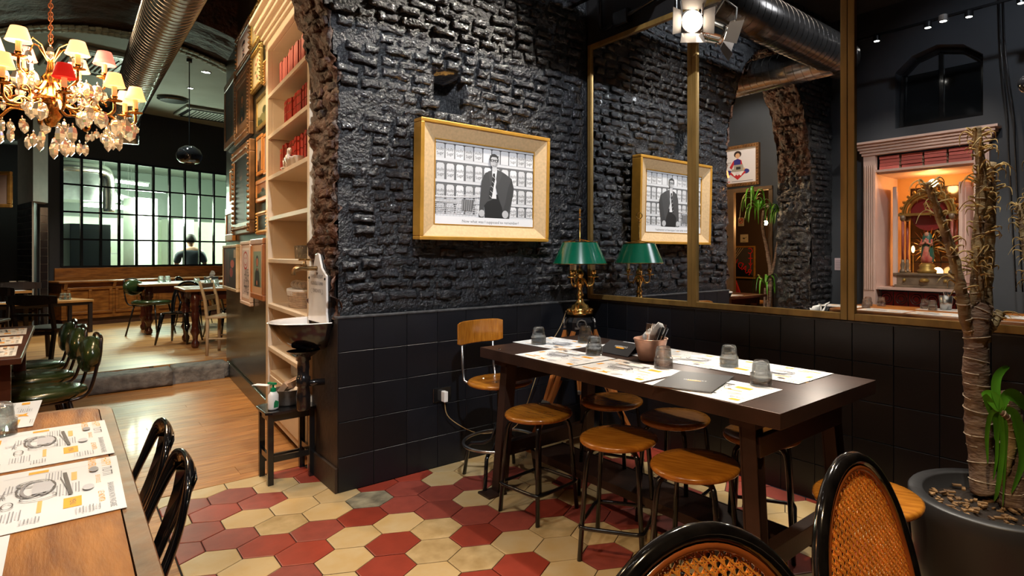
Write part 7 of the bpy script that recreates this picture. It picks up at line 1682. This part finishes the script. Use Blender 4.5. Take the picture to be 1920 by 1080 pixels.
vn = thing('candle_lamp', 'small lit amber candle lamp beside the shrine columns', 'lamp', (0.965+.30, yw-.45, 1.05), group='candle lamps in the shrine window'); part('flame', MB().ball((0, 0, .25), .018, 8, 2.2), mat('amber_flame', (1, .6, .2), .5, emit=(1, .55, .15), estr=25), vn); part('holder', MB().lathe([(.03, -.165), (.006, -.15), (.006, .18), (.02, .19)], n=10), M_dgold, vn)
dup(vn, (0.965-.27, yw-.48, 1.05), 0, 'small lit amber candle lamp at the other side of the shrine')['label'] = 'small lit amber candle lamp on the left side of the shrine'
# ---- notice papers on the front wall near the corner
for i, x in enumerate((0.03, 0.15)):
    o = solo('notice', MB().bx(-.05, .05, 0, .002, -.07, .07), mat('pinkish_paper', (.42, .33, .36), .8), ('left', 'right')[i]+' pinkish notice sheet pinned to the dark front wall', 'notice', (x+.03, yw+.001, 1.13), group='notices on the front wall')
    Q = Print(.1, .14); [Q.rect(lin('#6a5a60'), .1, .1+.11*k_, .9, .13+.11*k_) for k_ in range(7)]; sheet(Q, 'print', o, plane_matrix((.05, .0025, -.07), (-1, 0, 0), (0, 0, 1)))
# ---- poster of a seamstress over the doorway
pz0, pz1 = H_CAM+(CY-338)/F_PX*7.55, H_CAM+(CY-266)/F_PX*7.55
po = thing('picture_frame', 'carved dark frame with a colourful sewing machine poster above the doorway', 'picture', ((WY(1347, 300, -YB)[0]+WY(1427, 300, -YB)[0])/2, YB, 2.50))
w2, h2 = (WY(1427, 300, -YB)[0]-WY(1347, 300, -YB)[0])/2, .29; f = MB()
for a, b, c_, d_ in ((-w2, w2, -h2, -h2+.045), (-w2, w2, h2-.045, h2), (-w2, -w2+.045, -h2+.045, h2-.045), (w2-.045, w2, -h2+.045, h2-.045)): f.bx(a, b, .002, .05, c_, d_)
for i in range(16): 
    for z in (-h2+.022, h2-.022): f.ball((-w2+(i+.5)*2*w2/16, .052, z), .013, 6)
for i in range(14):
    for x in (-w2+.022, w2-.022): f.ball((x, .052, -h2+(i+.5)*2*h2/14), .013, 6)
part('frame', f, M_oldwood, po)
Q = Print(2*w2-.09, 2*h2-.09); Rr = lin('#b3262c'); Bb = lin('#2b2a78'); Ww = lin('#e4e2e6'); Ks = lin('#caa07e')
Q.rect(lin('#d4d0d6'), 0, 0, 1, 1); Q.ell(lin('#2a1612'), .5, .84, .10, .10); Q.ell(Ks, .5, .80, .062, .075); Q.poly(Rr, [(.34, .40), (.40, .66), (.5, .72), (.62, .66), (.72, .48), (.66, .42), (.6, .55), (.42, .55)]); Q.poly(Bb, [(.42, .45), (.60, .45), (.60, .68), (.5, .71), (.42, .66)])
Q.ell(Bb, .28, .33, .09, .07); Q.ell(Bb, .74, .33, .09, .07); Q.poly(Rr, [(.28, .30), (.5, .10), (.72, .30), (.66, .36), (.5, .22), (.34, .36)]); Q.poly(Ww, [(.32, .34), (.42, .22), (.46, .28), (.36, .38)]); Q.poly(Ww, [(.68, .34), (.58, .22), (.54, .28), (.64, .38)]); Q.ell(Ww, .42, .26, .03, .04); Q.ell(Ww, .58, .26, .03, .04)
Q.poly(lin('#9a968c'), [(.32, .34), (.66, .34), (.66, .42), (.60, .42), (.60, .54), (.36, .54), (.34, .44)]); Q.rect(lin('#2a2828'), .42, .40, .54, .48); Q.ell(Ks, .33, .40, .03, .03); Q.text(lin('#222222'), 'The', .82, .68, .035); Q.text(lin('#222222'), 'Independent', .82, .62, .035); Q.text(lin('#222222'), 'Nation', .82, .56, .035)
Q.rect(Rr, .70, .05, .92, .07); Q.rect(lin('#5a586a'), .10, .05, .66, .065)
me = Q.mesh('poster'); me.transform(plane_matrix((w2-.045, .02, -h2+.045), (-1, 0, 0), (0, 0, 1))); link('poster', me, po)
# ---- annex: radio city picture, signs, shelf, lamp (placed along the mirrored sight lines)
def MY(px, py, y):
    x, z = WY(px, py, -y); return x, z
xa, za = MY(1362, 521, -6.09); xb, zb = MY(1418, 461, -6.09)
w2, h2 = (xb-xa)/2, (zb-za)/2
ar_ = thing('picture_frame', 'gold-framed night photograph with red neon letters in the annex', 'picture', ((xa+xb)/2, -6.09, (za+zb)/2))
f = MB()
for a, b, c_, d_ in ((-w2, w2, -h2, -h2+.03), (-w2, w2, h2-.03, h2), (-w2, -w2+.03, -h2+.03, h2-.03), (w2-.03, w2, -h2+.03, h2-.03)): f.bx(a, b, .0, .03, c_, d_)
part('frame', f, M_giltwood, ar_, bevel=.004)
Q = Print(2*w2-.06, 2*h2-.06); Q.rect(lin('#4a4548'), 0, 0, 1, 1); Q.poly(lin('#b59a80'), [(.40, 1), (.75, 1), (1, .5), (1, 1)]); Q.poly(lin('#0c0a0c'), [(0, 0), (1, 0), (1, .75), (.05, .05)])
for i in range(5): Q.line(lin('#d8c4a0'), [(.38+.09*i, 1), (.70+.05*i, .60)], .008)
for i, c_ in enumerate('RADIO'): Q.text(lin('#e0202a'), c_, .80-.155*(4-i)-.0, .22+.0*i+.115*(4-i)*-0+.11*i-.05, .16, .5)
for i, c_ in enumerate('CITY'): Q.text(lin('#e0202a'), c_, .12, .88-.17*i, .15)
me = Q.mesh('photograph'); me.transform(plane_matrix((w2-.03, .012, -h2+.03), (-1, 0, 0), (0, 0, 1))); link('photograph', me, ar_)
for (px, py), w_, h_, lb, kind in (((1390, 416), .06, .075, 'white no-smoking sign with a red ring in the annex', 0), ((1396, 447), .08, .07, 'white sheet with a dark bird print in the annex', 1)):
    x, z = MY(px, py, -6.09); o = solo('sign', MB().bx(-w_, w_, 0, .004, -h_, h_), mat('cream_sign', (.62, .55, .42), .7), lb, 'sign', (x, -6.098, z)); Q = Print(2*w_, 2*h_)
    if kind == 0: Q.ring(lin('#c02020'), .5, .6, .34, .28, .014); Q.line(lin('#c02020'), [(.26, .80), (.74, .40)], .014); Q.rect((.02, .02, .02), .25, .57, .75, .63); Q.rect(lin('#555555'), .15, .12, .85, .17)
    else: Q.poly((.02, .02, .02), [(.15, .75), (.35, .55), (.6, .6), (.75, .5), (.6, .45), (.5, .35), (.4, .5), (.25, .55)]); Q.rect(lin('#555555'), .3, .12, .7, .16)
    sheet(Q, 'print', o, plane_matrix((w_, .0048, -h_), (-1, 0, 0), (0, 0, 1)))
x, z = MY(1403, 563, -5.3)
an_t = thing('side_table', 'narrow wooden shelf table with an upturned glass inside the annex doorway', 'table', (x, -5.3, 0)); part('tabletop', MB().bx(-.45, .30, -.2, .2, z-.03, z), MATS['orange_oak'], an_t); part('leg', MB().bx(-.03, .03, -.03, .03, 0, z-.03), M_black_metal, an_t); tumbler(x, -5.25, z+.001, 'upturned glass on the shelf table inside the annex', 'glass in the annex')
solo('red_chair_back', MB().prism([(-.2, 0), (.1, 0), (-.05, .35), (-.2, .4)], -.02, .02).xf(Matrix.Rotation(PI/2, 4, 'X')), mat('red_cloth', (.35, .02, .02), .7), 'red chair back showing beside the shelf table in the annex', 'chair', (x-.38, -5.6, .45))
x, z = MY(1437, 418, -4.55)
bl_ = thing('bare_bulb', 'bright bare bulb shining behind the leafy cane plant', 'lamp', (x, -4.55, z)); part('bulb', MB().ball((0, 0, 0), .03, 12, 1.1), mat('very_bright_bulb', (1, 1, 1), .5, emit=(1, .72, .38), estr=160), bl_, smooth=True); part('socket', MB().cyl((0, 0, .03), (0, 0, .09), .015, n=10).cyl((0, 0, .09), (0, 0, 2.6-z), .003, n=5), M_black_metal, bl_)
# ---- leafy cane plant by the archway (mirror only)
yp = -3.95; x0, _ = MY(1441, 590, yp)
p2 = thing('potted_plant', 'leafy two-stemmed cane plant in a pot beside the doorway, reflected in the middle mirror', 'plant', (x0, yp, 0))
part('pot', MB().lathe([(.0001, 0), (.11, 0), (.15, .28), (.155, .30), (.14, .30), (.13, .26), (.0001, .26)], n=24, cap=False), M_pot, p2, smooth=True)
def mp(px, py, dy=0.0): x, z = MY(px, py, yp+dy); return (x-x0, dy, z)
s_a = stem([(0, 0, .26), mp(1441, 590), mp(1446, 520), mp(1440, 470), mp(1432, 430), mp(1433, 395)], .034, .02, M_bark, seed=12, rings=False, parent=p2)
s_b = stem([mp(1446, 525), mp(1453, 495), mp(1460, 450), mp(1466, 420)], .02, .013, M_bark, seed=13, rings=False, parent=p2)
s_c = stem([(-.03, .05, .26), mp(1434, 590, .05), mp(1436, 540, .05)], .02, .014, M_bark, seed=14, rings=False, parent=p2)
rl2 = random.Random(31)
for c, n, L_ in ((mp(1424, 395), 14, .38), (mp(1415, 378), 8, .30), (mp(1466, 405), 20, .34), (mp(1436, 535, .05), 12, .30)):
    for i in range(n):
        a = i*2.4+rl2.uniform(-.3, .3); el = rl2.uniform(.3, 1.5); c_ = Vector(c); h_ = Vector((math.cos(a), math.sin(a), 0)); Lq = L_*rl2.uniform(.7, 1.1)
        leaf([c_, c_+h_*Lq*.30+Vector((0, 0, Lq*.40*el)), c_+h_*Lq*.55+Vector((0, 0, Lq*(.35*el-.1))), c_+h_*Lq*.65+Vector((0, 0, Lq*(.1*el-.5)))], .014, p2, n=4, up=Vector((0, 0, 1)))
# ---- black cables and round lamp hanging in front room (right edge)
for i, (a, b) in enumerate((((1874, 0), (1893, 240)), ((1882, 0), (1905, 240)))):
    x1, z1 = WY(a[0], a[1], 3.6); x2, z2 = WY(b[0], b[1], 3.6); pp_ = catmull([(x1, -3.6, 3.9), (x1, -3.6, z1), (x1+.02, -3.59, (z1+z2)/2+.1), (x2-.01, -3.6, z2+.1), (x2, -3.6, z2-.25), (x2+.05, -3.62, .9)], 4)
    solo('hanging_cable', MB().tube(pp_, .007, 6), M_black_metal, ('left', 'right')[i]+' black cable hanging from the ceiling, reflected at the right edge', 'cable', group='hanging black cables', smooth=True)
x, z = WY(1916, 160, 2.6); gl_ = thing('pendant_lamp', 'black globe pendant reflected at the right frame edge', 'lamp', (x+.05, -2.6, z)); part('globe', MB().ball((0, 0, 0), .075, 24), MATS['glossy_black_globe'], gl_, smooth=True); part('cord', MB().cyl((0, 0, .07), (0, 0, CEIL-z), .004, n=5), M_black_metal, gl_)
# ---- ceiling lights of the front room
def ceil_spot(x, y, z, lb, e=45): 
    t = thing('downlight', lb, 'lamp', (x, y, z), group='small round ceiling spots'); part('can', MB().lathe([(.0001, 0), (.035, 0), (.035, -.05), (.028, -.05)], n=16, cap=False), M_black_metal, t); part('lens', MB().lathe([(.0001, -.045), (.027, -.045)], n=14, cap=False), mat('lit_spot_lens', (1, 1, 1), .5, emit=(1, .95, .86), estr=e), t)
tr_x = [WY(1645, 75, 3.0), WY(1741, 52, 3.0), WY(1818, 31, 3.0), WY(1916, 6, 3.0)]
bar_ = MB().bx(-1.1, 1.1, -.012, .012, -.01, .01); solo('light_rail', bar_, M_black_metal, 'thin light rail under the ceiling, reflected in the third mirror', 'rail', (1.4, -3.0, 3.36))
for i, (x, z) in enumerate(tr_x): ceil_spot(x, -3.0, 3.35, ('first', 'second', 'third', 'last')[i]+' small spot on the thin light rail, reflected in the third mirror')
x, z = WY(1770, 30, 2.4); ceil_spot(x, -2.4, z, 'brightest starry ceiling spot reflected in the third mirror', 160)
